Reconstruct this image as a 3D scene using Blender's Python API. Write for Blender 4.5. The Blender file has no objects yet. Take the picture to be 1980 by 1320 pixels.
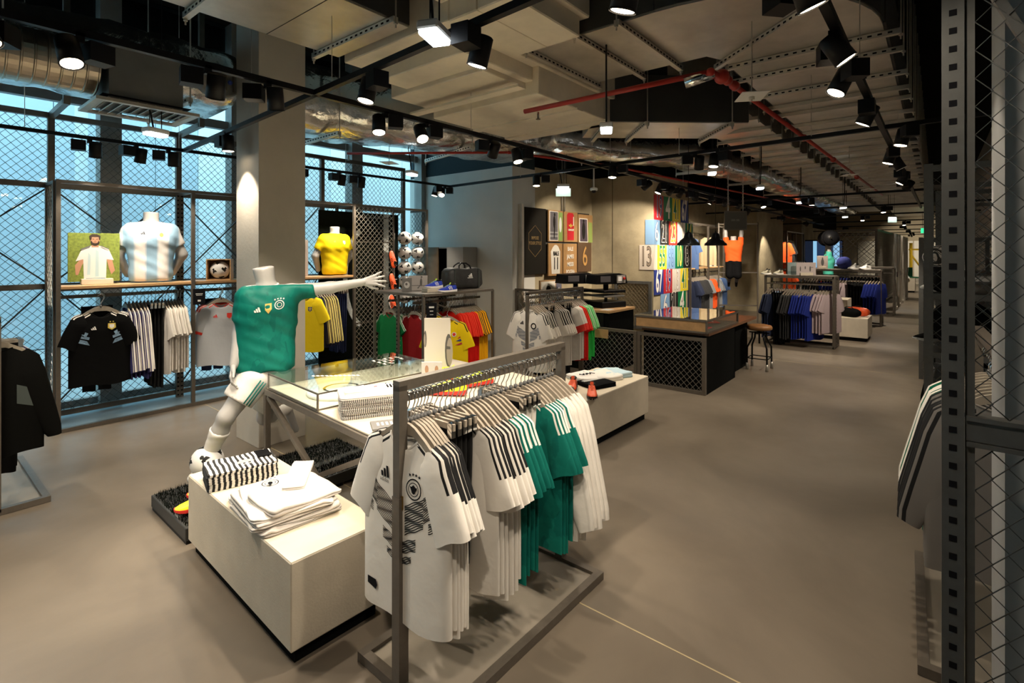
import bpy, math, random
import numpy as np
from mathutils import Vector, Matrix, noise as mnoise

random.seed(7)
PI = math.pi
SC = bpy.context.scene
COL = SC.collection
R = math.radians

# ------------------------------------------------------------------ camera
# world: +X runs down the shop along the window wall, +Y towards the windows
cam = bpy.data.cameras.new('camera')
cam.sensor_width = 36.0
cam.lens = 36.0 * 1000.0 / 1980.0
cam.shift_y = -173.0 / 1980.0
cam.clip_start = 0.05
cam.clip_end = 200
camo = bpy.data.objects.new('camera', cam)
COL.objects.link(camo)
camo.location = (0, 0, 1.75)
camo.rotation_euler = (R(90), 0, R(39.35 - 90))
SC.camera = camo

# ------------------------------------------------------------------ sky
w = bpy.data.worlds.new('sky')
SC.world = w
w.use_nodes = True
bg = w.node_tree.nodes['Background']
bg.inputs[0].default_value = (0.47, 0.74, 0.86, 1)
bg.inputs[1].default_value = 4.4

# ------------------------------------------------------------------ view
vs = SC.view_settings
vs.view_transform = 'Standard'
vs.look = 'None'
vs.gamma = 1.0
vs.use_curve_mapping = False
vs.exposure = 0.08
SPOT_W = 95.0           # watts of one track spotlight
SPOT_COL = (1.0, 0.86, 0.68)

# ------------------------------------------------------------------ materials
MATS = {}


def principled(name):
    m = bpy.data.materials.new(name)
    m.use_nodes = True
    nt = m.node_tree
    return m, nt, nt.nodes['Principled BSDF']


def N(nt, kind, **kw):
    n = nt.nodes.new(kind)
    for k, v in kw.items():
        if k.startswith('i_'):
            key = k[2:]
            n.inputs[int(key) if key.isdigit() else key.replace('_', ' ')].default_value = v
        else:
            setattr(n, k, v)
    return n


def mat(name, col, rough=0.6, metal=0.0, var=0.0, scale=8.0, bump=0.0, bscale=60.0, emit=None, estr=0.0,
        sheen=0.0, stretch=None, coat=0.0):
    """plain procedural surface: base colour with noise variation and fine relief"""
    if name in MATS:
        return MATS[name]
    m, nt, b = principled(name)
    L = nt.links
    b.inputs['Base Color'].default_value = (*col, 1)
    b.inputs['Roughness'].default_value = rough
    b.inputs['Metallic'].default_value = metal
    if sum(col) < 0.06:
        b.inputs['Specular IOR Level'].default_value = 0.2 if rough < 0.6 else 0.04
    if coat:
        b.inputs['Coat Weight'].default_value = coat
    if sheen:
        b.inputs['Sheen Weight'].default_value = sheen
    if emit:
        b.inputs['Emission Color'].default_value = (*emit, 1)
        b.inputs['Emission Strength'].default_value = estr
    if var or bump:
        tc = N(nt, 'ShaderNodeTexCoord')
        src = tc.outputs['Object']
        if stretch:
            mp = N(nt, 'ShaderNodeMapping')
            mp.inputs['Scale'].default_value = stretch
            L.new(src, mp.inputs[0])
            src = mp.outputs[0]
    if var:
        n1 = N(nt, 'ShaderNodeTexNoise')
        n1.inputs['Scale'].default_value = scale
        n1.inputs['Detail'].default_value = 6
        n1.inputs['Roughness'].default_value = 0.6
        L.new(src, n1.inputs['Vector'])
        rp = N(nt, 'ShaderNodeValToRGB')
        rp.color_ramp.elements[0].position = 0.3
        rp.color_ramp.elements[1].position = 0.7
        rp.color_ramp.elements[0].color = (*[max(0, c * (1 - var)) for c in col], 1)
        rp.color_ramp.elements[1].color = (*[min(1, c * (1 + var)) for c in col], 1)
        L.new(n1.outputs['Fac'], rp.inputs[0])
        L.new(rp.outputs[0], b.inputs['Base Color'])
    if bump:
        n2 = N(nt, 'ShaderNodeTexNoise')
        n2.inputs['Scale'].default_value = bscale
        n2.inputs['Detail'].default_value = 4
        L.new(src, n2.inputs['Vector'])
        bp = N(nt, 'ShaderNodeBump')
        bp.inputs['Strength'].default_value = bump
        bp.inputs['Distance'].default_value = 0.02
        L.new(n2.outputs['Fac'], bp.inputs['Height'])
        L.new(bp.outputs[0], b.inputs['Normal'])
    MATS[name] = m
    return m


def mat_glass(name, tint=(0.9, 1.0, 0.98), refl=0.10, rough=0.02):
    if name in MATS:
        return MATS[name]
    m = bpy.data.materials.new(name)
    m.use_nodes = True
    nt = m.node_tree
    nt.nodes.clear()
    out = N(nt, 'ShaderNodeOutputMaterial')
    tr = N(nt, 'ShaderNodeBsdfTransparent')
    tr.inputs[0].default_value = (*tint, 1)
    gl = N(nt, 'ShaderNodeBsdfGlossy')
    gl.inputs['Roughness'].default_value = rough
    lw = N(nt, 'ShaderNodeLayerWeight')
    lw.inputs[0].default_value = 0.5
    pw = N(nt, 'ShaderNodeMath', operation='POWER')
    pw.inputs[1].default_value = 4.0
    nt.links.new(lw.outputs['Facing'], pw.inputs[0])
    fr = N(nt, 'ShaderNodeMath', operation='MULTIPLY_ADD')
    fr.inputs[1].default_value = 0.85
    fr.inputs[2].default_value = refl
    nt.links.new(pw.outputs[0], fr.inputs[0])
    mx = N(nt, 'ShaderNodeMixShader')
    nt.links.new(fr.outputs[0], mx.inputs[0])
    nt.links.new(tr.outputs[0], mx.inputs[1])
    nt.links.new(gl.outputs[0], mx.inputs[2])
    nt.links.new(mx.outputs[0], out.inputs[0])
    MATS[name] = m
    return m


def mat_stripe(name, base, stripe, width=0.0052, pitch=0.021, count=3, rough=0.75, shade=0.04, tri=None, band=None):
    """jersey cloth; printed stripes follow the UV map (signed distance from the shoulder fold, flag)"""
    if name in MATS:
        return MATS[name]
    m, nt, b = principled(name)
    L = nt.links
    b.inputs['Roughness'].default_value = rough
    b.inputs['Specular IOR Level'].default_value = 0.03 if sum(base) < 0.08 else 0.2
    uv = N(nt, 'ShaderNodeUVMap')
    uv.uv_map = 'st'
    sp = N(nt, 'ShaderNodeSeparateXYZ')
    L.new(uv.outputs[0], sp.inputs[0])
    ab = N(nt, 'ShaderNodeMath', operation='ABSOLUTE')
    L.new(sp.outputs[0], ab.inputs[0])
    # distance to nearest multiple of the pitch, limited to count stripes
    pp = N(nt, 'ShaderNodeMath', operation='PINGPONG')
    pp.inputs[1].default_value = pitch / 2
    L.new(ab.outputs[0], pp.inputs[0])
    lt = N(nt, 'ShaderNodeMath', operation='LESS_THAN')
    lt.inputs[1].default_value = width
    L.new(pp.outputs[0], lt.inputs[0])
    lim = N(nt, 'ShaderNodeMath', operation='LESS_THAN')
    lim.inputs[1].default_value = pitch * (count // 2) + width * 1.1
    L.new(ab.outputs[0], lim.inputs[0])
    fl = N(nt, 'ShaderNodeMath', operation='GREATER_THAN')
    fl.inputs[1].default_value = 0.5
    L.new(sp.outputs[1], fl.inputs[0])
    m1 = N(nt, 'ShaderNodeMath', operation='MULTIPLY')
    L.new(lt.outputs[0], m1.inputs[0])
    L.new(lim.outputs[0], m1.inputs[1])
    m2 = N(nt, 'ShaderNodeMath', operation='MULTIPLY')
    L.new(m1.outputs[0], m2.inputs[0])
    L.new(fl.outputs[0], m2.inputs[1])
    tc = N(nt, 'ShaderNodeTexCoord')
    basesock = None
    if tri:
        # mosaic of slanted blocks in a second tone
        mp = N(nt, 'ShaderNodeMapping')
        mp.inputs['Rotation'].default_value = (0.5, 0.3, 0.6)
        mp.inputs['Scale'].default_value = (1, 1, 0.55)
        L.new(tc.outputs['Object'], mp.inputs[0])
        vo = N(nt, 'ShaderNodeTexVoronoi', distance='CHEBYCHEV')
        vo.inputs['Scale'].default_value = 18
        L.new(mp.outputs[0], vo.inputs['Vector'])
        sx = N(nt, 'ShaderNodeSeparateColor')
        L.new(vo.outputs['Color'], sx.inputs[0])
        mixb = N(nt, 'ShaderNodeMix', data_type='RGBA')
        mixb.inputs[6].default_value = (*base, 1)
        mixb.inputs[7].default_value = (*tri, 1)
        L.new(sx.outputs[0], mixb.inputs[0])
        basesock = mixb.outputs[2]
    if band:
        # broad vertical bands across the chest (centre, half-width list), local x
        sx = N(nt, 'ShaderNodeSeparateXYZ')
        L.new(tc.outputs['Object'], sx.inputs[0])
        pq = N(nt, 'ShaderNodeMath', operation='PINGPONG')
        pq.inputs[1].default_value = band[1] / 2
        ad = N(nt, 'ShaderNodeMath', operation='ADD')
        ad.inputs[1].default_value = band[2]
        L.new(sx.outputs[0], ad.inputs[0])
        L.new(ad.outputs[0], pq.inputs[0])
        mr = N(nt, 'ShaderNodeMapRange')
        mr.inputs['From Min'].default_value = band[1] * 0.18
        mr.inputs['From Max'].default_value = band[1] * 0.30
        L.new(pq.outputs[0], mr.inputs[0])
        mixb = N(nt, 'ShaderNodeMix', data_type='RGBA')
        mixb.inputs[6].default_value = (*base, 1)
        mixb.inputs[7].default_value = (*band[0], 1)
        L.new(mr.outputs[0], mixb.inputs[0])
        basesock = mixb.outputs[2]
    mix = N(nt, 'ShaderNodeMix', data_type='RGBA')
    mix.inputs[6].default_value = (*base, 1)
    mix.inputs[7].default_value = (*stripe, 1)
    if basesock:
        L.new(basesock, mix.inputs[6])
    L.new(m2.outputs[0], mix.inputs[0])
    L.new(mix.outputs[2], b.inputs['Base Color'])
    n2 = N(nt, 'ShaderNodeTexNoise')
    n2.inputs['Scale'].default_value = 9
    n2.inputs['Detail'].default_value = 3
    L.new(tc.outputs['Object'], n2.inputs['Vector'])
    bp = N(nt, 'ShaderNodeBump')
    bp.inputs['Strength'].default_value = 0.25
    bp.inputs['Distance'].default_value = 0.02
    L.new(n2.outputs['Fac'], bp.inputs['Height'])
    L.new(bp.outputs[0], b.inputs['Normal'])
    MATS[name] = m
    return m


# ------------------------------------------------------------------ mesh building
class MB:
    def __init__(self):
        self.v = []
        self.f = []
        self.m = []

    def add(self, verts, faces, mi=0):
        o = len(self.v)
        self.v += [tuple(p) for p in verts]
        self.f += [tuple(i + o for i in f) for f in faces]
        self.m += [mi] * len(faces)
        return self

    def box(self, c, s, rz=0.0, mi=0):
        x, y, z = s[0] / 2, s[1] / 2, s[2] / 2
        ca, sa = math.cos(rz), math.sin(rz)
        vs = []
        for dz in (-z, z):
            for dx, dy in ((-x, -y), (x, -y), (x, y), (-x, y)):
                vs.append((c[0] + dx * ca - dy * sa, c[1] + dx * sa + dy * ca, c[2] + dz))
        return self.add(vs, BOXF, mi)

    def bx(self, x0, x1, y0, y1, z0, z1, mi=0):
        return self.box(((x0 + x1) / 2, (y0 + y1) / 2, (z0 + z1) / 2), (abs(x1 - x0), abs(y1 - y0), abs(z1 - z0)), 0, mi)

    def cham(self, x0, x1, y0, y1, z0, z1, c=0.006, mi=0):
        """box with a chamfered top and vertical edges (edges catch the light)"""
        def ring(i, z):
            return [(x0 + i, y0 + c, z), (x0 + c, y0 + i, z), (x1 - c, y0 + i, z), (x1 - i, y0 + c, z),
                    (x1 - i, y1 - c, z), (x1 - c, y1 - i, z), (x0 + c, y1 - i, z), (x0 + i, y1 - c, z)]
        rings = [ring(c * 0.6, z0), ring(0, z0 + c), ring(0, z1 - c), ring(c * 0.8, z1)]
        return self.loops(rings, True, True, mi)

    def loops(self, rings, cap0=False, cap1=False, mi=0, closed=True):
        o = len(self.v)
        n = len(rings[0])
        vs = [p for r in rings for p in r]
        fs = []
        for i in range(len(rings) - 1):
            for j in range(n if closed else n - 1):
                k = (j + 1) % n
                fs.append((i * n + j, i * n + k, (i + 1) * n + k, (i + 1) * n + j))
        if cap0:
            fs.append(tuple(reversed(range(n))))
        if cap1:
            fs.append(tuple((len(rings) - 1) * n + j for j in range(n)))
        return self.add(vs, fs, mi)

    def bar(self, p0, p1, w=0.03, h=None, mi=0, up=(0, 0, 1)):
        h = w if h is None else h
        a, b = Vector(p0), Vector(p1)
        d = (b - a)
        if d.length < 1e-6:
            return self
        d.normalize()
        u = Vector(up)
        if abs(d.dot(u)) > 0.95:
            u = Vector((1, 0, 0)) if abs(d.x) < 0.9 else Vector((0, 1, 0))
        s = d.cross(u).normalized()
        u = s.cross(d).normalized()
        r = []
        for p in (a, b):
            r.append([p + s * (i * w / 2) + u * (j * h / 2) for i, j in ((-1, -1), (1, -1), (1, 1), (-1, 1))])
        return self.loops(r, True, True, mi)

    def tube(self, pts, r=0.01, n=8, mi=0, cap=True):
        pts = [Vector(p) for p in pts]
        rad = r if isinstance(r, (list, tuple)) else [r] * len(pts)
        rings = []
        pu = None
        for i, p in enumerate(pts):
            d = (pts[min(i + 1, len(pts) - 1)] - pts[max(i - 1, 0)])
            d.normalize()
            u = pu if pu is not None else (Vector((0, 0, 1)) if abs(d.z) < 0.9 else Vector((1, 0, 0)))
            s = d.cross(u)
            if s.length < 1e-5:
                s = d.cross(Vector((0, 1, 0.01)))
            s.normalize()
            u = s.cross(d).normalized()
            pu = u
            rings.append([p + (s * math.cos(a) + u * math.sin(a)) * rad[i] for a in [2 * PI * k / n for k in range(n)]])
        return self.loops(rings, cap, cap, mi)

    def cyl(self, p0, p1, r, n=16, mi=0, r1=None):
        return self.tube([p0, p1], [r, r if r1 is None else r1], n, mi)

    def lathe(self, prof, c=(0, 0, 0), n=24, mi=0, cap0=False, cap1=False):
        rings = [[(c[0] + r * math.cos(2 * PI * k / n), c[1] + r * math.sin(2 * PI * k / n), c[2] + z) for k in range(n)]
                 for r, z in prof]
        return self.loops(rings, cap0, cap1, mi)

    def sphere(self, c, r, n=16, m=10, mi=0, sc=(1, 1, 1)):
        rings = []
        for i in range(1, m):
            t = PI * i / m
            rings.append([(c[0] + r * sc[0] * math.sin(t) * math.cos(2 * PI * k / n),
                           c[1] + r * sc[1] * math.sin(t) * math.sin(2 * PI * k / n),
                           c[2] + r * sc[2] * -math.cos(t)) for k in range(n)])
        return self.loops(rings, True, True, mi)

    def prism(self, poly, axis, a0, a1, mi=0):
        """extrude a 2-D polygon; axis 'x': poly in (y,z); 'y': (x,z); 'z': (x,y)"""
        def P(p, a):
            return {'x': (a, p[0], p[1]), 'y': (p[0], a, p[1]), 'z': (p[0], p[1], a)}[axis]
        return self.loops([[P(p, a0) for p in poly], [P(p, a1) for p in poly]], True, True, mi)

    def mesh(self, name, mats, smooth=False, recalc=True):
        me = bpy.data.meshes.new(name)
        me.from_pydata(self.v, [], self.f)
        if not isinstance(mats, (list, tuple)):
            mats = [mats]
        for m in mats:
            me.materials.append(m)
        if len(mats) > 1:
            me.polygons.foreach_set('material_index', self.m)
        if smooth:
            me.polygons.foreach_set('use_smooth', [True] * len(me.polygons))
        if recalc:
            import bmesh
            b = bmesh.new()
            b.from_mesh(me)
            bmesh.ops.recalc_face_normals(b, faces=b.faces)
            b.to_mesh(me)
            b.free()
        me.update()
        return me

    def build(self, name, mats, parent=None, smooth=False, loc=None, rz=0.0):
        return obj(name, self.mesh(name, mats, smooth), parent, loc, rz)


BOXF = [(3, 2, 1, 0), (4, 5, 6, 7), (0, 1, 5, 4), (1, 2, 6, 5), (2, 3, 7, 6), (3, 0, 4, 7)]


def obj(name, data, parent=None, loc=None, rz=0.0):
    o = bpy.data.objects.new(name, data)
    COL.objects.link(o)
    if parent is not None:
        o.parent = parent
    if loc is not None:
        o.location = loc
    if rz:
        o.rotation_euler = (0, 0, rz)
    return o


def tag(o, label, cat, group=None, kind=None):
    o['label'] = label
    o['category'] = cat
    if group:
        o['group'] = group
    if kind:
        o['kind'] = kind
    return o


def thing(name, label, cat, loc=(0, 0, 0), rz=0.0, group=None):
    o = obj(name, None, None, loc, rz)
    o.empty_display_size = 0.05
    return tag(o, label, cat, group)


def struct(name, mb, m, parent=None, smooth=False, label=None, cat=None):
    o = mb.build(name, m, parent, smooth)
    if parent is None:
        o['kind'] = 'structure'
        if label:
            o['label'] = label
            o['category'] = cat or name.split('_')[0]
    return o


def copy_tree(o, parent=None, loc=None, rz=None, label=None, group=None):
    c = o.copy()
    COL.objects.link(c)
    if parent is not None:
        c.parent = parent
    if loc is not None:
        c.location = loc
    if rz is not None:
        c.rotation_euler = (0, 0, rz)
    if label:
        c['label'] = label
    if group:
        c['group'] = group
    for ch in o.children:
        copy_tree(ch, c)
    return c


def text_mesh(body, size=0.1, sx=1.0, depth=0.001, font_bold=0.0, mats=None, name='lettering'):
    cu = bpy.data.curves.new(name, 'FONT')
    cu.body = body
    cu.size = size
    cu.align_x = 'CENTER'
    cu.align_y = 'CENTER'
    cu.extrude = depth
    cu.offset = font_bold
    cu.resolution_u = 3
    o = bpy.data.objects.new(name, cu)
    COL.objects.link(o)
    dg = bpy.context.evaluated_depsgraph_get()
    me = bpy.data.meshes.new_from_object(o.evaluated_get(dg))
    COL.objects.unlink(o)
    bpy.data.objects.remove(o)
    bpy.data.curves.remove(cu)
    for v in me.vertices:
        v.co.x *= sx
    me.materials.clear()
    for m in (mats if isinstance(mats, (list, tuple)) else [mats]):
        me.materials.append(m)
    me.name = name
    return me


# local frames that stand a text (drawn in its own xy plane) upright
def stand(o, loc, facing):
    """facing: world angle of the direction the text looks towards"""
    o.location = loc
    o.rotation_euler = (R(90), 0, facing + R(90))
    return o


# ------------------------------------------------------------------ palette
def lin(r, g, b):
    def f(c):
        c /= 255.0
        return c / 12.92 if c <= 0.04045 else ((c + 0.055) / 1.055) ** 2.4
    return (f(r), f(g), f(b))


M_frame = mat('brown_grey_steel', (0.135, 0.115, 0.093), 0.40, 0.35, 0.10, 30, 0.03, 200)
M_frame_dk = mat('dark_steel', (0.11, 0.11, 0.105), 0.42, 0.3, 0.1, 30)
M_black = mat('black_satin', (0.007, 0.007, 0.008), 0.45)
M_blackm = mat('black_matt', (0.0055, 0.006, 0.0058), 0.85, 0, 0.2, 20)
M_chrome = mat('chrome', (0.75, 0.75, 0.75), 0.12, 1.0)
M_wire = mat('galvanised_wire', (0.30, 0.29, 0.26), 0.4, 0.9)
M_wire_dk = mat('dark_wire', (0.085, 0.09, 0.088), 0.5, 0.6)
M_galv = mat('galvanised_sheet', (0.62, 0.58, 0.51), 0.38, 0.75, 0.16, 3, 0.04, 12)
M_foil = mat('crumpled_foil', (0.72, 0.72, 0.70), 0.22, 1.0, 0.1, 3, 1.0, 7)
M_cream = mat('cream_plasterboard', (0.74, 0.66, 0.52), 0.85, 0, 0.10, 3, 0.15, 14)
M_conc = mat('raw_concrete', (0.37, 0.31, 0.20), 0.85, 0, 0.30, 1.4, 0.25, 9)
M_greywall = mat('grey_paint', (0.60, 0.585, 0.54), 0.8, 0, 0.05, 2, 0.06, 40)
M_box = mat('cement_laminate', (0.52, 0.46, 0.365), 0.7, 0, 0.09, 5, 0.06, 90)
M_boxtop = mat('pale_laminate', (0.66, 0.58, 0.45), 0.6, 0, 0.04, 6)
M_mann = mat('grey_mannequin_skin', (0.43, 0.415, 0.40), 0.42, 0, 0.03, 6)
M_wood = mat('oak_shelf', (0.52, 0.31, 0.14), 0.5, 0, 0.25, 6, 0.05, 50, stretch=(1, 12, 12))
M_wood2 = mat('walnut_top', (0.16, 0.075, 0.035), 0.4, 0, 0.35, 6, 0.05, 50, stretch=(1, 14, 14))
M_cork = mat('tan_board', (0.40, 0.235, 0.10), 0.75, 0, 0.15, 12)
M_white = mat('white_cloth', (0.80, 0.76, 0.71), 0.85, 0, 0.03, 10, 0.2, 18)
M_whitep = mat('white_plastic', (0.78, 0.77, 0.74), 0.45)
M_blk_cloth = mat('black_cloth', (0.007, 0.007, 0.0075), 0.85, 0, 0.2, 12, 0.3, 15)
M_hanger = mat('grey_hanger', (0.33, 0.28, 0.22), 0.5, 0, 0.1, 20)
M_hanger_dk = mat('charcoal_hanger_neck', (0.09, 0.09, 0.09), 0.5)
M_red = mat('red_pipe_paint', (0.42, 0.025, 0.015), 0.4)
M_turf = mat('black_turf', (0.006, 0.008, 0.006), 0.9, 0, 0.5, 60)
M_turfw = mat('white_turf', (0.55, 0.57, 0.55), 0.9, 0, 0.3, 60)
M_glass = mat_glass('clear_glass', (0.95, 0.99, 0.975), 0.035)
M_winglass = mat_glass('window_glass', (0.88, 0.97, 1.0), 0.04)
M_ceil = mat('black_ceiling_paint', (0.012, 0.012, 0.011), 0.9, 0, 0.2, 2)
M_ink = mat('black_ink', (0.01, 0.01, 0.012), 0.6)
M_led = mat('led_diffuser', (1, 1, 1), 0.4, emit=(0.85, 0.93, 1.0), estr=14.0)
M_lamp = mat('lamp_lens', (1, 0.9, 0.7), 0.3, emit=(1.0, 0.80, 0.55), estr=22.0)

# ================================================================== SETTING
def floor_material():
    m, nt, b = principled('polished_screed')
    L = nt.links
    tc = N(nt, 'ShaderNodeTexCoord')
    n1 = N(nt, 'ShaderNodeTexNoise')
    n1.inputs['Scale'].default_value = 0.9
    n1.inputs['Detail'].default_value = 9
    n1.inputs['Roughness'].default_value = 0.62
    n1.inputs['Distortion'].default_value = 0.6
    L.new(tc.outputs['Object'], n1.inputs['Vector'])
    rp = N(nt, 'ShaderNodeValToRGB')
    rp.color_ramp.elements[0].position = 0.3
    rp.color_ramp.elements[1].position = 0.72
    rp.color_ramp.elements[0].color = (0.128, 0.104, 0.078, 1)
    rp.color_ramp.elements[1].color = (0.196, 0.162, 0.123, 1)
    L.new(n1.outputs['Fac'], rp.inputs[0])
    L.new(rp.outputs[0], b.inputs['Base Color'])
    n2 = N(nt, 'ShaderNodeTexNoise')
    n2.inputs['Scale'].default_value = 3.5
    n2.inputs['Detail'].default_value = 6
    L.new(tc.outputs['Object'], n2.inputs['Vector'])
    mr = N(nt, 'ShaderNodeMapRange')
    mr.inputs['To Min'].default_value = 0.26
    mr.inputs['To Max'].default_value = 0.46
    L.new(n2.outputs['Fac'], mr.inputs[0])
    L.new(mr.outputs[0], b.inputs['Roughness'])
    b.inputs['Specular IOR Level'].default_value = 0.45
    return m


M_floor = floor_material()
M_joint = mat('pale_joint_filler', (0.42, 0.34, 0.20), 0.6, 0, 0.2, 6)
fo = struct('floor', MB().bx(-6, 46, -3, 7.75, -0.2, 0), M_floor, label='polished grey brown screed floor', cat='floor')
for x0, y0, x1, y1 in ((2.21, -3, 2.21, 4.6), (2.36, 5.15, 2.36, 6.5), (9.2, -1, 9.2, 3.6), (16, -1, 16, 4)):
    MB().bar((x0, y0, 0.0), (x1, y1, 0.0), 0.007, 0.002).build('floor_joint', M_joint, fo)

struct('ceiling', MB().bx(-6, 46, -3, 7.75, 4.8, 5.0), M_ceil, label='black painted slab ceiling', cat='ceiling')
struct('wall_back', MB().bx(-6.2, -6, -3, 7.75, 0, 4.8), M_greywall, label='grey painted wall behind the shop floor', cat='wall')
struct('wall_right', MB().bx(-6, 46, -3.2, -3, 0, 4.8).bx(0.9, 46, -1.25, -1.05, 0, 4.8), M_greywall,
       label='grey wall behind the right-hand shelving', cat='wall')
wf = struct('wall_far', MB().bx(44, 44.2, -3, 7.75, 0, 4.8), mat('far_plaster', (0.42, 0.36, 0.25), 0.85, 0, 0.1, 1),
            label='plastered end wall at the far end of the aisle', cat='wall')
for i in range(5):
    MB().cham(43.93, 44.0, -0.9 + i * 1.05, 0.1 + i * 1.05, 0.0, 2.5, 0.01).build('wall_panel', mat('far_white_panel', (0.72, 0.70, 0.60), 0.6), wf)

# --- concrete core with its recesses; bare concrete to 3.17 m, black paint above
cw = MB()
for x0, x1, y0, y1 in ((6.95, 8.8, 5.2, 7.7), (8.8, 10.45, 3.93, 7.7), (10.45, 16.4, 5.0, 7.7), (16.4, 19.8, 4.1, 7.7),
                       (19.8, 23.6, 4.9, 7.7), (23.6, 26.0, 4.2, 7.7), (26, 44, 5.6, 7.7)):
    cw.bx(x0, x1, y0, y1, 0, 3.17)
core = struct('wall_concrete', cw, M_conc, label='raw board-marked concrete wall with stepped corners', cat='wall')
cb = MB()
for x0, x1, y0, y1 in ((6.95, 8.8, 5.2, 7.7), (8.8, 10.45, 3.93, 7.7), (10.45, 16.4, 4.6, 7.7), (16.4, 26.0, 4.1, 7.7), (26.0, 44, 5.6, 7.7)):
    cb.bx(x0, x1, y0, y1, 3.172, 4.8)
struct('wall_band', cb, M_blackm, label='black painted band above the concrete wall', cat='wall')
struct('wall_grey', MB().bx(6.35, 6.95, 5.2, 7.7, 0, 3.12), M_greywall, label='smooth grey wall beside the windows', cat='wall')
M_bluedk = mat('petrol_paint', (0.012, 0.03, 0.04), 0.8)
struct('wall_petrol', MB().bx(6.36, 6.95, 5.205, 7.7, 3.12, 4.8), M_bluedk, label='dark petrol strip above the grey wall', cat='wall')
# conduit on the concrete
for x in (7.72, 7.80):
    MB().cyl((x, 5.17, 2.4), (x, 5.17, 3.6), 0.014, 8).build('conduit_pipe', M_galv, core, True)
# board joints in the concrete face
for y in (4.75,):
    MB().bx(8.797, 8.802, y - 0.004, y + 0.004, 0, 3.17).build('board_joint', M_blackm, core)

# --- column
pil = struct('wall_pillar', MB().cham(2.13, 2.57, 4.66, 5.12, 0.0, 4.8, 0.004),
             mat('pillar_paint', (0.50, 0.455, 0.385), 0.8, 0, 0.06, 2.5, 0.08, 30), label='square grey concrete pillar between the shirt bays', cat='pillar')
struct('wall_pier', MB().bx(2.14, 2.62, -1.05, -0.16, 0, 4.8), mat('pier_paint', (0.27, 0.27, 0.265), 0.8, 0, 0.06, 3), label='grey wall pier behind the near mesh panel', cat='pillar')

# --- window wall
M_mull = mat('mullion_paint', (0.30, 0.29, 0.27), 0.5, 0.3, 0.06, 10)
WY = 7.42
win_x = [-6.0, -3.6, -1.9, -0.2, 1.66, 3.06, 4.9, 6.35]
for i in range(len(win_x) - 1):
    a, b_ = win_x[i], win_x[i + 1]
    wo = struct('window_%d' % (i + 1), MB().bx(a, b_, WY - 0.01, WY + 0.01, 0.12, 4.8), M_winglass,
                label='tall pane of shop-front glazing, number %s from the left end' % ('first second third fourth fifth sixth seventh'.split()[i]), cat='window')
    MB().bx(b_ - 0.10, b_ + 0.10, WY - 0.16, WY + 0.04, 0, 4.8).build('mullion', M_mull, wo)
    for z in (0.06, 3.45):
        MB().bx(a, b_, WY - 0.05, WY + 0.04, z - 0.06, z + 0.05).build('transom', M_mull, wo)
struct('trim_1', MB().bx(-6, 6.36, 7.55, 7.75, 4.3, 4.8), M_ceil, label='black head strip over the glazing', cat='trim')
struct('trim_2', MB().bx(-6, 6.36, 6.6, 7.36, 0.0, 0.03), mat('window_plinth', (0.30, 0.36, 0.38), 0.3, 0, 0.1, 4), label='low plinth along the window', cat='trim')

# --- outside: street floor and pale ribbed cladding across the way
struct('ground_outside', MB().bx(-25, 30, 7.75, 40, -0.3, -0.02), mat('street_paving', (0.45, 0.45, 0.44), 0.8, 0, 0.1, 2), label='pale paving outside the windows', cat='ground')
M_clad = mat('pale_cladding', (0.72, 0.74, 0.74), 0.7, 0, 0.06, 0.5)
M_clad2 = mat('grey_blue_cladding', (0.55, 0.62, 0.66), 0.7, 0, 0.06, 0.5)
M_clad3 = mat('white_cladding', (0.85, 0.86, 0.86), 0.7, 0, 0.04, 0.5)
ex = thing('building', 'pale ribbed building facade across the street outside', 'building', (0, 12.5, 0))
for i in range(38):
    x = -14 + i * 0.8
    MB().bx(x + 0.006, x + 0.794, 0, 0.35, 0, 14).build('cladding_panel', (M_clad, M_clad2, M_clad, M_clad3, M_clad2)[(i * 7 + i // 3) % 5], ex)
for i in range(19):
    x = -14 + i * 1.6 + 0.4
    MB().prism([(x - 0.1, 0.0), (x - 0.05, -0.07), (x + 0.05, -0.07), (x + 0.1, 0.0)], 'z', 0, 14).build('rib', M_clad, ex)
for x in (-2.2, 5.6):
    MB().bx(x, x + 1.2, -0.9, 0, 0, 3.9).build('buttress', M_clad, ex)

# ================================================================== CEILING SERVICES
def strut_channel(mb, p0, p1, w=0.041):
    """slotted galvanised channel: bar with dark slots on its side faces"""
    mb.bar(p0, p1, w, w, 0)
    a, b = Vector(p0), Vector(p1)
    d = b - a
    n = int(d.length / 0.06) if p0[0] < 6.2 else 0
    s = d.normalized().cross(Vector((0, 0, 1))).normalized() * (w / 2 + 0.0008)
    for i in range(1, n):
        c = a + d * (i / n)
        for sg in (-1, 1):
            mb.bar(c + s * sg - d.normalized() * 0.014, c + s * sg + d.normalized() * 0.014, 0.002, 0.013, 1)
    return mb


def trapeze(parent, p0, p1, z, top=4.795):
    strut_channel(MB(), (*p0, z), (*p1, z)).build('bracket', [M_galv, M_ink], parent)
    for p in (p0, p1):
        m = MB().cyl((*p, z - 0.06), (*p, top), 0.006, 6)
        m.cyl((*p, z - 0.035), (*p, z - 0.02), 0.014, 6)
        m.build('threaded_rod', M_galv, parent)


M_ductside = mat('dark_duct_side', (0.045, 0.045, 0.042), 0.6, 0.2, 0.15, 2)

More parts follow.
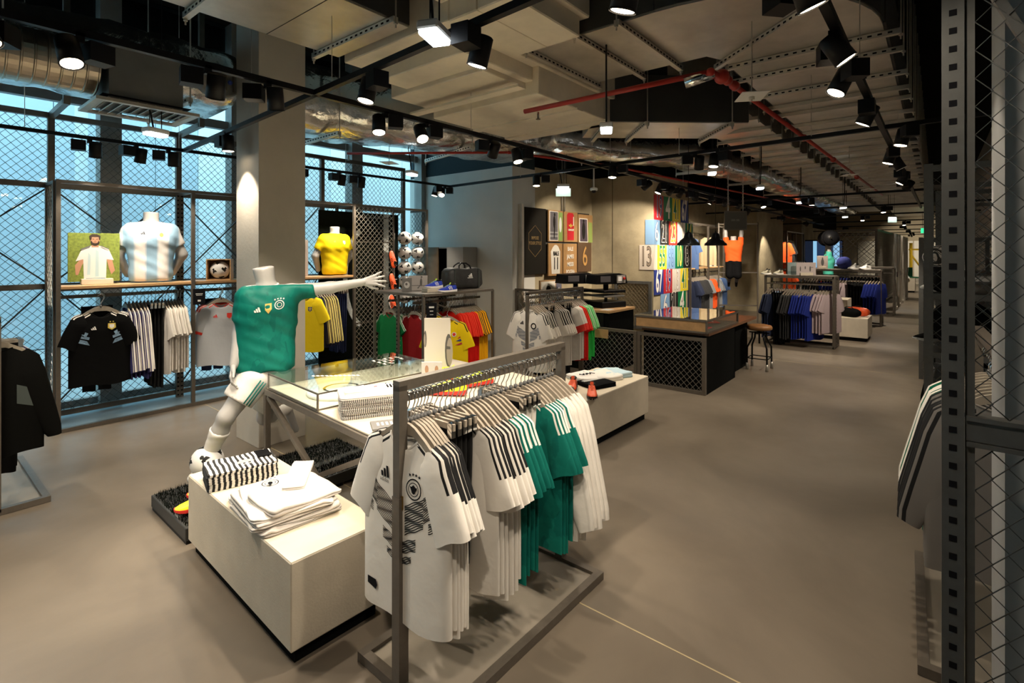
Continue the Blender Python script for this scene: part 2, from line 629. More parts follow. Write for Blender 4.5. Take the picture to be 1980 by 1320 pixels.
# duct over the table
d = thing('air_duct', 'rectangular galvanised duct running over the shirt table', 'duct', (0, 0, 0))
MB().bx(-6, 2.46, 3.0, 3.92, 3.4, 3.95).build('duct_body', M_galv, d)
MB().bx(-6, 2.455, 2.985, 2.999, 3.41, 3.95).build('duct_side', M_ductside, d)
for x in (-2.4, -1.2, 0.1, 1.33, 2.28):
    trapeze(d, (x, 2.92), (x, 4.0), 3.375)
for x in (-0.5, 0.7, 1.85):
    MB().bx(x - 0.002, x + 0.002, 3.0, 3.92, 3.397, 3.40).build('seam', M_ductside, d)

# cream fire-board casing
c = thing('duct_casing', 'stepped cream fire-board casing around the ceiling ducts', 'casing')
for x0, x1, y0, y1, z0 in ((2.5, 5.3, 2.62, 3.9, 3.36), (2.75, 4.1, 2.72, 3.75, 3.24), (3.05, 5.15, 2.8, 3.98, 3.2), (3.6, 5.0, 2.66, 4.0, 3.12)):
    MB().cham(x0, x1, y0, y1, z0, 4.8, 0.008).build('board_casing', M_cream, c)
for x in (3.3, 4.2, 4.75):
    MB().bx(x, x + 0.10, 2.64, 4.01, 3.105, 3.125).build('board_strip', M_cream, c)
for y0, y1 in ((2.35, 2.62), (2.05, 2.35)):
    MB().cham(2.5, 3.3, y0, y1, 3.35, 4.8, 0.01).build('board_casing', M_cream, c)
MB().cham(2.35, 3.36, 2.0, 2.7, 3.5, 4.8, 0.01).build('board_casing', M_cream, c)

# duct turning from across the room into the aisle
e = thing('air_duct', 'dark-sided galvanised duct bending from the cream casing into the aisle', 'duct')
MB().bx(3.38, 4.42, 1.5, 2.62, 3.4, 4.0).build('duct_body', M_galv, e)
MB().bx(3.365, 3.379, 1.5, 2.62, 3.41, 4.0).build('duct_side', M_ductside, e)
for y in (2.56, 2.1, 1.75):
    trapeze(e, (3.3, y), (4.5, y), 3.375)
# elbow : outer arc centred on (4.6,1.5)
arc_o = [(4.6 - 1.22 * math.cos(a), 1.5 - 1.2 * math.sin(a)) for a in [PI / 2 * k / 12 for k in range(13)]]
arc_i = [(4.6, 1.42), (4.42, 1.5)]
mb = MB()
mb.prism(arc_o + arc_i, 'z', 3.4, 4.0)
mb.build('elbow', M_galv, e)
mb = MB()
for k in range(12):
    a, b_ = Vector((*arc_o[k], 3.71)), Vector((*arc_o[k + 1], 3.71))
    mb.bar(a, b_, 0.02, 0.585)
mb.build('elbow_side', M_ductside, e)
strut_channel(MB(), (4.66, 1.5, 3.375), (3.75, 0.45, 3.375)).build('bracket', [M_galv, M_ink], e)

f = thing('air_duct', 'long galvanised duct with cross brackets running down the aisle', 'duct')
MB().bx(4.6, 30, 0.3, 1.42, 3.4, 4.0).build('duct_body', M_galv, f)
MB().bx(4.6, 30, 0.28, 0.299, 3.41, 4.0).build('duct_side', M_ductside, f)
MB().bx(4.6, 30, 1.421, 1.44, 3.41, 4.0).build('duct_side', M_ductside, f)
x = 4.75
k = 0
while x < 24:
    trapeze(f, (x, 0.2), (x, 1.52), 3.375)
    x += (0.42, 0.68, 0.55)[k % 3]
    k += 1

# diagonal duct beyond the casing, and wide foil-lined duct further on
g = thing('air_duct', 'dark-sided duct crossing diagonally behind the cream casing', 'duct', (5.33, 2.15, 0), R(-49))
MB().bx(-0.85, 0.8, 0, 0.75, 3.12, 3.62).build('duct_body', M_galv, g)
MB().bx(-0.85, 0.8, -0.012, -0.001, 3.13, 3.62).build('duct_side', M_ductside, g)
for xx in (-0.72, -0.3, 0.6):
    trapeze(g, (xx, -0.06), (xx, 0.82), 3.1)
h = thing('air_duct', 'wide galvanised branch duct left of the aisle duct', 'duct')
MB().bx(6.0, 26, 1.75, 2.5, 3.42, 4.0).build('duct_body', M_galv, h)
xx = 6.2
while xx < 20:
    trapeze(h, (xx, 1.68), (xx, 2.57), 3.395)
    xx += 0.62


def foil_duct(label, pts, ry, rz, name='foil_duct', seed=1, wrap=True):
    """soft foil-wrapped duct: rounded-rectangle sleeve with dents along a path"""
    rnd = random.Random(seed)
    mb = MB()
    n = 20
    rings = []
    P = [Vector(p) for p in pts]
    seg = []
    for i in range(len(P) - 1):
        L_ = (P[i + 1] - P[i]).length
        m = max(2, int(L_ / 0.09))
        seg += [P[i].lerp(P[i + 1], j / m) for j in range(m)]
    seg.append(P[-1])
    for i, p in enumerate(seg):
        dirv = (seg[min(i + 1, len(seg) - 1)] - seg[max(0, i - 1)]).normalized()
        s = dirv.cross(Vector((0, 0, 1))).normalized()
        r = []
        for k in range(n):
            a = 2 * PI * k / n
            ca, sa = math.cos(a), math.sin(a)
            q = 0.55
            cx = math.copysign(abs(ca) ** q, ca) * ry
            cz = math.copysign(abs(sa) ** q, sa) * rz
            v = p + s * cx + Vector((0, 0, cz))
            nn = mnoise.noise(v * 3.3 + Vector((seed, 0, 0))) * 0.055 + mnoise.noise(v * 9) * 0.018
            v += (s * ca + Vector((0, 0, sa))) * nn
            r.append(v)
        rings.append(r)
    mb.loops(rings, True, True)
    t = thing(name, label, 'duct')
    mb.build('foil_sleeve', M_foil, t, True)
    return t


fd = foil_duct('crumpled silver foil-wrapped duct beyond the pillar', [(2.75, 5.64, 3.5), (3.1, 5.6, 3.45), (4.5, 5.0, 3.42), (5.8, 4.55, 3.4)], 0.48, 0.36, seed=3)
for p0, p1 in (((3.15, 5.0), (3.2, 6.15)), ((4.6, 4.4), (4.9, 5.6))):
    trapeze(fd, p0, p1, 3.04)
fd = foil_duct('crumpled foil duct along the left windows behind the air grille', [(-3, 5.75, 3.42), (0.4, 5.75, 3.42), (2.2, 5.75, 3.45)], 0.5, 0.28, seed=9)
for x in (0.55, 1.75):
    trapeze(fd, (x, 5.15), (x, 6.3), 3.11)
fd = foil_duct('rumpled foil branch duct over the till counter', [(5.9, 4.3, 3.35), (8.5, 3.4, 3.4), (12, 2.95, 3.42), (18, 2.9, 3.45), (26, 2.9, 3.5)], 0.34, 0.2, seed=5)
for x, y in ((7.0, 3.9), (9.2, 3.25), (11.4, 3.0), (14, 2.92)):
    trapeze(fd, (x, y - 0.42), (x, y + 0.42), 3.17)

# spiral duct with ribs
M_spiral = mat('spiral_duct_metal', (0.48, 0.42, 0.33), 0.3, 0.95, 0.1, 4)
sp = thing('spiral_duct', 'ribbed round spiral duct over the left windows', 'duct')
prof = []
mb = MB()
pts, rad = [], []
x = -3.0
while x < 1.12:
    for dx, rr in ((0, 0.2), (0.028, 0.2), (0.033, 0.207), (0.040, 0.207), (0.045, 0.2)):
        pts.append((x + dx, 5.25, 3.22))
        rad.append(rr)
    x += 0.075
mb.tube(pts, rad, 36)
mb.build('ribbed_tube', M_spiral, sp)
# diffuser box with grille
gb = thing('air_grille', 'grey plenum box with louvred air grille hanging by the left window', 'air grille', (1.40, 5.25, 0))
M_plen = mat('plenum_grey', (0.20, 0.20, 0.19), 0.6, 0.3, 0.1, 4)
MB().bx(-0.26, 0.26, -0.2, 0.2, 2.96, 3.42).build('plenum', M_plen, gb)
m = MB()
for x0, x1, y0, y1 in ((-0.36, 0.36, -0.29, -0.24), (-0.36, 0.36, 0.24, 0.29), (-0.36, -0.31, -0.24, 0.24), (0.31, 0.36, -0.24, 0.24)):
    m.bx(x0, x1, y0, y1, 2.925, 2.95)
m.build('grille_frame', M_galv, gb)
MB().bx(-0.31, 0.31, -0.24, 0.24, 2.985, 2.99).build('backing', M_ink, gb)
for i in range(10):
    x = -0.28 + i * 0.062
    MB().bar((x, -0.24, 2.95), (x, 0.24, 2.95), 0.004, 0.05, up=(0.75, 0, 0.66)).build('louvre', M_galv, gb)
el = thing('oval_duct_cap', 'oval grey duct hatch with two blue plugs by the pillar', 'endcap', (1.98, 5.1, 3.33), R(18))  # closed oval end cap of a duct
mb = MB()
mb.loops([[(0.21 * math.cos(a) * s, y, 0.15 * math.sin(a) * s) for a in [2 * PI * k / 24 for k in range(24)]] for y, s in ((0.1, 1), (0.0, 1.0), (-0.02, 0.9), (-0.02, 0.82))], True, True)
mb.build('cap_plate', M_plen, el, True)
for x in (-0.08, 0.08):
    MB().sphere((x, -0.03, 0), 0.022, 10, 6).build('plug', mat('blue_plug', (0.03, 0.06, 0.35), 0.4), el, True)
for x in (-0.12, -0.04, 0.04, 0.12):
    MB().bx(x - 0.006, x + 0.006, -0.03, -0.018, -0.08, 0.08).build('slot_rib', M_frame, el)

# steel gallows carrying the mesh wall
for i, x in enumerate((1.1, 2.25)):
    t = thing('hanger_frame', ('grey steel hanger arm above the first window bay post', 'grey steel hanger arm above the second window bay post')[i], 'bracket')
    MB().bar((x, 6.98, 3.14), (x, 6.3, 3.16), 0.05).bar((x, 6.3, 3.13), (x, 6.3, 4.8), 0.05).build('arm', M_frame, t)

# ------------------------------------------------------------------ red sprinkler pipes
def pipe(label, pts, r, fittings=(), name='sprinkler_pipe'):
    t = thing(name, label, 'pipe')
    for a, b_ in zip(pts, pts[1:]):
        MB().cyl(a, b_, r, 12).build('pipe_run', M_red, t, True)
    for p in pts[1:-1]:
        MB().sphere(p, r * 1.45, 12, 8).build('elbow', M_red, t, True)
    for p in fittings:
        m = MB().cyl((p[0], p[1], p[2]), (p[0], p[1], p[2] - 0.06), 0.010, 8)
        m.cyl((p[0], p[1], p[2] - 0.06), (p[0], p[1], p[2] - 0.065), 0.022, 10)
        m.build('sprinkler_head', M_chrome, t)
    return t


t = pipe('red sprinkler pipe stepping from the cream casing to the aisle duct', [(3.72, 2.9, 3.03), (3.74, 1.24, 3.03), (3.86, 1.2, 3.02), (14.5, 0.95, 3.05)], 0.021, [(3.722, 2.75, 3.0)])
for x in (3.95, 4.12, 6.5, 8.3, 10.5):
    MB().cyl((x, 1.2 - (x - 3.86) * 0.0235, 3.022), (x + 0.05, 1.2 - (x + 0.05 - 3.86) * 0.0235, 3.022), 0.036, 12).build('coupling', M_red, t, True)
MB().cyl((3.78, 1.23, 3.03), (3.72, 1.42, 2.98), 0.04, 12).build('valve', M_chrome, t, True)
MB().sphere((3.86, 1.2, 3.02), 0.055, 12, 8).build('valve_body', M_red, t, True)
t = pipe('thin red sprinkler pipe under the foil duct by the windows', [(3.75, 5.78, 3.0), (5.0, 4.15, 3.0), (6.7, 3.65, 3.0), (18, 2.55, 3.0)], 0.016, [(3.75, 5.75, 2.97)])
for i, (x, y, z) in enumerate(((3.95, 1.02, 2.86), (4.28, 5.62, 2.93), (9.6, 1.05, 2.95), (12.0, 1.0, 2.95))):
    t = thing('smoke_baffle', ('small white ceiling plate under the aisle pipe', 'small white ceiling plate by the window pipe', 'small far ceiling plate beside the aisle pipe', 'farthest small ceiling plate beside the aisle pipe')[i], 'plate', (x, y, z), 0.5)
    MB().bx(-0.12, 0.12, -0.09, 0.09, 0, 0.005).build('plate', M_whitep, t)
    MB().cyl((0, 0, -0.03), (0, 0, 4.79 - z), 0.005, 6).cyl((0, 0, -0.02), (0, 0, 0.0), 0.02, 8).build('drop_rod', M_galv, t)

# ------------------------------------------------------------------ lighting tracks
def track(label, pts, w=0.036, hang=()):
    t = thing('lighting_track', label, 'track')
    for a, b_ in zip(pts, pts[1:]):
        MB().bar(a, b_, w, w).build('rail', M_black, t)
    for p in hang:
        MB().cyl((*p, pts[0][2]), (*p, 4.8), 0.003, 5).build('suspension_wire', M_galv, t)
    return t


ZT = 2.83
track('black lighting track in front of the left windows', [(-6, 6.2, ZT), (5.93, 6.2, ZT)], 0.032, [(0.8, 6.2), (2.0, 6.2), (4.0, 6.2), (5.2, 6.2)])
track('black lighting track over the kicking mannequin', [(-6, 3.27, ZT), (12, 3.27, ZT)], 0.036, [(0.2, 3.27), (2.0, 3.27), (3.4, 3.27), (6, 3.27), (8.5, 3.27)])
track('black lighting track crossing in front of the pillar', [(2.05, 6.2, ZT), (1.62, -1.0, ZT)], 0.036, [(1.95, 4.4), (1.8, 2.0), (1.7, 0.5)])
track('thin black lighting track across the room towards the till', [(5.95, 6.2, ZT), (5.42, -0.9, ZT)], 0.036, [(5.8, 4.6), (5.6, 2.2), (5.5, 0.9)])
track('black lighting track along the right-hand shelving', [(-6, 0.42, ZT), (5.5, 0.36, ZT), (16, 0.28, ZT)], 0.04, [(1.4, 0.41), (4, 0.38), (7.5, 0.34), (10, 0.32)])
for i, x in enumerate((11.4, 14.6, 18.0, 22.0, 26.0, 31.0, 36.0, 40.0)):  # farthest tracks added to carry the far fill spotlights
    track('cross track %s beyond the till counter' % ('first second third fourth fifth sixth seventh eighth'.split()[i]), [(x + 0.1, 5.0, ZT), (x, -0.9, ZT)], 0.04)
track('black track with spotlights above the concrete wall units', [(9.2, 3.6, ZT + 0.02), (24, 3.5, ZT + 0.02)], 0.05)


def make_spot(lit):
    t = obj('spotlight_model', None)
    MB().box((0, 0, -0.045), (0.11, 0.05, 0.085)).build('driver_box', M_black, t)
    MB().bx(-0.02, 0.02, -0.02, 0.02, -0.005, 0.012).build('track_adapter', M_black, t)
    return t


SPOTS = 0


def spotlight(loc, aim, label, power=1.0, size=70, beam=True, group=None, driver=(0.10, 0.05, 0.085)):
    """track head: driver box, swivelled barrel with reflector and glowing lens, and its own light"""
    global SPOTS
    SPOTS += 1
    t = thing('spotlight', label, 'spotlight', loc, 0, group)
    L0 = Vector(loc)
    dirv = (Vector(aim) - L0).normalized()
    hd = Vector((dirv.x, dirv.y, 0))
    hd = hd.normalized() if hd.length > 0.05 else Vector((1, 0, 0))
    side = Vector((-hd.y, hd.x, 0))
    mb = MB()
    mb.bar(tuple(side * 0.025 + Vector((0, 0, -0.08))), tuple(side * 0.135 + Vector((0, 0, -0.08))), 0.095, 0.095)
    mb.build('driver_box', M_black, t)
    MB().bx(-0.018, 0.018, -0.018, 0.018, -0.05, 0.0).build('track_adapter', M_black, t)
    c = Vector((0, 0, -0.095)) - side * 0.045
    q = dirv
    a = c - q * 0.06
    b_ = c + q * 0.08
    br = MB().tube([a, a + q * 0.006, b_], [0.042, 0.049, 0.051], 20).build('barrel', M_black, t, True)
    MB().tube([b_ + q * 0.0005, b_ + q * 0.002], [0.045, 0.044], 20).build('lens', M_lamp, br, True)
    m = MB()
    rim = [b_ + q * 0.003]
    m.tube([b_ - q * 0.002, b_ + q * 0.006], [0.052, 0.052], 20, cap=False)
    m.build('bezel', M_black, br, True)
    if beam:
        ld = bpy.data.lights.new('spot_beam', 'SPOT')
        ld.energy = SPOT_W * power
        ld.color = SPOT_COL
        ld.spot_size = R(size)
        ld.spot_blend = 0.4
        ld.shadow_soft_size = 0.035
        lo = obj('spot_beam', ld, t, tuple(b_ + q * 0.012))
        lo.rotation_euler = q.to_track_quat('-Z', 'Y').to_euler()
    return t


# heads seen in the picture, last far ones added; then unseen added fill heads
Z = ZT
SP = [
    ((0.62, 3.27, Z), (0.9, 2.2, 0), 'black spotlight on the near end of the mannequin track', 0.9, 75),
    ((0.30, 3.27, Z), (1.15, 2.6, 0.4), 'black spotlight at the left picture edge on the mannequin track', 0.8, 70),
    ((1.25, 6.2, Z), (1.35, 6.75, 1.2), 'spotlight left of the striped shirt torso', 0.75, 75),
    ((1.62, 6.2, Z), (1.5, 6.8, 0.8), 'twin-box spotlight above the striped shirt torso', 0.7, 75),
    ((1.90, 6.2, Z), (2.1, 6.8, 0.8), 'spotlight right of the striped shirt torso', 0.7, 75),
    ((1.97, 4.95, Z), (2.02, 4.90, 0.0), 'spotlight grazing the pillar', 0.9, 88),
    ((2.45, 3.27, Z), (2.1, 2.75, 0.8), 'lit round spotlight right of the track crossing', 1.1, 72),
    ((2.86, 3.27, Z), (2.3, 1.7, 0.6), 'lit spotlight left of the foil duct bracket', 1.15, 72),
    ((3.66, 3.27, Z), (4.4, 4.9, 0.8), 'unlit-looking spotlight turned to the colourful shirt rack', 1.3, 75),
    ((4.12, 3.27, Z), (3.9, 2.45, 0.3), 'spotlight over the second grey plinth', 1.0, 70),
    ((3.9, 6.2, Z), (3.9, 6.75, 0.9), 'spotlight above the yellow shirt torso', 0.9, 75),
    ((4.2, 6.2, Z), (4.4, 6.8, 1.0), 'tilted spotlight beside the tall right mullion', 1.0, 75),
    ((5.65, 6.2, Z), (5.2, 6.4, 1.0), 'lit spotlight near the grey wall corner', 1.0, 80),
    ((5.83, 6.2, Z), (4.6, 5.2, 0.8), 'last spotlight on the window track', 1.0, 75),
    ((7.05, 3.27, Z), (7.6, 5.2, 1.7), 'spotlight aimed at the framed poster board', 1.8, 66),
    ((5.62, 2.03, Z), (6.7, 2.6, 0.7), 'lit spotlight left of the pair above the till', 0.8, 70),
    ((5.60, 1.78, Z), (5.1, 1.9, 0.0), 'lit spotlight right of the pair above the till', 0.8, 75),
    ((2.95, 0.39, Z), (3.3, -0.6, 1.2), 'big black spotlight box turned to the right shelving', 0.8, 75),
    ((3.46, 0.39, Z), (2.7, 1.5, 0.2), 'big lit spotlight in the aisle facing the viewer', 0.55, 70),
    ((6.5, 0.35, Z), (6.3, 1.2, 0), 'lit aisle spotlight just past the track bend', 1.3, 80),
    ((7.1, 0.34, Z), (7.3, -0.6, 1.0), 'aisle spotlight turned right past the track bend', 0.8, 75),
    ((8.3, 0.33, Z), (8.6, 1.2, 0), 'square aisle spotlight under the duct brackets', 1.6, 80),
    ((9.5, 0.33, Z), (10.6, 1.8, 0.8), 'aisle spotlight aimed at the far garment rack', 1.6, 75),
    ((8.3, 3.27, Z), (8.9, 4.1, 1.9), 'spotlight above the number squares left', 0.8, 62),
    ((9.0, 3.27, Z), (9.5, 3.95, 1.5), 'spotlight above the number squares right', 1.7, 66),
    ((11.3, 3.2, Z), (12.8, 4.6, 1.3), 'spotlight for the hanging tops beyond the number wall', 2.2, 75),
    ((11.4, 1.9, Z), (11.3, 1.9, 0), 'spotlight over the far rack', 1.5, 80),
    ((13.3, 3.55, Z), (14, 4.7, 1.2), 'small spotlight above the second concrete bay', 2.0, 75),
    ((14.6, 2.2, Z), (15.9, 2.2, 1.2), 'spotlight over the turquoise mannequin', 1.8, 80),
    ((14.6, 0.9, Z), (14.0, 0.6, 0), 'spotlight over the middle aisle', 2.2, 85),
    ((16.8, 3.5, Z), (17.5, 4.15, 1.0), 'spotlight washing the far concrete column', 1.8, 70),
    ((18.0, 1.6, Z), (17.4, 1.6, 0.5), 'spotlight over the far rack with blue garments', 2.0, 85),
    ((20.5, 3.5, Z), (20.9, 4.7, 1.0), 'spotlight on the far wall bay', 2.2, 75),
    ((22.0, 0.8, Z), (21.5, 0.6, 0), 'far aisle spotlight before the mesh cage', 2.6, 90),
    ((26.0, 1.0, Z), (27, 0.5, 0), 'far aisle spotlight beside the mesh cage', 2.6, 90),
    ((26.0, 3.0, Z), (25, 3.2, 0.8), 'spotlight inside the far mesh cage', 2.4, 90),
    ((31.0, 1.0, Z), (31.5, 0.4, 0), 'added fill spotlight on the fourth far cross track', 3.0, 95),  # this head and the following ones added to brighten the aisle end
    ((36.0, 1.0, Z), (38, 0.6, 0.5), 'added fill spotlight nearest the yellow gantry', 4.0, 95),
    ((40.0, 1.2, Z), (43.9, 0.8, 1.2), 'last added fill spotlight washing the end wall panels', 4.0, 95),
]
for a in SP:
    spotlight(*a)
FILL_SPOTS = [  # unseen heads added on the tracks to fill in light
    ((-1.0, 3.27, Z), (0.0, 4.2, 0), 1.0), ((-0.3, 3.27, Z), (0.5, 4.6, 0.4), 1.0), ((1.2, 3.27, Z), (1.5, 4.6, 0), 1.0), ((1.55, 3.27, Z), (1.9, 3.7, 1.1), 1.0),
    ((1.85, 2.6, Z), (1.35, 2.7, 0.45), 1.1), ((1.80, 1.7, Z), (1.7, 2.3, 0.75), 1.1), ((1.72, 0.9, Z), (1.9, 1.6, 0.6), 1.0), ((1.68, 0.3, Z), (1.4, 1.4, 0.4), 0.9),
    ((0.2, 0.42, Z), (1.36, 1.72, 0.75), 0.8), ((1.0, 0.41, Z), (1.7, 1.0, 0), 0.15), ((4.4, 0.37, Z), (4.4, 1.8, 0), 0.3),
    ((-0.8, 6.2, Z), (-0.4, 5.0, 0), 0.9), ((0.3, 6.2, Z), (0.7, 5.2, 0), 0.9), ((-2.2, 3.27, Z), (-1.5, 2.0, 0), 0.8), ((3.3, 6.2, Z), (3.2, 5.3, 0), 0.8),
    ((0.9, 0.41, Z), (2.1, -0.4, 1.3), 0.28), ((2.2, 0.41, Z), (2.9, -0.2, 0.7), 0.3),
    ((7.6, 3.27, Z), (7.0, 3.9, 0.9), 1.1), ((9.9, 3.27, Z), (9.7, 3.95, 1.3), 1.3), ((10.6, 3.27, Z), (12.4, 4.5, 1.2), 2.2), ((7.9, 3.27, Z), (8.8, 4.7, 1.6), 1.5), ((11.4, 2.7, Z), (10.9, 2.1, 0.9), 1.2), ((8.6, 0.33, Z), (8.3, 1.8, 0.3), 1.0),
    ((5.72, 4.2, Z), (5.5, 4.0, 0.7), 0.9), ((5.65, 3.0, Z), (5.2, 2.9, 0), 0.7), ((5.46, 0.2, Z), (5.2, 0.8, 0), 0.3),
]
for p, q, e_ in FILL_SPOTS:
    spotlight(p, q, 'added black track spotlight for fill light', e_, 78, group='added fill spotlights')

# ------------------------------------------------------------------ emergency luminaires
def emergency(loc, rz, label, hang=True, sign=False):
    t = thing('emergency_light', label, 'ceiling light', loc, rz)
    MB().cham(-0.088, 0.088, -0.052, 0.052, 0.0, 0.04, 0.008).build('housing', M_whitep, t)
    MB().cham(-0.080, 0.080, -0.045, 0.045, -0.022, 0.0, 0.006).build('diffuser', M_led, t)
    MB().cyl((0.05, 0, 0.05), (0.05, 0, 4.8 - loc[2]), 0.004, 5).cyl((-0.05, 0, 0.05), (-0.05, 0, 4.8 - loc[2]), 0.003, 5).build('suspension_wire', M_black, t)
    MB().tube([(-0.02, 0, 0.05), (-0.04, 0, 0.16), (-0.10, 0, 0.3), (-0.1, 0, 0.7)], 0.007, 6).build('cable', M_black, t, True)
    if sign:
        MB().bx(-0.11, 0.11, -0.004, 0.004, -0.14, -0.023).build('sign_plate', mat('exit_plate', (0.6, 0.7, 0.6), 0.4, emit=(0.7, 0.9, 0.75), estr=0.8), t)
    return t


for a in [((1.62, 1.79, 2.75), 0.4, 'bright emergency luminaire hanging beside the cream casing'), ((1.47, 5.1, 2.75), 0.3, 'emergency luminaire below the air grille'),
          ((4.4, 5.3, 2.77), 0.4, 'emergency luminaire in front of the right windows'), ((3.75, 2.08, 2.75), 0.5, 'emergency luminaire under the diagonal duct'),
          ((6.6, 2.17, 2.74), 0.4, 'emergency luminaire above the till counter'), ((8.6, 2.1, 2.74), 0.4, 'emergency luminaire right of the hanging chain sign'),
          ((11.6, 2.1, 2.74), 0.4, 'small emergency luminaire above the far rack'), ((13.6, 1.6, 2.74), 0.4, 'small far emergency luminaire by the foil duct'),
          ((16.5, 1.9, 2.7), 0.4, 'tiny far emergency luminaire before the mesh cage')]:
    emergency(*a)
emergency((6.45, 4.3, 2.72), R(-51), 'emergency luminaire with hanging exit plate by the concrete wall', sign=True)
emergency((18.0, 0.95, 2.72), R(-60), 'exit luminaire with pale plate over the aisle', sign=True)
t = thing('exit_sign', 'green running-man exit sign at the far end of the aisle', 'exit sign', (27, 0.3, 2.62), R(-60))
MB().bx(-0.2, 0.2, -0.02, 0.02, -0.1, 0.1).build('sign_box', mat('exit_green', (0.02, 0.35, 0.15), 0.4, emit=(0.05, 0.8, 0.35), estr=1.2), t)
MB().cyl((-0.15, 0, 0.1), (-0.15, 0, 2.17), 0.006, 5).cyl((0.15, 0, 0.1), (0.15, 0, 2.17), 0.006, 5).build('suspension_wire', M_black, t)
MB().bx(-0.04, 0.02, -0.026, -0.02, -0.06, 0.06).bx(0.07, 0.15, -0.026, -0.02, -0.05, 0.05).build('pictogram', M_whitep, t)
t = thing('security_camera', 'white dome camera on a conduit drop by the concrete wall', 'camera', (7.0, 4.1, 2.72))
MB().lathe([(0.02, 0.03), (0.055, 0.02), (0.06, 0), (0.055, -0.02)], n=16, cap0=True, cap1=True).build('housing', M_whitep, t, True)
MB().sphere((0, 0, -0.025), 0.035, 12, 8).build('dome', M_black, t, True)
MB().cyl((0, 0, 0.03), (0, 0, 2.0), 0.012, 8).build('conduit_drop', M_galv, t)

# ================================================================== GARMENTS
def add_uv(me, uvs):
    lay = me.uv_layers.new(name='st')
    vi = np.empty(len(me.loops), dtype=np.int32)
    me.loops.foreach_get('vertex_index', vi)
    lay.data.foreach_set('uv', np.asarray(uvs, dtype=np.float32)[vi].ravel())


ZN = -0.150        # neck height of a garment below the rail centre
NECK, SHO, DROP = 0.085, 0.195, 0.068


def front_y(x, z, t, L):
    """front surface of a hanging shirt (local), z measured from the rail"""
    s = (ZN - z) / L
    W = body_w(z, L)
    q = max(0.0, 1 - (abs(x) / max(W, 1e-3)) ** 2.667)
    return -t * (0.35 + 0.65 * min(1, max(0, s * 4))) * q ** 0.4


def body_w(z, L, hw=0.25):
    s = ZN - z
    if s < DROP:
        return NECK + (SHO - NECK) * max(0, s) / DROP
    k = (s - DROP) / (L - DROP)
    return SHO + (hw - SHO) * (min(1, k * 2.2) ** 0.7)


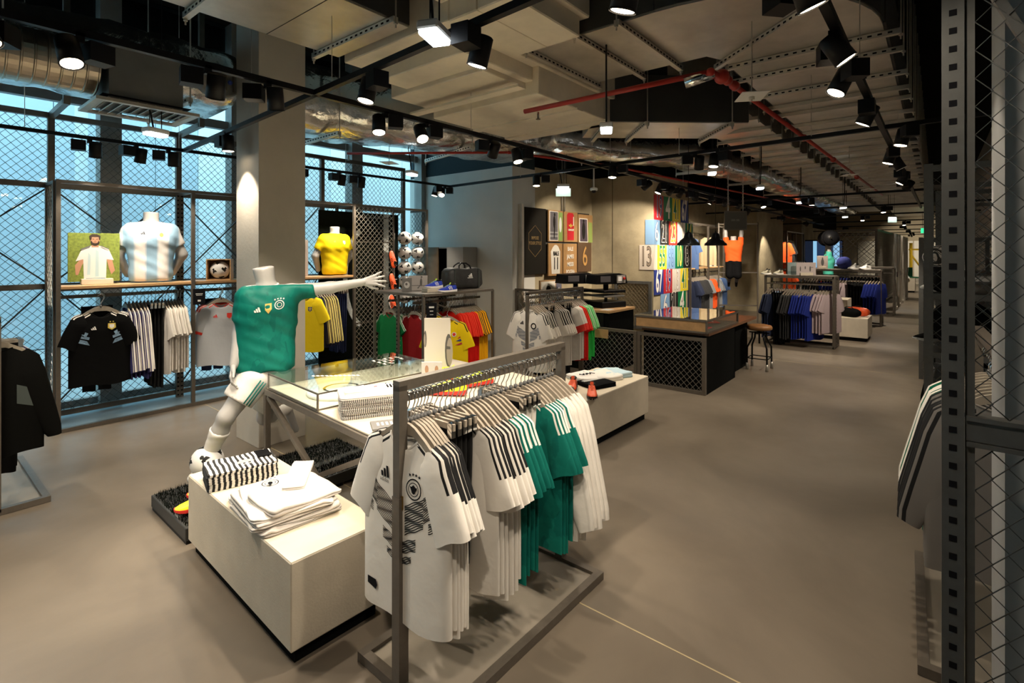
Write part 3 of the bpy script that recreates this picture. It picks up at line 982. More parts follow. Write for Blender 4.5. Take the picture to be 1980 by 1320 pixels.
def shirt_meshes(key, bm, sm=None, cm=None, L=0.72, t=0.017, hw=0.25, sleeve=0.345, sw=0.092, stripe_end=9.0, fold=0.010, seed=0,
                 vneck=0.07, longs=False, body_stripes=True, cuff=None, sleeve_out=0.080):
    sm = sm or bm
    cm = cm or bm
    rnd = random.Random(seed * 13 + 5)
    ph = [rnd.uniform(0, 6.28) for _ in range(6)]
    n = 36
    zs = [0, 0.012, 0.025, 0.04, 0.052, DROP, 0.08, 0.10, 0.13, 0.17, 0.21, 0.26, 0.31, 0.36, 0.42, 0.48, 0.54, 0.60, 0.66, 0.72]
    zs = [z * L / 0.72 if z > 0.2 else z for z in zs]
    mb = MB()
    rings, uvs = [], []
    for s in zs:
        z = ZN - s
        W = body_w(z, L, hw)
        k = s / L
        tt = t * (0.35 + 0.65 * min(1, k * 4))
        ring = []
        for j in range(n):
            a = 2 * PI * j / n
            ca, sa = math.cos(a), math.sin(a)
            x = W * math.copysign(abs(ca) ** 0.75, ca)
            y = tt * math.copysign(abs(sa) ** 0.8, sa)
            amp = fold * min(1, max(0, (k - 0.12) * 1.6))
            y += amp * (math.sin(x * 21 + ph[0] + k * 2) * 0.6 + math.sin(x * 43 + ph[1]) * 0.4)
            zz = z
            if s < 0.05:                     # neck scoop
                dip = vneck if sa < 0 else 0.018
                zz -= dip * max(0, 1 - abs(x) / 0.088) ** 0.8 * (1 - s / 0.05)
            if k > 0.97:
                zz += 0.010 * math.sin(x * 17 + ph[2]) - 0.012 * (1 - abs(ca))
            ring.append((x, y, zz))
            dsh = ((-DROP * (abs(x) - NECK) / (SHO - NECK)) + ZN - zz) * 0.88
            flag = 1.0 if (body_stripes and abs(x) > NECK - 0.004 and s < 0.2) else 0.0
            uvs.append((max(0, dsh), flag))
        rings.append(ring)
    mb.loops(rings)
    body = mb.mesh(key + '_body', bm, True)
    add_uv(body, uvs)
    out = {'body': body}
    # sleeves
    for sg, nm in ((1, 'r'), (-1, 'l')):
        if sleeve <= 0:
            break
        mb = MB()
        uvs = []
        rings = []
        if longs:
            path = [(0.130, -0.030), (0.150, -0.09), (0.178, -0.20), (0.215, -0.34), (0.255, -0.48), (0.290, -0.60), (0.305, -0.655)]
            path = [(x, z * float(longs)) for x, z in path]
            ws = [0.04, 0.078, 0.084, 0.076, 0.066, 0.055, 0.042]
        else:
            so = sleeve_out
            path = [(0.135, -0.028), (0.155, -0.070), (0.172, -0.135), (0.172 + so * 0.4, -0.135 - (sleeve - 0.135) * 0.42), (0.172 + so * 0.78, -0.135 - (sleeve - 0.135) * 0.8), (0.172 + so, -sleeve)]
            ws = [0.03, 0.075, sw * 0.92, sw, sw, sw * 0.98]
        P = [Vector((sg * x, 0, ZN + z)) for x, z in path]
        # resample
        Q, Wd = [], []
        for i in range(len(P) - 1):
            for j in range(4):
                Q.append(P[i].lerp(P[i + 1], j / 4))
                Wd.append(ws[i] + (ws[i + 1] - ws[i]) * j / 4)
        Q.append(P[-1])
        Wd.append(ws[-1])
        m = 24
        for i, p in enumerate(Q):
            dv = (Q[min(i + 1, len(Q) - 1)] - Q[max(0, i - 1)]).normalized()
            o = Vector((-dv.z * 1, 0, dv.x))          # in-plane perpendicular
            if o.x * sg < 0:
                o = -o
            k = i / (len(Q) - 1)
            ring = []
            for j in range(m):
                a = 2 * PI * j / m
                ca, sa = math.cos(a), math.sin(a)
                q = Wd[i] * ca
                y = t * 1.02 * (0.3 + 0.7 * min(1, k * 3)) * math.copysign(abs(sa) ** 0.8, sa)
                y += fold * 0.8 * math.sin(q * 33 + ph[3] + k * 4) * k
                v = p + o * q
                ring.append((v.x, y, v.z + (0.006 * math.sin(q * 40 + ph[4]) if k > 0.95 else 0)))
                uvs.append((Wd[i] * (1 - ca), 1.0 if k < stripe_end else 0.0))
            rings.append(ring)
        mb.loops(rings)
        if cuff:
            for fi, f_ in enumerate(mb.f):
                if fi // m >= len(Q) - 1 - (cuff[1] if len(cuff) > 1 else 3):
                    mb.m[fi] = 1
        me = mb.mesh(key + '_sleeve', [sm, cuff[0]] if cuff else sm, True)
        add_uv(me, uvs)
        out['sleeve_' + nm] = me
    # collar band along the neck edge
    mb = MB()
    r0 = rings_neck(vneck, t, 0.0)
    mb.tube(r0 + r0[:1], 0.0055, 6, cap=False)
    out['collar'] = mb.mesh(key + '_collar', cm, True)
    return out


def rings_neck(vneck, t, off):
    pts = []
    n = 28
    for j in range(n):
        a = 2 * PI * j / n
        ca, sa = math.cos(a), math.sin(a)
        x = NECK * math.copysign(abs(ca) ** 0.75, ca)
        y = t * 0.35 * math.copysign(abs(sa) ** 0.8, sa)
        dip = vneck if sa < 0 else 0.018
        pts.append(Vector((x, y, ZN - dip * max(0, 1 - abs(x) / 0.088) ** 0.8)))
    return pts


def decal(name, polys, m, t, L, lift=0.0018, parent=None):
    """flat print on the chest: polygons in (x, z-from-neck) laid on the front surface"""
    mb = MB()
    for p in polys:
        vs = [(x, front_y(x, ZN - s, t, L) - lift, ZN - s) for x, s in p]
        mb.add(vs, [tuple(range(len(vs)))])
    if parent is not None and parent.type == 'EMPTY':
        parent = parent.children[0]
    o = mb.build(name, m, parent)
    return o


def three_bar_logo(cx, cs, h, flip=1):
    """slanted three-bar triangle mark in (x, s) coordinates, s growing downwards"""
    out = []
    for i, (hh) in enumerate((0.45, 0.72, 1.0)):
        x0 = cx + flip * (i - 1) * h * 0.42
        out.append([(x0 - h * 0.05, cs), (x0 + h * 0.27, cs), (x0 + h * 0.27 - h * 0.42 * hh * 0.7, cs - h * hh), (x0 - h * 0.05 - h * 0.42 * hh * 0.7, cs - h * hh)])
    return out


def disc(cx, cs, r, n=18, r2=None):
    r2 = r2 or r
    return [(cx + r * math.cos(2 * PI * k / n), cs + r2 * math.sin(2 * PI * k / n)) for k in range(n)]


def ringpolys(cx, cs, r0, r1, n=18):
    out = []
    for k in range(n):
        a, b_ = 2 * PI * k / n, 2 * PI * (k + 1) / n
        out.append([(cx + r0 * math.cos(a), cs + r0 * math.sin(a)), (cx + r1 * math.cos(a), cs + r1 * math.sin(a)),
                    (cx + r1 * math.cos(b_), cs + r1 * math.sin(b_)), (cx + r0 * math.cos(b_), cs + r0 * math.sin(b_))])
    return out


def star(cx, cs, r):
    return [(cx + (r if k % 2 == 0 else r * 0.42) * math.sin(PI * k / 5), cs - (r if k % 2 == 0 else r * 0.42) * math.cos(PI * k / 5)) for k in range(10)]


def hanger_meshes():
    mb = MB()
    top = [(0.0, -0.098), (0.025, -0.100), (0.06, -0.112), (0.12, -0.150), (0.17, -0.188), (0.198, -0.212)]
    bot = [(0.203, -0.226), (0.19, -0.232), (0.15, -0.206), (0.10, -0.168), (0.05, -0.145), (0.0, -0.142)]
    poly = top + bot
    full = poly + [(-x, z) for x, z in reversed(poly) if abs(x) > 1e-6]
    n = len(full)
    mb.loops([[(x, -0.006, z) for x, z in full], [(x, 0.006, z) for x, z in full]], True, True)
    body = mb.mesh('hanger_body', M_hanger)
    mb = MB()
    pts = [(0, 0, -0.10), (0, 0, -0.06), (0.012, 0, -0.042), (0.022, 0, -0.02)]
    pts += [(0.024 * math.cos(a), 0, 0.024 * math.sin(a)) for a in [R(d_) for d_ in range(0, 200, 25)]]
    mb.tube(pts, 0.0026, 6)
    hook = mb.mesh('hanger_hook', M_chrome, True)
    neck = MB().cyl((0, 0, -0.108), (0, 0, -0.085), 0.010, 10).mesh('hanger_neck', M_hanger_dk, True)
    # clip hanger
    mb = MB().bx(-0.155, 0.155, -0.006, 0.006, -0.135, -0.108)
    mb.bx(-0.03, 0.03, -0.0055, 0.0055, -0.108, -0.098)
    bar = mb.mesh('hanger_bar', M_hanger)
    clip = MB().bx(-0.0125, 0.0125, -0.011, 0.011, -0.165, -0.105).mesh('hanger_clip', M_chrome)
    return body, hook, neck, bar, clip


H_BODY, H_HOOK, H_NECK, H_BAR, H_CLIP = hanger_meshes()


def hanger(loc, rz, label, group, clip=False):
    t = thing('clip_hanger' if clip else 'coat_hanger', label, 'hanger', loc, rz, group)
    obj('hook', H_HOOK, t)
    obj('neck', H_NECK, t)
    if clip:
        b_ = obj('clip_bar', H_BAR, t)
        obj('clip', H_CLIP, b_, (0.137, 0, 0))
        obj('clip', H_CLIP, b_, (-0.137, 0, 0))
    else:
        obj('hanger_arm', H_BODY, t)
    return t


def place_shirt(ms, loc, rz, label, group, name='football_shirt', cat='shirt'):
    t = thing(name, label, cat, loc, rz, group)
    bo = obj('shirt_body', ms['body'], t)
    if 'sleeve_r' in ms:
        obj('sleeve', ms['sleeve_r'], t)
        obj('sleeve', ms['sleeve_l'], t)
    obj('collar', ms['collar'], bo)
    return t


def pants_mesh(key, m, L=0.85, hw=0.13, t=0.014, fold=0.007, seed=1, legs=True, top=-0.135, stripes=None):
    rnd = random.Random(seed)
    ph = [rnd.uniform(0, 6.28) for _ in range(4)]
    mb = MB()
    uvs = []
    if legs:
        tubes = [(-hw * 0.5, hw * 0.52), (hw * 0.5, hw * 0.52)]
    else:
        tubes = [(0, hw)]
    for cx, w_ in tubes:
        rings = []
        for i in range(13):
            k = i / 12
            z = top - L * k
            W = w_ * (1.0 + 0.15 * k if not legs else 1.0 - 0.18 * k)
            ring = []
            for j in range(20):
                a = 2 * PI * j / 20
                ca, sa = math.cos(a), math.sin(a)
                x = cx + W * math.copysign(abs(ca) ** 0.7, ca)
                y = t * (0.5 + 0.5 * min(1, k * 5)) * sa + fold * math.sin(x * 60 + ph[0] + k * 3) * min(1, k * 3)
                ring.append((x, y, z + 0.006 * math.sin(x * 50 + ph[1]) * (k > 0.95)))
                uvs.append((W - abs(x - cx), 1.0))
            rings.append(ring)
        mb.loops(rings, True, False)
    me = mb.mesh(key, m, True)
    add_uv(me, uvs)
    return me


WB = MB().bx(-0.132, 0.132, -0.009, 0.009, -0.165, -0.132).mesh('waistband', M_blk_cloth)


def place_pants(me, loc, rz, label, group, name='trousers', cat='trousers'):
    t = thing(name, label, cat, loc, rz, group)
    obj('legs', me, t)
    o = obj('waistband', WB, t)
    return t


C_WHITE = (0.80, 0.755, 0.69)
C_BLACK = (0.012, 0.012, 0.013)
C_GREEN = (0.0, 0.16, 0.125)
MJ_ger = mat_stripe('white_jersey_black_stripes', C_WHITE, C_BLACK)
MJ_gergreen = mat_stripe('teal_jersey_white_stripes', (0.003, 0.155, 0.118), C_WHITE, tri=(0.0, 0.105, 0.085))
MJ_plainwhite = mat_stripe('plain_white_jersey', C_WHITE, (0.70, 0.66, 0.60))
MJ_arg = mat_stripe('black_jersey_white_stripes', (0.006, 0.006, 0.006), C_WHITE)
MJ_purple = mat_stripe('violet_jacket_white_stripes', (0.055, 0.05, 0.17), C_WHITE, 0.0048, 0.019)
MJ_spain = mat_stripe('pale_grey_jersey_red_stripes', (0.50, 0.52, 0.55), (0.75, 0.05, 0.02))
MJ_sweden = mat_stripe('yellow_jersey_plain', (0.84, 0.62, 0.01), (0.80, 0.60, 0.01))
MJ_swtrim = mat_stripe('navy_jacket_yellow_stripes', (0.03, 0.035, 0.09), (0.75, 0.62, 0.2), 0.0048, 0.018)
MJ_green = mat_stripe('green_jersey_white_stripes', (0.005, 0.21, 0.055), (0.55, 0.62, 0.55), 0.005, 0.018)
MJ_redwhite = mat_stripe('dark_red_jersey_white_stripes', (0.36, 0.01, 0.012), C_WHITE, 0.007, 0.024)
MJ_col = mat_stripe('yellow_jersey_black_stripes', (0.86, 0.62, 0.005), C_BLACK, 0.006, 0.024)
MJ_red = mat_stripe('red_jersey', (0.68, 0.012, 0.008), (0.70, 0.05, 0.02))
MJ_gold = mat_stripe('gold_jersey_black_stripes', (0.90, 0.47, 0.008), C_BLACK, 0.005, 0.03)
MJ_lime = mat_stripe('bright_green_jersey', (0.03, 0.46, 0.07), (0.45, 0.68, 0.45), 0.005, 0.022)
MJ_navy = mat_stripe('navy_tee', (0.022, 0.03, 0.065), (0.022, 0.03, 0.065))
MJ_char = mat_stripe('charcoal_tee', (0.035, 0.035, 0.036), (0.035, 0.035, 0.036))
MJ_greytee = mat_stripe('grey_tee', (0.22, 0.23, 0.24), (0.22, 0.23, 0.24))
MJ_orange = mat_stripe('orange_tee', (0.85, 0.11, 0.02), (0.85, 0.11, 0.02))
MJ_blue = mat_stripe('cobalt_tee', (0.015, 0.03, 0.24), (0.015, 0.03, 0.24))
MJ_denim = mat_stripe('denim_blue_tee', (0.06, 0.11, 0.25), (0.06, 0.11, 0.25))
MJ_pink = mat_stripe('dusty_pink_top', (0.50, 0.40, 0.42), (0.50, 0.40, 0.42))
MJ_grey = mat_stripe('grey_marl_hoodie_black_stripes', (0.19, 0.175, 0.16), C_BLACK, 0.0075, 0.026)
MJ_dgreen = mat_stripe('deep_green_hoodie', (0.0, 0.11, 0.055), C_WHITE, 0.006, 0.024)
M_redtrim = mat('red_rib', (0.72, 0.035, 0.02), 0.8)
M_blackpant = mat_stripe('black_trousers', (0.016, 0.016, 0.016), (0.016, 0.016, 0.016))
M_whitepant = mat_stripe('white_shorts', (0.76, 0.72, 0.66), (0.76, 0.72, 0.66))
M_navypant = mat_stripe('navy_trousers', (0.015, 0.022, 0.065), (0.015, 0.022, 0.065))

G = {}
G['ger'] = shirt_meshes('ger', MJ_ger, cm=M_white, stripe_end=0.62, seed=1)
G['ger_front'] = shirt_meshes('ger_front', MJ_ger, cm=M_white, stripe_end=0.55, t=0.036, fold=0.0022, seed=2, sleeve_out=0.085)
G['gergreen'] = shirt_meshes('gergreen', MJ_gergreen, cm=M_white, stripe_end=0.5, seed=3)
G['longwhite'] = shirt_meshes('longwhite', MJ_plainwhite, longs=True, seed=4, t=0.018)
G['arg'] = shirt_meshes('arg', MJ_arg, t=0.04, fold=0.003, stripe_end=0.25, seed=5)
G['purple'] = shirt_meshes('purple', MJ_purple, longs=True, seed=6, t=0.018)
G['plainwhite'] = shirt_meshes('plainwhite', MJ_plainwhite, seed=7)
G['spain'] = shirt_meshes('spain', MJ_spain, cm=M_redtrim, t=0.035, fold=0.003, stripe_end=0.35, seed=8, cuff=[M_redtrim, 3])
G['sweden'] = shirt_meshes('sweden', MJ_sweden, cm=M_ink, t=0.035, fold=0.003, seed=9)
G['swnavy'] = shirt_meshes('swnavy', MJ_swtrim, longs=True, seed=10, t=0.018)
G['green'] = shirt_meshes('green', MJ_green, cm=mat('dark_red_rib', (0.3, 0.01, 0.01), 0.8), seed=11, sleeve=0.25)
G['redwhite'] = shirt_meshes('redwhite', MJ_redwhite, seed=12)
G['col'] = shirt_meshes('col', MJ_col, t=0.024, fold=0.003, stripe_end=0.5, seed=13)
G['red'] = shirt_meshes('red', MJ_red, seed=14)
G['gold'] = shirt_meshes('gold', MJ_gold, seed=15)
G['lime'] = shirt_meshes('lime', MJ_lime, seed=16)
G['whitered'] = shirt_meshes('whitered', MJ_plainwhite, seed=17, cuff=[M_redtrim, 6])
G['rj'] = G['red']
for k_, m_ in (('navy', MJ_navy), ('char', MJ_char), ('greytee', MJ_greytee), ('orange', MJ_orange), ('blue', MJ_blue), ('denim', MJ_denim), ('pink', MJ_pink)):
    G[k_] = shirt_meshes(k_, m_, seed=20 + len(k_))
G['tank'] = shirt_meshes('tank', MJ_char, sleeve=0, t=0.03, seed=31)
G['jacket'] = shirt_meshes('jacket', mat_stripe('black_track_jacket', (0.006, 0.006, 0.0055), (0.006, 0.006, 0.0055)), longs=True, t=0.05, fold=0.004, seed=32, vneck=0.02)
G['hoodie'] = shirt_meshes('hoodie', MJ_grey, longs=0.86, t=0.022, seed=33, vneck=0.03)
G['greenhood'] = shirt_meshes('greenhood', MJ_dgreen, longs=0.86, t=0.022, seed=34, vneck=0.03)
P_black = pants_mesh('black_trousers_mesh', M_blackpant, 0.62, seed=1)
P_blacklong = pants_mesh('black_long_trousers_mesh', M_blackpant, 0.88, seed=2)
P_white = pants_mesh('white_shorts_mesh', M_whitepant, 0.40, seed=3)
P_navy = pants_mesh('navy_trousers_mesh', M_navypant, 0.86, seed=4)
P_blue = pants_mesh('blue_shorts_mesh', mat_stripe('cobalt_shorts', (0.02, 0.035, 0.26), (0.02, 0.035, 0.26)), 0.5, seed=5)


ORD = 'first second third fourth fifth sixth seventh eighth ninth tenth eleventh twelfth thirteenth'.split()


def row(kind, n, p, step, rz, label, group, hlabel, hgroup, jitter=0.035, name='football_shirt', cat='shirt', pants=False, hang=True, scale=None):
    """n alike garments along a rail starting at p, moving by step; returns the next free point"""
    rnd = random.Random(len(label) * 7 + n)
    p = Vector(p)
    step = Vector(step)
    out = []
    for i in range(n):
        a = rz + rnd.uniform(-jitter, jitter)
        loc = tuple(p)
        if hang:
            hanger(loc, a, hlabel, hgroup, clip=pants)
        lb = ORD[i] + ' ' + label if n <= len(ORD) and len(label.split()) < 16 else label
        if pants:
            o = place_pants(kind, loc, a, lb, group, name, cat)
        else:
            o = place_shirt(G[kind], loc, a, lb, group, name, cat)
        q_ = rnd.uniform(0.965, 1.03)
        o.scale = (scale[0], scale[1], scale[2] * q_) if scale else (1, 1, q_)
        out.append(o)
        p = p + step
    return p, out

# ================================================================== NEAR FURNITURE
def plinth(name, label, x0, y0, sx, sy, h, rz, m=None):
    t = thing(name, label, 'plinth', (x0, y0, 0), rz)
    MB().cham(0, sx, 0, sy, 0.07, h, 0.005).build('plinth_body', M_box, t)
    MB().bx(0.004, sx - 0.004, 0.004, sy - 0.004, h - 0.001, h + 0.0015).build('plinth_top', M_boxtop, t)
    MB().bx(0.03, sx - 0.03, 0.03, sy - 0.03, 0.0, 0.07).build('kick_base', M_blackm, t)
    return t


plinth('display_plinth', 'near pale grey plinth carrying two folded shirt stacks', 1.085, 2.085, 0.46, 1.295, 0.447, R(-2.3))
plinth('display_plinth', 'second grey plinth with orange boots beside the near rack', 3.28, 2.37, 1.82, 0.62, 0.45, R(-1.2))


def garment_rack(label, x0, x1, y, z, w=0.5, rz=0.0, tube=0.04, name='garment_rack', plate=True, rail_drop=0.055, rail=True):
    """single-rail rack: two posts, top bar, hanging rail, rectangular base frame with plate"""
    t = thing(name, label, 'garment rack', (x0, y, 0), rz)
    L = x1 - x0
    for x in (0, L):
        MB().bar((x, 0, 0.02), (x, 0, z - 0.001), tube).build('post', M_frame, t)
    MB().bar((-tube / 2, 0, z), (L + tube / 2, 0, z), tube, tube).build('top_bar', M_frame, t)
    if rail:
        MB().bar((tube / 2, 0, z - rail_drop), (L - tube / 2, 0, z - rail_drop), 0.012, 0.03).build('hanging_rail', M_frame, t)
    for yy in (-w / 2, w / 2):
        MB().bar((-tube / 2, yy, 0.022), (L + tube / 2, yy, 0.022), tube, tube).build('base_rail', M_frame, t)
    for x in (0, L):
        MB().bar((x, -w / 2 + tube / 2, 0.022), (x, w / 2 - tube / 2, 0.022), tube, tube * 0.98).build('base_rail', M_frame, t)
    if plate:
        MB().bx(tube / 2, L - tube / 2, -w / 2 + tube / 2, w / 2 - tube / 2, 0.012, 0.024).build('base_plate', mat('base_plate_grey', (0.27, 0.235, 0.19), 0.5, 0.1, 0.08, 5), t)
    return t


RK = garment_rack('near brown steel rack full of white and green shirts', 1.31, 2.43, 1.65, 1.22, 0.49, R(-0.6))
for x in (0, 1.12):
    MB().bar((x, 0, 0.02), (x, 0, 0.78), 0.046).build('lower_sleeve', M_frame, RK)
m = MB().cyl((0.02, 0, 0.74), (0.05, 0, 0.74), 0.007, 8).cyl((0.05, 0, 0.74), (0.065, 0, 0.74), 0.013, 12)
m.build('clamp_knob', M_black, RK, True)

# garments on the near rack (rail along +X, fronts look towards -X)
RZ = R(-90)
rz_ = 1.22 - 0.055
HL, HG = 'grey shaped hanger on the near rack rail', 'hangers on the near rack'
CL = 'grey clip hanger with chrome clips on the near rack rail'
p = Vector((1.338, 1.65, rz_))
fr = place_shirt(G['ger_front'], tuple(p), RZ + R(3), 'white shirt with black zigzag chest print, first on the near rack', None)
hanger(tuple(p), RZ, 'first grey hanger on the near rack with a small black logo', None)
# chest print of the first shirt: mirrored blocks of wavy black hairlines
tF, LF = 0.036, 0.72


def wavy_block(x0, x1, s0, s1, skew, n):
    out = []
    for i in range(n):
        s = s0 + (s1 - s0) * i / n
        hth = (s1 - s0) / n * 0.5
        k = 10
        up = []
        for j in range(k + 1):
            u = j / k
            x = x0 + (x1 - x0) * u
            w_ = 0.0022 * math.sin(u * 9 + i * 1.3)
            up.append((x, s + skew * u + w_))
        for j in range(k):
            a, b_ = up[j], up[j + 1]
            out.append([a, b_, (b_[0], b_[1] + hth), (a[0], a[1] + hth)])
    return out


polys = []
for sg in (-1, 1):
    polys += wavy_block(sg * 0.225, sg * 0.135, 0.13, 0.235, 0.075, 13)
    polys += wavy_block(sg * 0.225, sg * 0.16, 0.265, 0.31, 0.03, 6)
    polys += wavy_block(sg * 0.135, sg * 0.035, 0.21, 0.33, 0.05, 14)
    polys += wavy_block(sg * 0.095, sg * 0.02, 0.375, 0.425, 0.03, 7)
    polys += wavy_block(sg * 0.07, sg * 0.015, 0.45, 0.48, 0.02, 4)
decal('chest_print', polys, M_ink, tF, LF, parent=fr)
decal('maker_logo', three_bar_logo(-0.085, 0.175, 0.042), M_ink, tF, LF, 0.003, fr)
decal('team_crest', ringpolys(0.085, 0.185, 0.036, 0.041) + ringpolys(0.085, 0.185, 0.024, 0.027), M_ink, tF, LF, 0.003, fr)
decal('crest_eagle', [disc(0.085, 0.185, 0.012, 8, 0.018), [(0.065, 0.175), (0.105, 0.175), (0.095, 0.192), (0.075, 0.192)]], M_ink, tF, LF, 0.0033, fr)
decal('crest_stars', [star(0.06 + i * 0.017, 0.128 + abs(i - 1.5) * 0.004, 0.008) for i in range(4)], M_ink, tF, LF, 0.003, fr)
M_gold = mat('gold_badge', (0.38, 0.24, 0.07), 0.35, 0.7)
decal('gold_patch', [[(-0.03, 0.225), (0.03, 0.225), (0.03, 0.275), (0.0, 0.31), (-0.03, 0.275)]], M_gold, tF, LF, 0.0036, fr)
decal('patch_cup', [[(-0.008, 0.235), (0.008, 0.235), (0.005, 0.262), (-0.005, 0.262)], [(-0.012, 0.268), (0.012, 0.268), (0.012, 0.275), (-0.012, 0.275)]], M_white, tF, LF, 0.004, fr)
decal('hem_tag', [[(-0.20, 0.62), (-0.14, 0.615), (-0.13, 0.635), (-0.14, 0.655), (-0.20, 0.65)]], M_ink, tF, LF, 0.004, fr)

RY1 = (1.65, rz_)
row('ger', 5, (1.366, *RY1), (0.018, 0, 0), RZ, 'white shirt with black shoulder stripes in the front group of the near rack', 'white striped shirts, front of the near rack', HL, HG, 0.02)
row(P_black, 5, (1.462, *RY1), (0.031, 0, 0), RZ, 'black trousers clipped between the white shirts on the near rack', 'black trousers on the near rack', CL, HG, name='trousers', cat='trousers', pants=True)
row('ger', 6, (1.622, *RY1), (0.028, 0, 0), RZ, 'white shirt with black shoulder stripes in the middle group of the near rack', 'white striped shirts, middle of the near rack', HL, HG)
row('gergreen', 4, (1.80, *RY1), (0.030, 0, 0), RZ, 'teal green shirt with white shoulder stripes left of the white shorts', 'teal shirts before the shorts', HL, HG)
row(P_white, 4, (1.93, *RY1), (0.037, 0, 0), RZ, 'white shorts clipped between the two teal shirt groups', 'white shorts on the near rack', CL, HG, name='shorts', cat='shorts', pants=True)
row('gergreen', 4, (2.085, *RY1), (0.032, 0, 0), RZ, 'teal green shirt with white shoulder stripes right of the white shorts', 'teal shirts after the shorts', HL, HG)
row('longwhite', 5, (2.225, *RY1), (0.036, 0, 0), RZ, 'white long-sleeved top at the far end of the near rack', 'white long-sleeved tops on the near rack', HL, HG, name='long_sleeved_top', cat='top')


def text_decal(body, cx, cs, size, m, t_, L_, lift, parent, sx=1.0):
    me = text_mesh(body, size, sx, 0.0, 0.0, m)
    for v in me.vertices:
        x, s_q = v.co.x + cx, cs - v.co.y
        v.co = (x, front_y(x, ZN - s_q, t_, L_) - lift, ZN - s_q)
    return obj('lettering', me, parent.children[0] if parent.type == 'EMPTY' else parent)


text_decal('adidas', -0.085, 0.187, 0.022, M_ink, tF, LF, 0.003, fr)

# castor wheels of the plinth trolley showing below the shirts
t = thing('trolley_castor', 'chrome castor with black wheel behind the near rack post', 'castor', (1.62, 2.03, 0))
MB().cyl((0.0, -0.014, 0.045), (0.0, 0.014, 0.045), 0.045, 20).build('wheel', M_black, t, True)
MB().bx(-0.012, 0.012, -0.022, -0.016, 0.03, 0.10).bx(-0.012, 0.012, 0.016, 0.022, 0.03, 0.10).bx(-0.03, 0.03, -0.025, 0.025, 0.10, 0.108).build('fork', M_chrome, t)
MB().cyl((0, 0, 0.108), (0, 0, 0.16), 0.018, 12).build('stem', M_frame_dk, t, True)

# ------------------------------------------------------------------ shirt table with glass case
TRZ = R(-4.5)
TB = thing('display_table', 'pale topped display table with crossed brown steel legs', 'table', (1.60, 2.12, 0), TRZ)
TL, TW, TZ = 1.52, 1.52, 0.80
MB().cham(0, TL, 0, TW, TZ - 0.012, TZ, 0.003).build('table_top', M_boxtop, TB)
for a, b_ in (((0, 0), (0, TW)), ((TL, 0), (TL, TW))):
    MB().bar((*a, TZ - 0.031), (*b_, TZ - 0.031), 0.036).build('apron_rail', M_frame, TB)
for a, b_ in (((0, 0), (TL, 0)), ((0, TW), (TL, TW))):
    MB().bar((*a, TZ - 0.031), (*b_, TZ - 0.031), 0.036).build('apron_rail', M_frame, TB)
for x in (0, TL):
    for y in (0, TW):
        MB().bar((x, y, 0.0), (x, y, TZ - 0.05), 0.036).build('leg', M_frame, TB)
for x in (0.0, TL):
    MB().bar((x, TW - 0.03, TZ - 0.06), (x, 0.04, 0.06), 0.03, up=(1, 0, 0)).build('cross_brace', M_frame, TB)
    MB().bar((x + 0.031, 0.04, TZ - 0.06), (x + 0.031, TW - 0.03, 0.06), 0.03, up=(1, 0, 0)).build('cross_brace', M_frame, TB)
MB().bar((0, 0.04, 0.05), (TL, 0.04, 0.05), 0.03).build('foot_rail', M_frame, TB)
MB().bar((0, TW - 0.04, 0.05), (TL, TW - 0.04, 0.05), 0.03).build('foot_rail', M_frame, TB)

VC = thing('glass_case', 'low glass display case with brown metal corners on the shirt table', 'display case', (1.655, 2.86, TZ), TRZ)
VL, VW, VH = 1.0, 0.74, 0.10
for x in (0.0, VL):
    for y in (0.0, VW):
        MB().bar((x, y, 0), (x, y, VH), 0.010).build('corner_post', M_frame, VC)
for z in (0.004, VH):
    MB().bar((0, 0, z), (0, VW, z), 0.009).build('edge_strip', M_frame, VC)
    MB().bar((0, 0, z), (VL, 0, z), 0.009).build('edge_strip', M_frame, VC)
MB().bx(-0.004, VL + 0.004, -0.004, VW + 0.004, VH + 0.002, VH + 0.010).build('glass_top', M_glass, VC)
for x0, x1, y0, y1 in ((0.006, VL - 0.006, -0.003, 0.003), (0.006, VL - 0.006, VW - 0.003, VW + 0.003), (-0.003, 0.003, 0.006, VW - 0.006), (VL - 0.003, VL + 0.003, 0.006, VW - 0.006)):
    MB().bx(x0, x1, y0, y1, 0.008, VH - 0.004).build('glass_side', M_glass, VC)
mb = MB()
for k, (u, v, du, dv) in enumerate([(0.70 + 0.05 * (q % 5), 0.52 - 0.075 * (q // 5), 0.03, 0.052) for q in range(12) if q not in (8,)]):
    if k % 3 == 1:
        mb.bx(u, u + du, v, v + 0.016, VH + 0.0105, VH + 0.0116).bx(u, u + du, v + 0.036, v + dv, VH + 0.0105, VH + 0.0116)
    mb.bx(u, u + du * 0.45, v, v + dv, VH + 0.0105, VH + 0.0116).bx(u, u + du, v + dv - 0.013, v + dv, VH + 0.0105, VH + 0.0116)
for k in range(11):
    mb.bx(0.16 + 0.022 * k, 0.176 + 0.022 * k, 0.40 - 0.02 * k, 0.43 - 0.02 * k, VH + 0.0105, VH + 0.0116)
mb.build('white_stencil', M_whitep, VC)


def blob_cloth(name, label, cat, loc, rz, sx, sy, h, m, seed=0, group=None, parts=()):
    """loosely folded garment: rounded slab with soft wrinkles and layered edge"""
    t = thing(name, label, cat, loc, rz, group)
    folded(t, sx, sy, h, m, seed)
    return t


FOLD_CACHE = {}


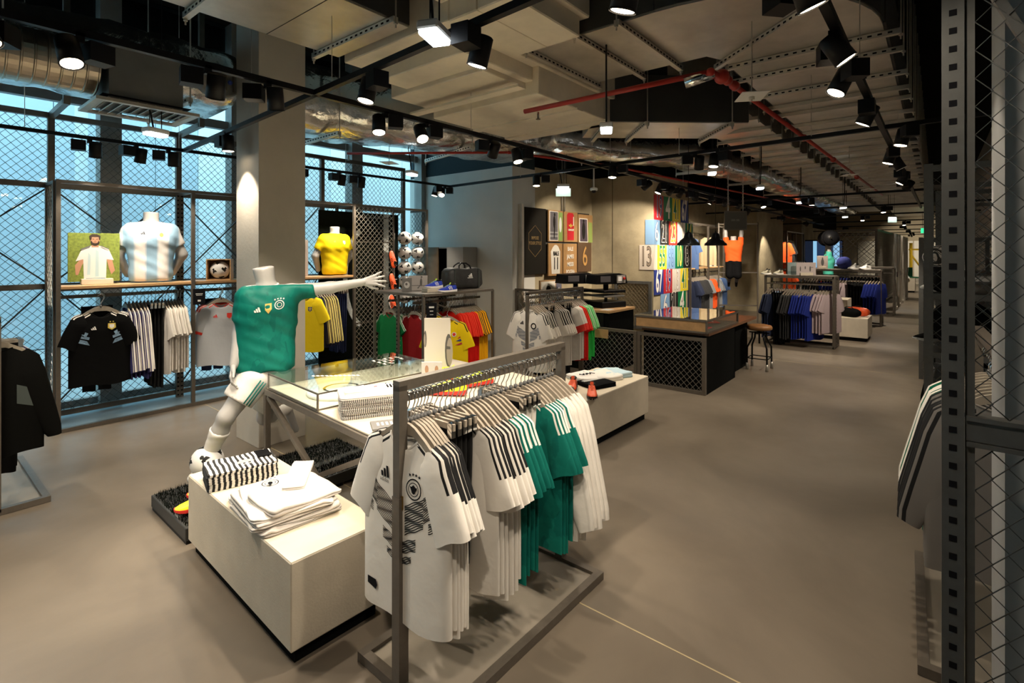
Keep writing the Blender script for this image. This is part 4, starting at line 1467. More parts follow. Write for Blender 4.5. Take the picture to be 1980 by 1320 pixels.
def folded(parent, sx, sy, h, m, seed=0, name='folded_cloth', wob=0.006, z0=0.0):
    nx, ny = 14, 12
    key = (round(sx, 3), round(sy, 3), round(h, 3), m.name, seed)
    if key not in FOLD_CACHE:
        rnd = random.Random(seed)
        off = Vector((rnd.uniform(0, 50), rnd.uniform(0, 50), 0))
        mb = MB()
        rings = []
        prof = [(-0.03, 0.15), (0.0, 0.0), (0.0, 0.0)]
        levels = [(0.97, 0.0), (1.0, 0.15), (1.0, 0.38), (0.965, 0.47), (0.955, 0.5), (0.965, 0.53), (1.0, 0.62), (1.0, 0.85), (0.975, 0.98), (0.86, 1.02), (0.65, 1.03), (0.35, 1.03), (0.0, 1.03)]
        n = 56
        for s, zz in levels:
            ring = []
            for k in range(n):
                a = 2 * PI * k / n
                ca, sa = math.cos(a), math.sin(a)
                x = sx / 2 * math.copysign(abs(ca) ** 0.16, ca) * s
                y = sy / 2 * math.copysign(abs(sa) ** 0.16, sa) * s
                v = Vector((x, y, 0))
                nz = (mnoise.noise(v * 9 + off) * 1.3 + mnoise.noise(v * 23 + off) * 0.6) * wob * zz
                e = 1 + mnoise.noise(Vector((ca * 2, sa * 2, zz)) + off) * 0.02
                ring.append((x * e, y * e, h * zz + nz))
            rings.append(ring)
        mb.loops(rings[:-1], True, True)
        FOLD_CACHE[key] = mb.mesh(name, m, True)
    return obj(name, FOLD_CACHE[key], parent, (0, 0, z0))


def mat_zebra(name, a, b_, scale, dist, rot=0.0):
    if name in MATS:
        return MATS[name]
    m, nt, bs = principled(name)
    L = nt.links
    tc = N(nt, 'ShaderNodeTexCoord')
    mp = N(nt, 'ShaderNodeMapping')
    mp.inputs['Rotation'].default_value = (0, 0, rot)
    L.new(tc.outputs['Object'], mp.inputs[0])
    wv = N(nt, 'ShaderNodeTexWave')
    wv.inputs['Scale'].default_value = scale
    wv.inputs['Distortion'].default_value = dist
    wv.inputs['Detail'].default_value = 1.5
    wv.inputs['Detail Scale'].default_value = 0.8
    L.new(mp.outputs[0], wv.inputs['Vector'])
    gt = N(nt, 'ShaderNodeMath', operation='GREATER_THAN')
    gt.inputs[1].default_value = 0.5
    L.new(wv.outputs['Fac'], gt.inputs[0])
    mx = N(nt, 'ShaderNodeMix', data_type='RGBA')
    mx.inputs[6].default_value = (*a, 1)
    mx.inputs[7].default_value = (*b_, 1)
    L.new(gt.outputs[0], mx.inputs[0])
    L.new(mx.outputs[2], bs.inputs['Base Color'])
    bs.inputs['Roughness'].default_value = 0.85
    MATS[name] = m
    return m


M_zebra = mat_zebra('zebra_jersey', C_WHITE, (0.012, 0.012, 0.012), 11.5, 2.6)
M_hair = mat_zebra('hairline_jersey', C_WHITE, (0.012, 0.012, 0.012), 36, 2.5, 0.6)

# zebra stack on the near plinth
zx, zy = 1.315, 3.10
for i in range(7):
    t = thing('folded_shirt', 'black and white zebra-striped folded shirt in the stack on the near plinth' if i < 6 else 'topmost zebra-striped folded shirt with round crest on the near plinth', 'folded shirt',
              (zx + random.uniform(-.004, .004), zy, 0.449 + i * 0.0135), R(-14) + random.uniform(-.02, .02), 'zebra-striped folded shirts' if i < 6 else None)
    folded(t, 0.36, 0.235, 0.0135, M_zebra, i % 3)
    if i == 6:
        MB().add([(0.02 + 0.045 * math.cos(a), -0.03 + 0.04 * math.sin(a), 0.016) for a in [2 * PI * k / 20 for k in range(20)]], [tuple(range(20))]).build('crest_patch', mat('grey_print', (0.35, 0.34, 0.33), 0.8), t)
        MB().bx(0.09, 0.165, 0.0, 0.11, 0.0145, 0.0175).build('collar', M_blk_cloth, t)
M_white2 = mat('off_white_cloth', (0.62, 0.575, 0.53), 0.85, 0, 0.05, 10, 0.3, 18)
# white heap of tops and trousers on the near plinth
specs = [(0.40, 0.46, 0.02, 0.0, 0.0, 8), (0.41, 0.45, 0.02, 0.012, 0.0, -3), (0.39, 0.44, 0.022, -0.008, 0.01, 5), (0.38, 0.43, 0.022, 0.0, 0.0, -4), (0.36, 0.30, 0.022, 0.02, -0.06, 10)]
zz = 0.449
for i, (sx, sy, h_, dx, dy, an) in enumerate(specs):
    t = thing('folded_shirt', ['lowest folded white top in the pile on the near plinth', 'second folded white top in the pile on the near plinth', 'third folded white top in the pile on the near plinth',
                               'white folded sweatshirt with eagle crest on the near plinth', 'small folded pale grey shorts on the front of the white pile'][i], 'folded shirt', (1.305 + dx, 2.56 + dy, zz), R(-12 + an))
    folded(t, sx, sy, h_, M_white if i == 3 else M_white2, 5 + i, wob=0.018)
    if i == 3:
        mb = MB()
        for r0, r1 in ((0.037, 0.042), (0.024, 0.027)):
            mb.loops([[(-0.05 + r * math.cos(a), 0.13 + r * math.sin(a), h_ + 0.016) for a in [2 * PI * k / 24 for k in range(24)]] for r in (r0, r1)])
        mb.add([(-0.05 + 0.012 * math.cos(a), 0.13 + 0.018 * math.sin(a), h_ + 0.016) for a in [2 * PI * k / 10 for k in range(10)]], [tuple(range(10))])
        mb.build('crest_print', M_ink, t)
        mb = MB()
        for k in range(4):
            s_ = star(-0.075 + k * 0.019, 0.0, 0.008)
            mb.add([(a, 0.187 - b_, h_ + 0.016) for a, b_ in s_], [tuple(range(10))])
        mb.build('crest_stars', M_ink, t)
    zz += h_ * 0.86
t = thing('folded_trousers', 'white trouser leg with faint stripes laid across the white pile', 'folded trousers', (1.43, 2.66, zz), R(52))
folded(t, 0.34, 0.11, 0.02, M_white, 21, wob=0.012)
mb = MB()
for k in range(3):
    mb.bx(-0.15, 0.15, -0.03 + k * 0.018, -0.022 + k * 0.018, 0.018, 0.0225)
mb.build('side_stripe', mat('cream_stripe', (0.70, 0.62, 0.48), 0.85), t)
t = thing('folded_trousers', 'rumpled white trousers along the left of the white pile', 'folded trousers', (1.175, 2.66, 0.449), R(-6))
folded(t, 0.10, 0.40, 0.035, M_white, 22, wob=0.02)
MB().cyl((0.0, 0.1, 0.03), (0, 0.1, 0.046), 0.008, 8).build('button', M_ink, t)

# stack of hairline shirts on the table
tx, ty = 1.86, 2.62
for i in range(9):
    t = thing('folded_shirt', 'folded white shirt with hairline print in the stack on the table' if i < 8 else 'topmost folded white shirt with black sleeve stripes on the table stack', 'folded shirt',
              (tx + random.uniform(-.005, .005), ty + random.uniform(-.004, .004), TZ + i * 0.0135), R(-28) + random.uniform(-.03, .03), 'hairline shirts stacked on the table' if i < 8 else None)
    folded(t, 0.36, 0.27, 0.0135, M_hair if i < 8 else M_white, i % 4)
    if i == 8:
        mb = MB()
        for k in range(3):
            mb.bx(0.105 + k * 0.02, 0.115 + k * 0.02, 0.03, 0.13, 0.0135, 0.0165)
        mb.build('sleeve_stripe', M_ink, t)
        folded(t, 0.12, 0.13, 0.02, M_white, 40, 'turned_collar', 0.01, 0.012).location = (-0.09, 0.0, 0.01)
        MB().bx(0.03, 0.05, 0.07, 0.08, 0.014, 0.0165).build('red_label', M_redtrim, t)
t = thing('price_sign', 'flat grey price sign lying on the table front', 'sign', (1.76, 2.32, TZ), R(-30))
MB().cham(-0.09, 0.09, -0.07, 0.07, 0, 0.012, 0.002).build('sign_block', mat('slate_sign', (0.16, 0.155, 0.15), 0.6), t)
mb = MB()
for k in range(5):
    mb.bx(-0.06 + k * 0.024, -0.048 + k * 0.024, -0.02, 0.03, 0.012, 0.0128)
mb.build('white_print', M_whitep, t)


def photo_card(label, loc, rz, w_, h_, bgc, figure, base=True, lean=0.0, name='photo_card', thick=0.008, cat='photo'):
    """upright printed card: backing, flat printed shapes, wooden foot. figure: list of (polygon in 0..1, colour)"""
    t = thing(name, label, cat, loc, rz)
    cd = MB().cham(-w_ / 2, w_ / 2, 0, thick, 0, h_, 0.001).build('card', mat('card_%.2f_%.2f_%.2f' % bgc, bgc, 0.6), t)
    for i, (poly, c) in enumerate(figure):
        mb = MB()
        mb.add([((x - 0.5) * w_, -0.0012 - 0.0005 * i, y * h_) for x, y in poly], [tuple(range(len(poly)))])
        mb.build('print_shape', mat('ink_%.2f_%.2f_%.2f' % c, c, 0.6), cd)
    if base:
        MB().cham(-w_ * 0.32, w_ * 0.32, -0.03, 0.03, -0.001, 0.05, 0.003).build('card_foot', M_boxtop, t)
    return t


def ell(cx, cy, rx, ry, n=14):
    return [(cx + rx * math.cos(2 * PI * k / n), cy + ry * math.sin(2 * PI * k / n)) for k in range(n)]


GREYK = (0.10, 0.095, 0.09)
photo_card('tall white card with two printed half faces on the table', (2.56, 2.80, TZ), R(-50), 0.19, 0.47, (0.72, 0.67, 0.60),
           [(ell(0.93, 0.50, 0.14, 0.26), GREYK), (ell(0.97, 0.48, 0.12, 0.22), (0.35, 0.30, 0.26)), ([(0.84, 0.52), (1.0, 0.52), (1.0, 0.56), (0.86, 0.57)], GREYK), (ell(0.04, 0.68, 0.05, 0.13), GREYK), (ell(0.02, 0.66, 0.035, 0.1), (0.35, 0.30, 0.26))])
photo_card('small card with two players in white shirts on the table', (2.38, 2.66, TZ), R(-50), 0.14, 0.20, (0.52, 0.50, 0.50),
           [([(0.08, 0), (0.4, 0), (0.42, 0.62), (0.08, 0.6)], (0.75, 0.72, 0.70)), ([(0.58, 0), (0.9, 0), (0.92, 0.6), (0.6, 0.62)], (0.75, 0.72, 0.70)), (ell(0.26, 0.75, 0.09, 0.14), (0.35, 0.2, 0.13)), (ell(0.74, 0.74, 0.09, 0.14), (0.35, 0.2, 0.13)), ([(0.1, 0), (0.4, 0), (0.38, 0.18), (0.1, 0.18)], GREYK), ([(0.6, 0), (0.88, 0), (0.88, 0.18), (0.62, 0.18)], GREYK)], base=False)

# ------------------------------------------------------------------ turf podium and ball
PD = thing('turf_podium', 'low black artificial turf podium under the kicking mannequin', 'podium', (1.15, 3.46, 0), R(-1.0))
PX, PY, PZ = 1.40, 0.66, 0.10
MB().cham(0, PX, 0, PY, 0.022, PZ, 0.004).build('tray', mat('black_tray', (0.03, 0.03, 0.028), 0.5), PD)
for x in (0.0, 0.3, 0.62, 0.95, PX - 0.12):
    MB().bx(x + 0.005, x + 0.1, 0.005, PY - 0.005, 0, 0.022).build('tray_foot', M_black, PD)
rnd = random.Random(4)
mbk, mbw = MB(), MB()
for i in range(15000):
    x, y = rnd.uniform(0.01, PX - 0.01), rnd.uniform(0.01, PY - 0.01)
    white = abs(y - 0.20 - 0.05 * x) < 0.028
    hgt = rnd.uniform(0.014, 0.030)
    a = rnd.uniform(0, 6.28)
    dx, dy = math.cos(a) * 0.0022, math.sin(a) * 0.0022
    lx, ly = rnd.uniform(-.008, .008), rnd.uniform(-.008, .008)
    (mbw if white else mbk).add([(x - dx, y - dy, PZ - 0.001), (x + dx, y + dy, PZ - 0.001), (x + lx, y + ly, PZ + hgt)], [(0, 1, 2)])
o = obj('turf_blades', mbk.mesh('turf_blades', M_turf, False, False), PD)
o['kind'] = 'stuff'
o = obj('white_line', mbw.mesh('white_line', M_turfw, False, False), PD)
o['kind'] = 'stuff'

BALLM = None


def ball_mesh():
    """panelled football: icosphere whose patches round 12 axes are black, pixel-edged"""
    import bmesh
    b = bmesh.new()
    bmesh.ops.create_icosphere(b, subdivisions=4, radius=0.11)
    ico = bmesh.new()
    bmesh.ops.create_icosphere(ico, subdivisions=1, radius=1)
    ax = [v.co.normalized() for v in ico.verts]
    ico.free()
    for f in b.faces:
        c = f.calc_center_median().normalized()
        f.smooth = True
        dd = [c.angle(a) for a in ax]
        i = int(np.argmin(dd))
        a = ax[i]
        u = a.orthogonal().normalized()
        v = a.cross(u)
        q = c - a * c.dot(a)
        th = math.atan2(q.dot(v), q.dot(u))
        rad = dd[i]
        f.material_index = 1 if rad < 0.24 + 0.08 * math.sin(3 * th + i) else 0
    me = bpy.data.meshes.new('football')
    b.to_mesh(me)
    b.free()
    me.materials.append(mat('ball_white', (0.80, 0.78, 0.75), 0.4))
    me.materials.append(mat('ball_black', (0.018, 0.018, 0.018), 0.45, 0, 0.4, 90))
    return me


BALLM = ball_mesh()


def football(loc, label, rot=(0, 0, 0), group=None, s=1.0):
    t = thing('football', label, 'ball', (loc[0], loc[1], loc[2] - 0.11 * s), 0, group)
    o = obj('ball_shell', BALLM, t, (0, 0, 0.11 * s))
    o.rotation_euler = rot
    o.scale = (s, s, s)
    return t


football((1.488, 4.06, 0.243), 'white football with black patches at the kicking mannequin foot', (0.5, 0.9, 1.3))

t = thing('display_disc', 'white round disc lying inside the glass case on the table', 'disc', (1.98, 3.12, TZ))
MB().lathe([(0.0, 0.0), (0.22, 0.0), (0.225, 0.012), (0.21, 0.03), (0.0, 0.035)], n=36).build('disc', M_whitep, t, True)
MB().lathe([(0.10, 0.0325), (0.12, 0.0335)], n=28).build('print_ring', M_ink, t)

# ================================================================== MANNEQUINS
def surf_net(fn, lo, hi, h):
    """naive surface nets: one continuous quad mesh of the zero level of fn(points)"""
    lo = np.array(lo, float)
    hi = np.array(hi, float)
    n = np.maximum(3, np.ceil((hi - lo) / h).astype(int) + 1)
    xs = [lo[i] + h * np.arange(n[i]) for i in range(3)]
    X, Y, Zg = np.meshgrid(*xs, indexing='ij')
    V = fn(X, Y, Zg)
    inside = V < 0
    cnt = np.zeros(tuple(n - 1), int)
    for dx in (0, 1):
        for dy in (0, 1):
            for dz in (0, 1):
                cnt += inside[dx:n[0] - 1 + dx, dy:n[1] - 1 + dy, dz:n[2] - 1 + dz]
    act = (cnt > 0) & (cnt < 8)
    idx = -np.ones(act.shape, int)
    ci = np.argwhere(act)
    idx[act] = np.arange(len(ci))
    acc = np.zeros((len(ci), 3))
    w_ = np.zeros(len(ci))
    corners = [(a, b_, c) for a in (0, 1) for b_ in (0, 1) for c in (0, 1)]
    for a in corners:
        for ax in range(3):
            if a[ax] == 1:
                continue
            b_ = list(a)
            b_[ax] = 1
            va = V[ci[:, 0] + a[0], ci[:, 1] + a[1], ci[:, 2] + a[2]]
            vb = V[ci[:, 0] + b_[0], ci[:, 1] + b_[1], ci[:, 2] + b_[2]]
            cr = (va < 0) != (vb < 0)
            t = np.where(cr, va / np.where(cr, va - vb, 1), 0)
            pos = np.tile(np.array(a, float), (len(ci), 1))
            pos[:, ax] += t
            acc[cr] += pos[cr]
            w_[cr] += 1
    verts = lo + (ci + acc / w_[:, None]) * h
    faces = []
    for ax in range(3):
        o1, o2 = [(1, 2), (2, 0), (0, 1)][ax]
        sl0 = [slice(1, n[i] - 1) for i in range(3)]
        sl0[ax] = slice(0, n[ax] - 1)
        sl1 = list(sl0)
        sl1[ax] = slice(1, n[ax])
        A, B = inside[tuple(sl0)], inside[tuple(sl1)]
        e = np.argwhere(A != B)
        if len(e) == 0:
            continue
        flip = A[A != B]
        base = e + np.array([0 if i == ax else 1 for i in range(3)])
        q = []
        for d1, d2 in ((-1, -1), (0, -1), (0, 0), (-1, 0)):
            c = base.copy()
            c[:, o1] += d1
            c[:, o2] += d2
            q.append(idx[c[:, 0], c[:, 1], c[:, 2]])
        q = np.stack(q, 1)
        q[~flip] = q[~flip][:, ::-1]
        faces.append(q)
    return verts, np.concatenate(faces)


def cone(a, b_, ra, rb, sq=(1, 1, 1)):
    return (np.array(a, float), np.array(b_, float), ra, rb, sq)


def sdf_cone(c, X, Y, Zg, inf=0.0):
    a, b_, ra, rb, sq = c
    d = b_ - a
    L2 = max(1e-9, float(d @ d))
    px, py, pz = X - a[0], Y - a[1], Zg - a[2]
    t = np.clip((px * d[0] + py * d[1] + pz * d[2]) / L2, 0, 1)
    qx, qy, qz = px - t * d[0], py - t * d[1], pz - t * d[2]
    return np.sqrt(qx * qx + qy * qy + qz * qz) - (ra + (rb - ra) * t) - inf


def smin(a, b_, k):
    h = np.clip(0.5 + 0.5 * (b_ - a) / k, 0, 1)
    return b_ * (1 - h) + a * h - k * h * (1 - h)


def sdf_union(cones, k, inf=0.0):
    def f(X, Y, Zg):
        v = None
        for c in cones:
            d = sdf_cone(c, X, Y, Zg, inf)
            v = d if v is None else smin(v, d, k)
        return v
    return f


def bounds(cones, pad):
    P = np.array([p for c in cones for p in (c[0] - max(c[2], c[3]), c[0] + max(c[2], c[3]), c[1] - max(c[2], c[3]), c[1] + max(c[2], c[3]))])
    return P.min(0) - pad, P.max(0) + pad


def net_obj(name, fn, lo, hi, h, m, parent, uvfn=None):
    v, f = surf_net(fn, lo, hi, h)
    me = bpy.data.meshes.new(name)
    me.from_pydata(v.tolist(), [], f.tolist())
    for mm in (m if isinstance(m, (list, tuple)) else [m]):
        me.materials.append(mm)
    me.polygons.foreach_set('use_smooth', [True] * len(me.polygons))
    if uvfn:
        add_uv(me, [uvfn(*p) for p in v])
    me.update()
    return obj(name, me, parent), v


def halfspace(p, nrm):
    p = np.array(p, float)
    nrm = np.array(nrm, float)
    nrm /= np.linalg.norm(nrm)
    return lambda X, Y, Zg: (X - p[0]) * nrm[0] + (Y - p[1]) * nrm[1] + (Zg - p[2]) * nrm[2]


def wrinkle(amp, sx, sy, sz, ph=0.0):
    return lambda X, Y, Zg: amp * (np.sin(X * sx + Zg * sz * 0.6 + ph) * np.sin(Zg * sz + Y * sy + ph * 2) + 0.5 * np.sin(Zg * sz * 2.1 + X * sx * 1.7))


def cap_disc(name, c, r, m, parent, h=0.02):
    MB().lathe([(r * 0.97, 0), (r, 0.004), (r, h)], c, 20, cap0=True, cap1=True).build(name, m, parent, True)


def hand_cones(w_, dirv, up, s=1.0, spread=0.25, curl=0.25, side=1):
    """palm + four fingers + thumb as cones from the wrist; dirv: hand direction, up: back of the hand"""
    d = Vector(dirv).normalized()
    u = Vector(up)
    u = (u - d * u.dot(d)).normalized()
    r = d.cross(u).normalized() * side
    W = Vector(w_)
    out = []
    P = lambda a, b_, c: tuple(W + (d * a + r * b_ + u * c) * s)
    for k in range(4):
        b_ = (k - 1.5) * 0.020
        out.append(cone(P(0.01, b_ * 0.5, 0), P(0.085, b_ * 1.05, 0), 0.0155 * s, 0.0125 * s))
        ln = (0.070, 0.080, 0.076, 0.060)[k]
        sp = (k - 1.5) * spread * 0.3
        b0 = b_ * 1.05
        p1 = (0.085 + ln * 0.5 * math.cos(sp), b0 + ln * 0.5 * math.sin(sp), -ln * 0.5 * curl * 0.6)
        p2 = (p1[0] + ln * 0.5 * math.cos(sp) * (1 - curl * 0.4), p1[1] + ln * 0.5 * math.sin(sp), p1[2] - ln * 0.5 * curl * 1.6)
        out.append(cone(P(0.085, b0, 0), P(*p1), 0.0105 * s, 0.0090 * s))
        out.append(cone(P(*p1), P(*p2), 0.0090 * s, 0.0070 * s))
    out.append(cone(P(0.02, -0.022, -0.004), P(0.055, -0.052, -0.012), 0.0145 * s, 0.0115 * s))
    out.append(cone(P(0.055, -0.052, -0.012), P(0.095, -0.066, -0.018), 0.0105 * s, 0.0080 * s))
    return out


# ---- the kicking mannequin (world coordinates)
KM = thing('mannequin', 'headless grey mannequin in teal shirt and white shorts kicking a ball', 'mannequin', (1.55, 4.0, 0.1))
O = np.array((1.55, 4.0, 0.1))


# joints, metres from the podium point
J = {k: np.array(v) for k, v in {
    'neck': (0.286, -0.056, 1.536),
    'neckb': (0.315, -0.061, 1.378),
    'chest': (0.318, -0.064, 1.236),
    'waist': (0.296, -0.069, 0.991),
    'pelv': (0.284, -0.086, 0.788),
    'ls': (0.179, -0.021, 1.314),
    'le': (0.136, -0.000, 1.043),
    'lw': (0.066, -0.073, 0.831),
    'rs': (0.468, -0.152, 1.346),
    're': (0.683, -0.321, 1.370),
    'rw': (0.874, -0.490, 1.412),
    'lh': (0.212, -0.092, 0.725),
    'lk': (0.014, -0.072, 0.470),
    'la': (-0.066, 0.089, 0.117),
    'lt': (-0.154, 0.070, 0.047),
    'rh': (0.360, -0.084, 0.696),
    'rk': (0.378, 0.115, 0.342),
    'ra': (0.667, 0.315, 0.302),
    'rt': (0.747, 0.327, 0.100),
}.items()}
side = (J['rs'] - J['ls'])
side /= np.linalg.norm(side)
up = np.array((0, 0, 1.0))
fwd = np.cross(up, side)
fwd /= np.linalg.norm(fwd)          # away from the viewer or towards: fixed below
if fwd @ np.array((-0.77, -0.63, 0)) < 0:
    fwd = -fwd
ch, wa, pe = J['chest'], J['waist'], J['pelv']
torso = [cone(ch - side * 0.085 + fwd * 0.015, ch + side * 0.085 + fwd * 0.015, 0.115, 0.115),
         cone(J['neckb'] - up * 0.03, ch - up * 0.02, 0.09, 0.13),
         cone(J['ls'] + side * 0.02, J['rs'] - side * 0.02, 0.062, 0.062),
         cone(wa - side * 0.092, wa + side * 0.092, 0.104, 0.104),
         cone((ch + wa) / 2 - side * 0.095, (ch + wa) / 2 + side * 0.095, 0.112, 0.112),
         cone(pe - side * 0.092, pe + side * 0.088, 0.108, 0.108),
         cone((wa + pe) / 2 - side * 0.088, (wa + pe) / 2 + side * 0.088, 0.104, 0.104),
         cone(wa, pe, 0.112, 0.118)]
neck = [cone(J['neckb'] - up * 0.02, J['neck'] + (J['neck'] - J['neckb']) * 0.3, 0.062, 0.080)]
arms_up = [cone(J['ls'], J['le'], 0.058, 0.045), cone(J['rs'], J['re'], 0.058, 0.046)]
arms_lo = [cone(J['le'], J['lw'], 0.045, 0.030), cone(J['re'], J['rw'], 0.045, 0.030)]
legs_up = [cone(J['lh'], J['lk'], 0.092, 0.058), cone(J['rh'], J['rk'], 0.092, 0.058)]
calf = lambda a, b_: (a + (b_ - a) * 0.3)
legs_lo = [cone(J['lk'], calf(J['lk'], J['la']), 0.056, 0.058), cone(calf(J['lk'], J['la']), J['la'], 0.058, 0.036), cone(J['la'], J['lt'], 0.038, 0.026),
           cone(J['rk'], calf(J['rk'], J['ra']), 0.056, 0.058), cone(calf(J['rk'], J['ra']), J['ra'], 0.058, 0.036), cone(J['ra'], J['rt'], 0.036, 0.028)]
body = torso + neck + arms_up + arms_lo + legs_up + legs_lo
f0 = sdf_union(body, 0.025)
cutn = halfspace(J['neck'], (J['neck'] - J['neckb']) * np.array((1, 1, 1)) + np.array((0.0, 0, 0.02)))
lo, hi = bounds(body, 0.02)
v1, q1 = surf_net(lambda X, Y, Zg: np.maximum(f0(X, Y, Zg), cutn(X, Y, Zg)), lo, hi, 0.013)
vs, fs = v1.tolist(), q1.tolist()
for wr, el_, s_, c_, sd in (('rw', 're', 0.3, 0.15, -1), ('lw', 'le', 0.0, 0.55, 1)):
    hc = hand_cones(J[wr], J[wr] - J[el_], (-0.72, -0.66, 0.15) if wr == 'rw' else tuple(-side), 1.05, 0.9 if wr == 'rw' else 0.2, c_, sd)
    hc.append(cone(J[wr] - (J[wr] - J[el_]) * 0.12, J[wr] + (J[wr] - J[el_]) * 0.08, 0.030, 0.019))
    lo, hi = bounds(hc, 0.012)
    v2, q2 = surf_net(sdf_union(hc, 0.008), lo, hi, 0.0042)
    o_ = len(vs)
    vs += v2.tolist()
    fs += (q2 + o_).tolist()
me = bpy.data.meshes.new('mannequin_body')
me.from_pydata(vs, [], fs)
me.materials.append(M_mann)
me.polygons.foreach_set('use_smooth', [True] * len(me.polygons))
obj('mannequin_body', me, KM)

# shirt: torso and upper arms, a little wider, cut at hem, cuffs and neck
fsh = sdf_union(torso + arms_up, 0.055, 0.013)
fto = sdf_union(torso, 0.055, 0.013)
wr_ = wrinkle(0.0028, 24, 20, 34)
hem = halfspace(pe - up * 0.025, (0, 0, -1))
nk = halfspace(J['neckb'] + up * 0.022, (0.0, 0, 1))
cl_ = halfspace(J['ls'] + (J['le'] - J['ls']) * 0.66, J['le'] - J['ls'])
cr_ = halfspace(J['rs'] + (J['re'] - J['rs']) * 0.60, J['re'] - J['rs'])


def shirt_fn(X, Y, Zg):
    sl = np.maximum(sdf_cone(arms_up[0], X, Y, Zg, 0.019), cl_(X, Y, Zg))
    sr = np.maximum(sdf_cone(arms_up[1], X, Y, Zg, 0.019), cr_(X, Y, Zg))
    v = smin(smin(fto(X, Y, Zg), sl, 0.035), sr, 0.035) + wr_(X, Y, Zg)
    v = np.maximum(v, hem(X, Y, Zg) + 0.008 * np.sin(X * 30))
    return np.maximum(v, nk(X, Y, Zg))


lo, hi = bounds(torso + arms_up, 0.03)
Pl = [J['neckb'], J['ls'], J['rs'], J['le'], J['re']]


def uv_sh(x, y, z):
    p = np.array((x, y, z))
    # distance from shoulder line neck->shoulder->elbow on the top
    best = 9
    for a, b_ in ((J['neckb'] + side * 0.05, J['rs'] + up * 0.06), (J['neckb'] - side * 0.05, J['ls'] + up * 0.06)):
        d = b_ - a
        t_ = (p - a) @ d / (d @ d)
        if -0.1 < t_ < 1.15:
            q = p - a - d * t_
            best = min(best, abs(q @ fwd) if q @ up > -0.07 else 9)
    return (best, 1.0 if best < 0.05 else 0.0)


net_obj('jersey', shirt_fn, lo, hi, 0.0125, mat_stripe('mannequin_teal_jersey', (0.003, 0.165, 0.125), C_WHITE, 0.0055, 0.02, tri=(0.0, 0.115, 0.092), rough=0.55), KM, uv_sh)
# collar ring
MB().tube([tuple(J['neckb'] + up * 0.020 + 0.074 * (side * math.cos(a) + fwd * math.sin(a)) - up * 0.012 * max(0, math.sin(a))) for a in [2 * PI * k / 24 for k in range(25)]], 0.009, 8, cap=False).build('collar', M_white, KM, True)
# shorts
shc = [cone(pe - side * 0.06, pe + side * 0.06, 0.108, 0.108), cone(J['lh'], J['lk'], 0.118, 0.112), cone(J['rh'], J['rk'], 0.118, 0.105)]
fst = sdf_union(shc, 0.04)
c1 = halfspace(J['lh'] + (J['lk'] - J['lh']) * 0.62, J['lk'] - J['lh'])
c2 = halfspace(J['rh'] + (J['rk'] - J['rh']) * 0.55, J['rk'] - J['rh'])
wsh = wrinkle(0.004, 18, 22, 20, 1.3)
lo, hi = bounds(shc, 0.03)
mid = halfspace((J['lh'] + J['rh']) / 2, side)


def shorts_fn(X, Y, Zg):
    v = fst(X, Y, Zg) + wsh(X, Y, Zg)
    s_ = mid(X, Y, Zg)
    cut = np.where(s_ < 0, c1(X, Y, Zg), c2(X, Y, Zg))
    return np.maximum(np.maximum(v, cut), halfspace(pe + up * 0.02, (0, 0, 1))(X, Y, Zg))


net_obj('shorts', shorts_fn, lo, hi, 0.014, M_white, KM)
M_tealtrim = mat('teal_trim', (0.0, 0.14, 0.11), 0.8)
axis = J['lk'] - J['lh']
axn = axis / np.linalg.norm(axis)
toview = np.array((-0.60, -0.78, 0.15))
toview = toview - axn * (toview @ axn)
toview /= np.linalg.norm(toview)
sd_ = np.cross(axn, toview)
for k in (-1, 0, 1):
    ang = k * 0.20 + 0.75
    dirn = toview * math.cos(ang) - sd_ * math.sin(ang)
    if (dirn @ side) < 0:
        dirn = toview * math.cos(-ang) - sd_ * math.sin(-ang)
    pts = [tuple(J['lh'] + axis * t_ + dirn * (0.119 - 0.006 * t_ + 0.001)) for t_ in (0.02, 0.2, 0.4, 0.6)]
    MB().tube(pts, 0.005, 6).build('side_stripe', M_tealtrim, KM, True)
# socks
for kk, aa, nm in (('lk', 'la', 1), ('rk', 'ra', 2)):
    sk = [cone(calf(J[kk], J[aa]), J[aa], 0.064, 0.042), cone(J[kk] + (J[aa] - J[kk]) * 0.12, calf(J[kk], J[aa]), 0.060, 0.064)]
    fk = sdf_union(sk, 0.02)
    ck = halfspace(J[kk] + (J[aa] - J[kk]) * 0.27, J[kk] - J[aa])
    lo, hi = bounds(sk, 0.02)
    wk = wrinkle(0.0012, 10, 10, 70)
    net_obj('sock', lambda X, Y, Zg: np.maximum(fk(X, Y, Zg) + wk(X, Y, Zg), ck(X, Y, Zg)), lo, hi, 0.011, M_white, KM)
# boot on the standing foot
bt = [cone(J['la'] - up * 0.01, J['lt'], 0.045, 0.033), cone(J['la'], J['la'] - up * 0.05, 0.04, 0.04)]
lo, hi = bounds(bt, 0.015)
net_obj('boot', sdf_union(bt, 0.02), lo, hi, 0.01, mat('white_boot', (0.7, 0.68, 0.64), 0.5), KM)


def chest_decal(name, polys, m, parent, J_=J):
    """print on the mannequin chest: polygons in metres (right, up) from the chest centre, dropped onto the cloth"""
    mb = MB()
    for p in polys:
        vv = []
        for a, b_ in p:
            q = ch + side * a + up * b_ + fwd * 0.30
            lo_, hi_ = 0.0, 0.35
            for _ in range(28):
                m_ = (lo_ + hi_) / 2
                pt = q - fwd * m_
                val = fsh(np.array([pt[0]]), np.array([pt[1]]), np.array([pt[2]]))[0] + wr_(np.array([pt[0]]), np.array([pt[1]]), np.array([pt[2]]))[0]
                if val > 0.0028:
                    lo_ = m_
                else:
                    hi_ = m_
            vv.append(tuple(q - fwd * lo_))
        mb.add(vv, [tuple(range(len(vv)))])
    mb.build(name, m, parent)


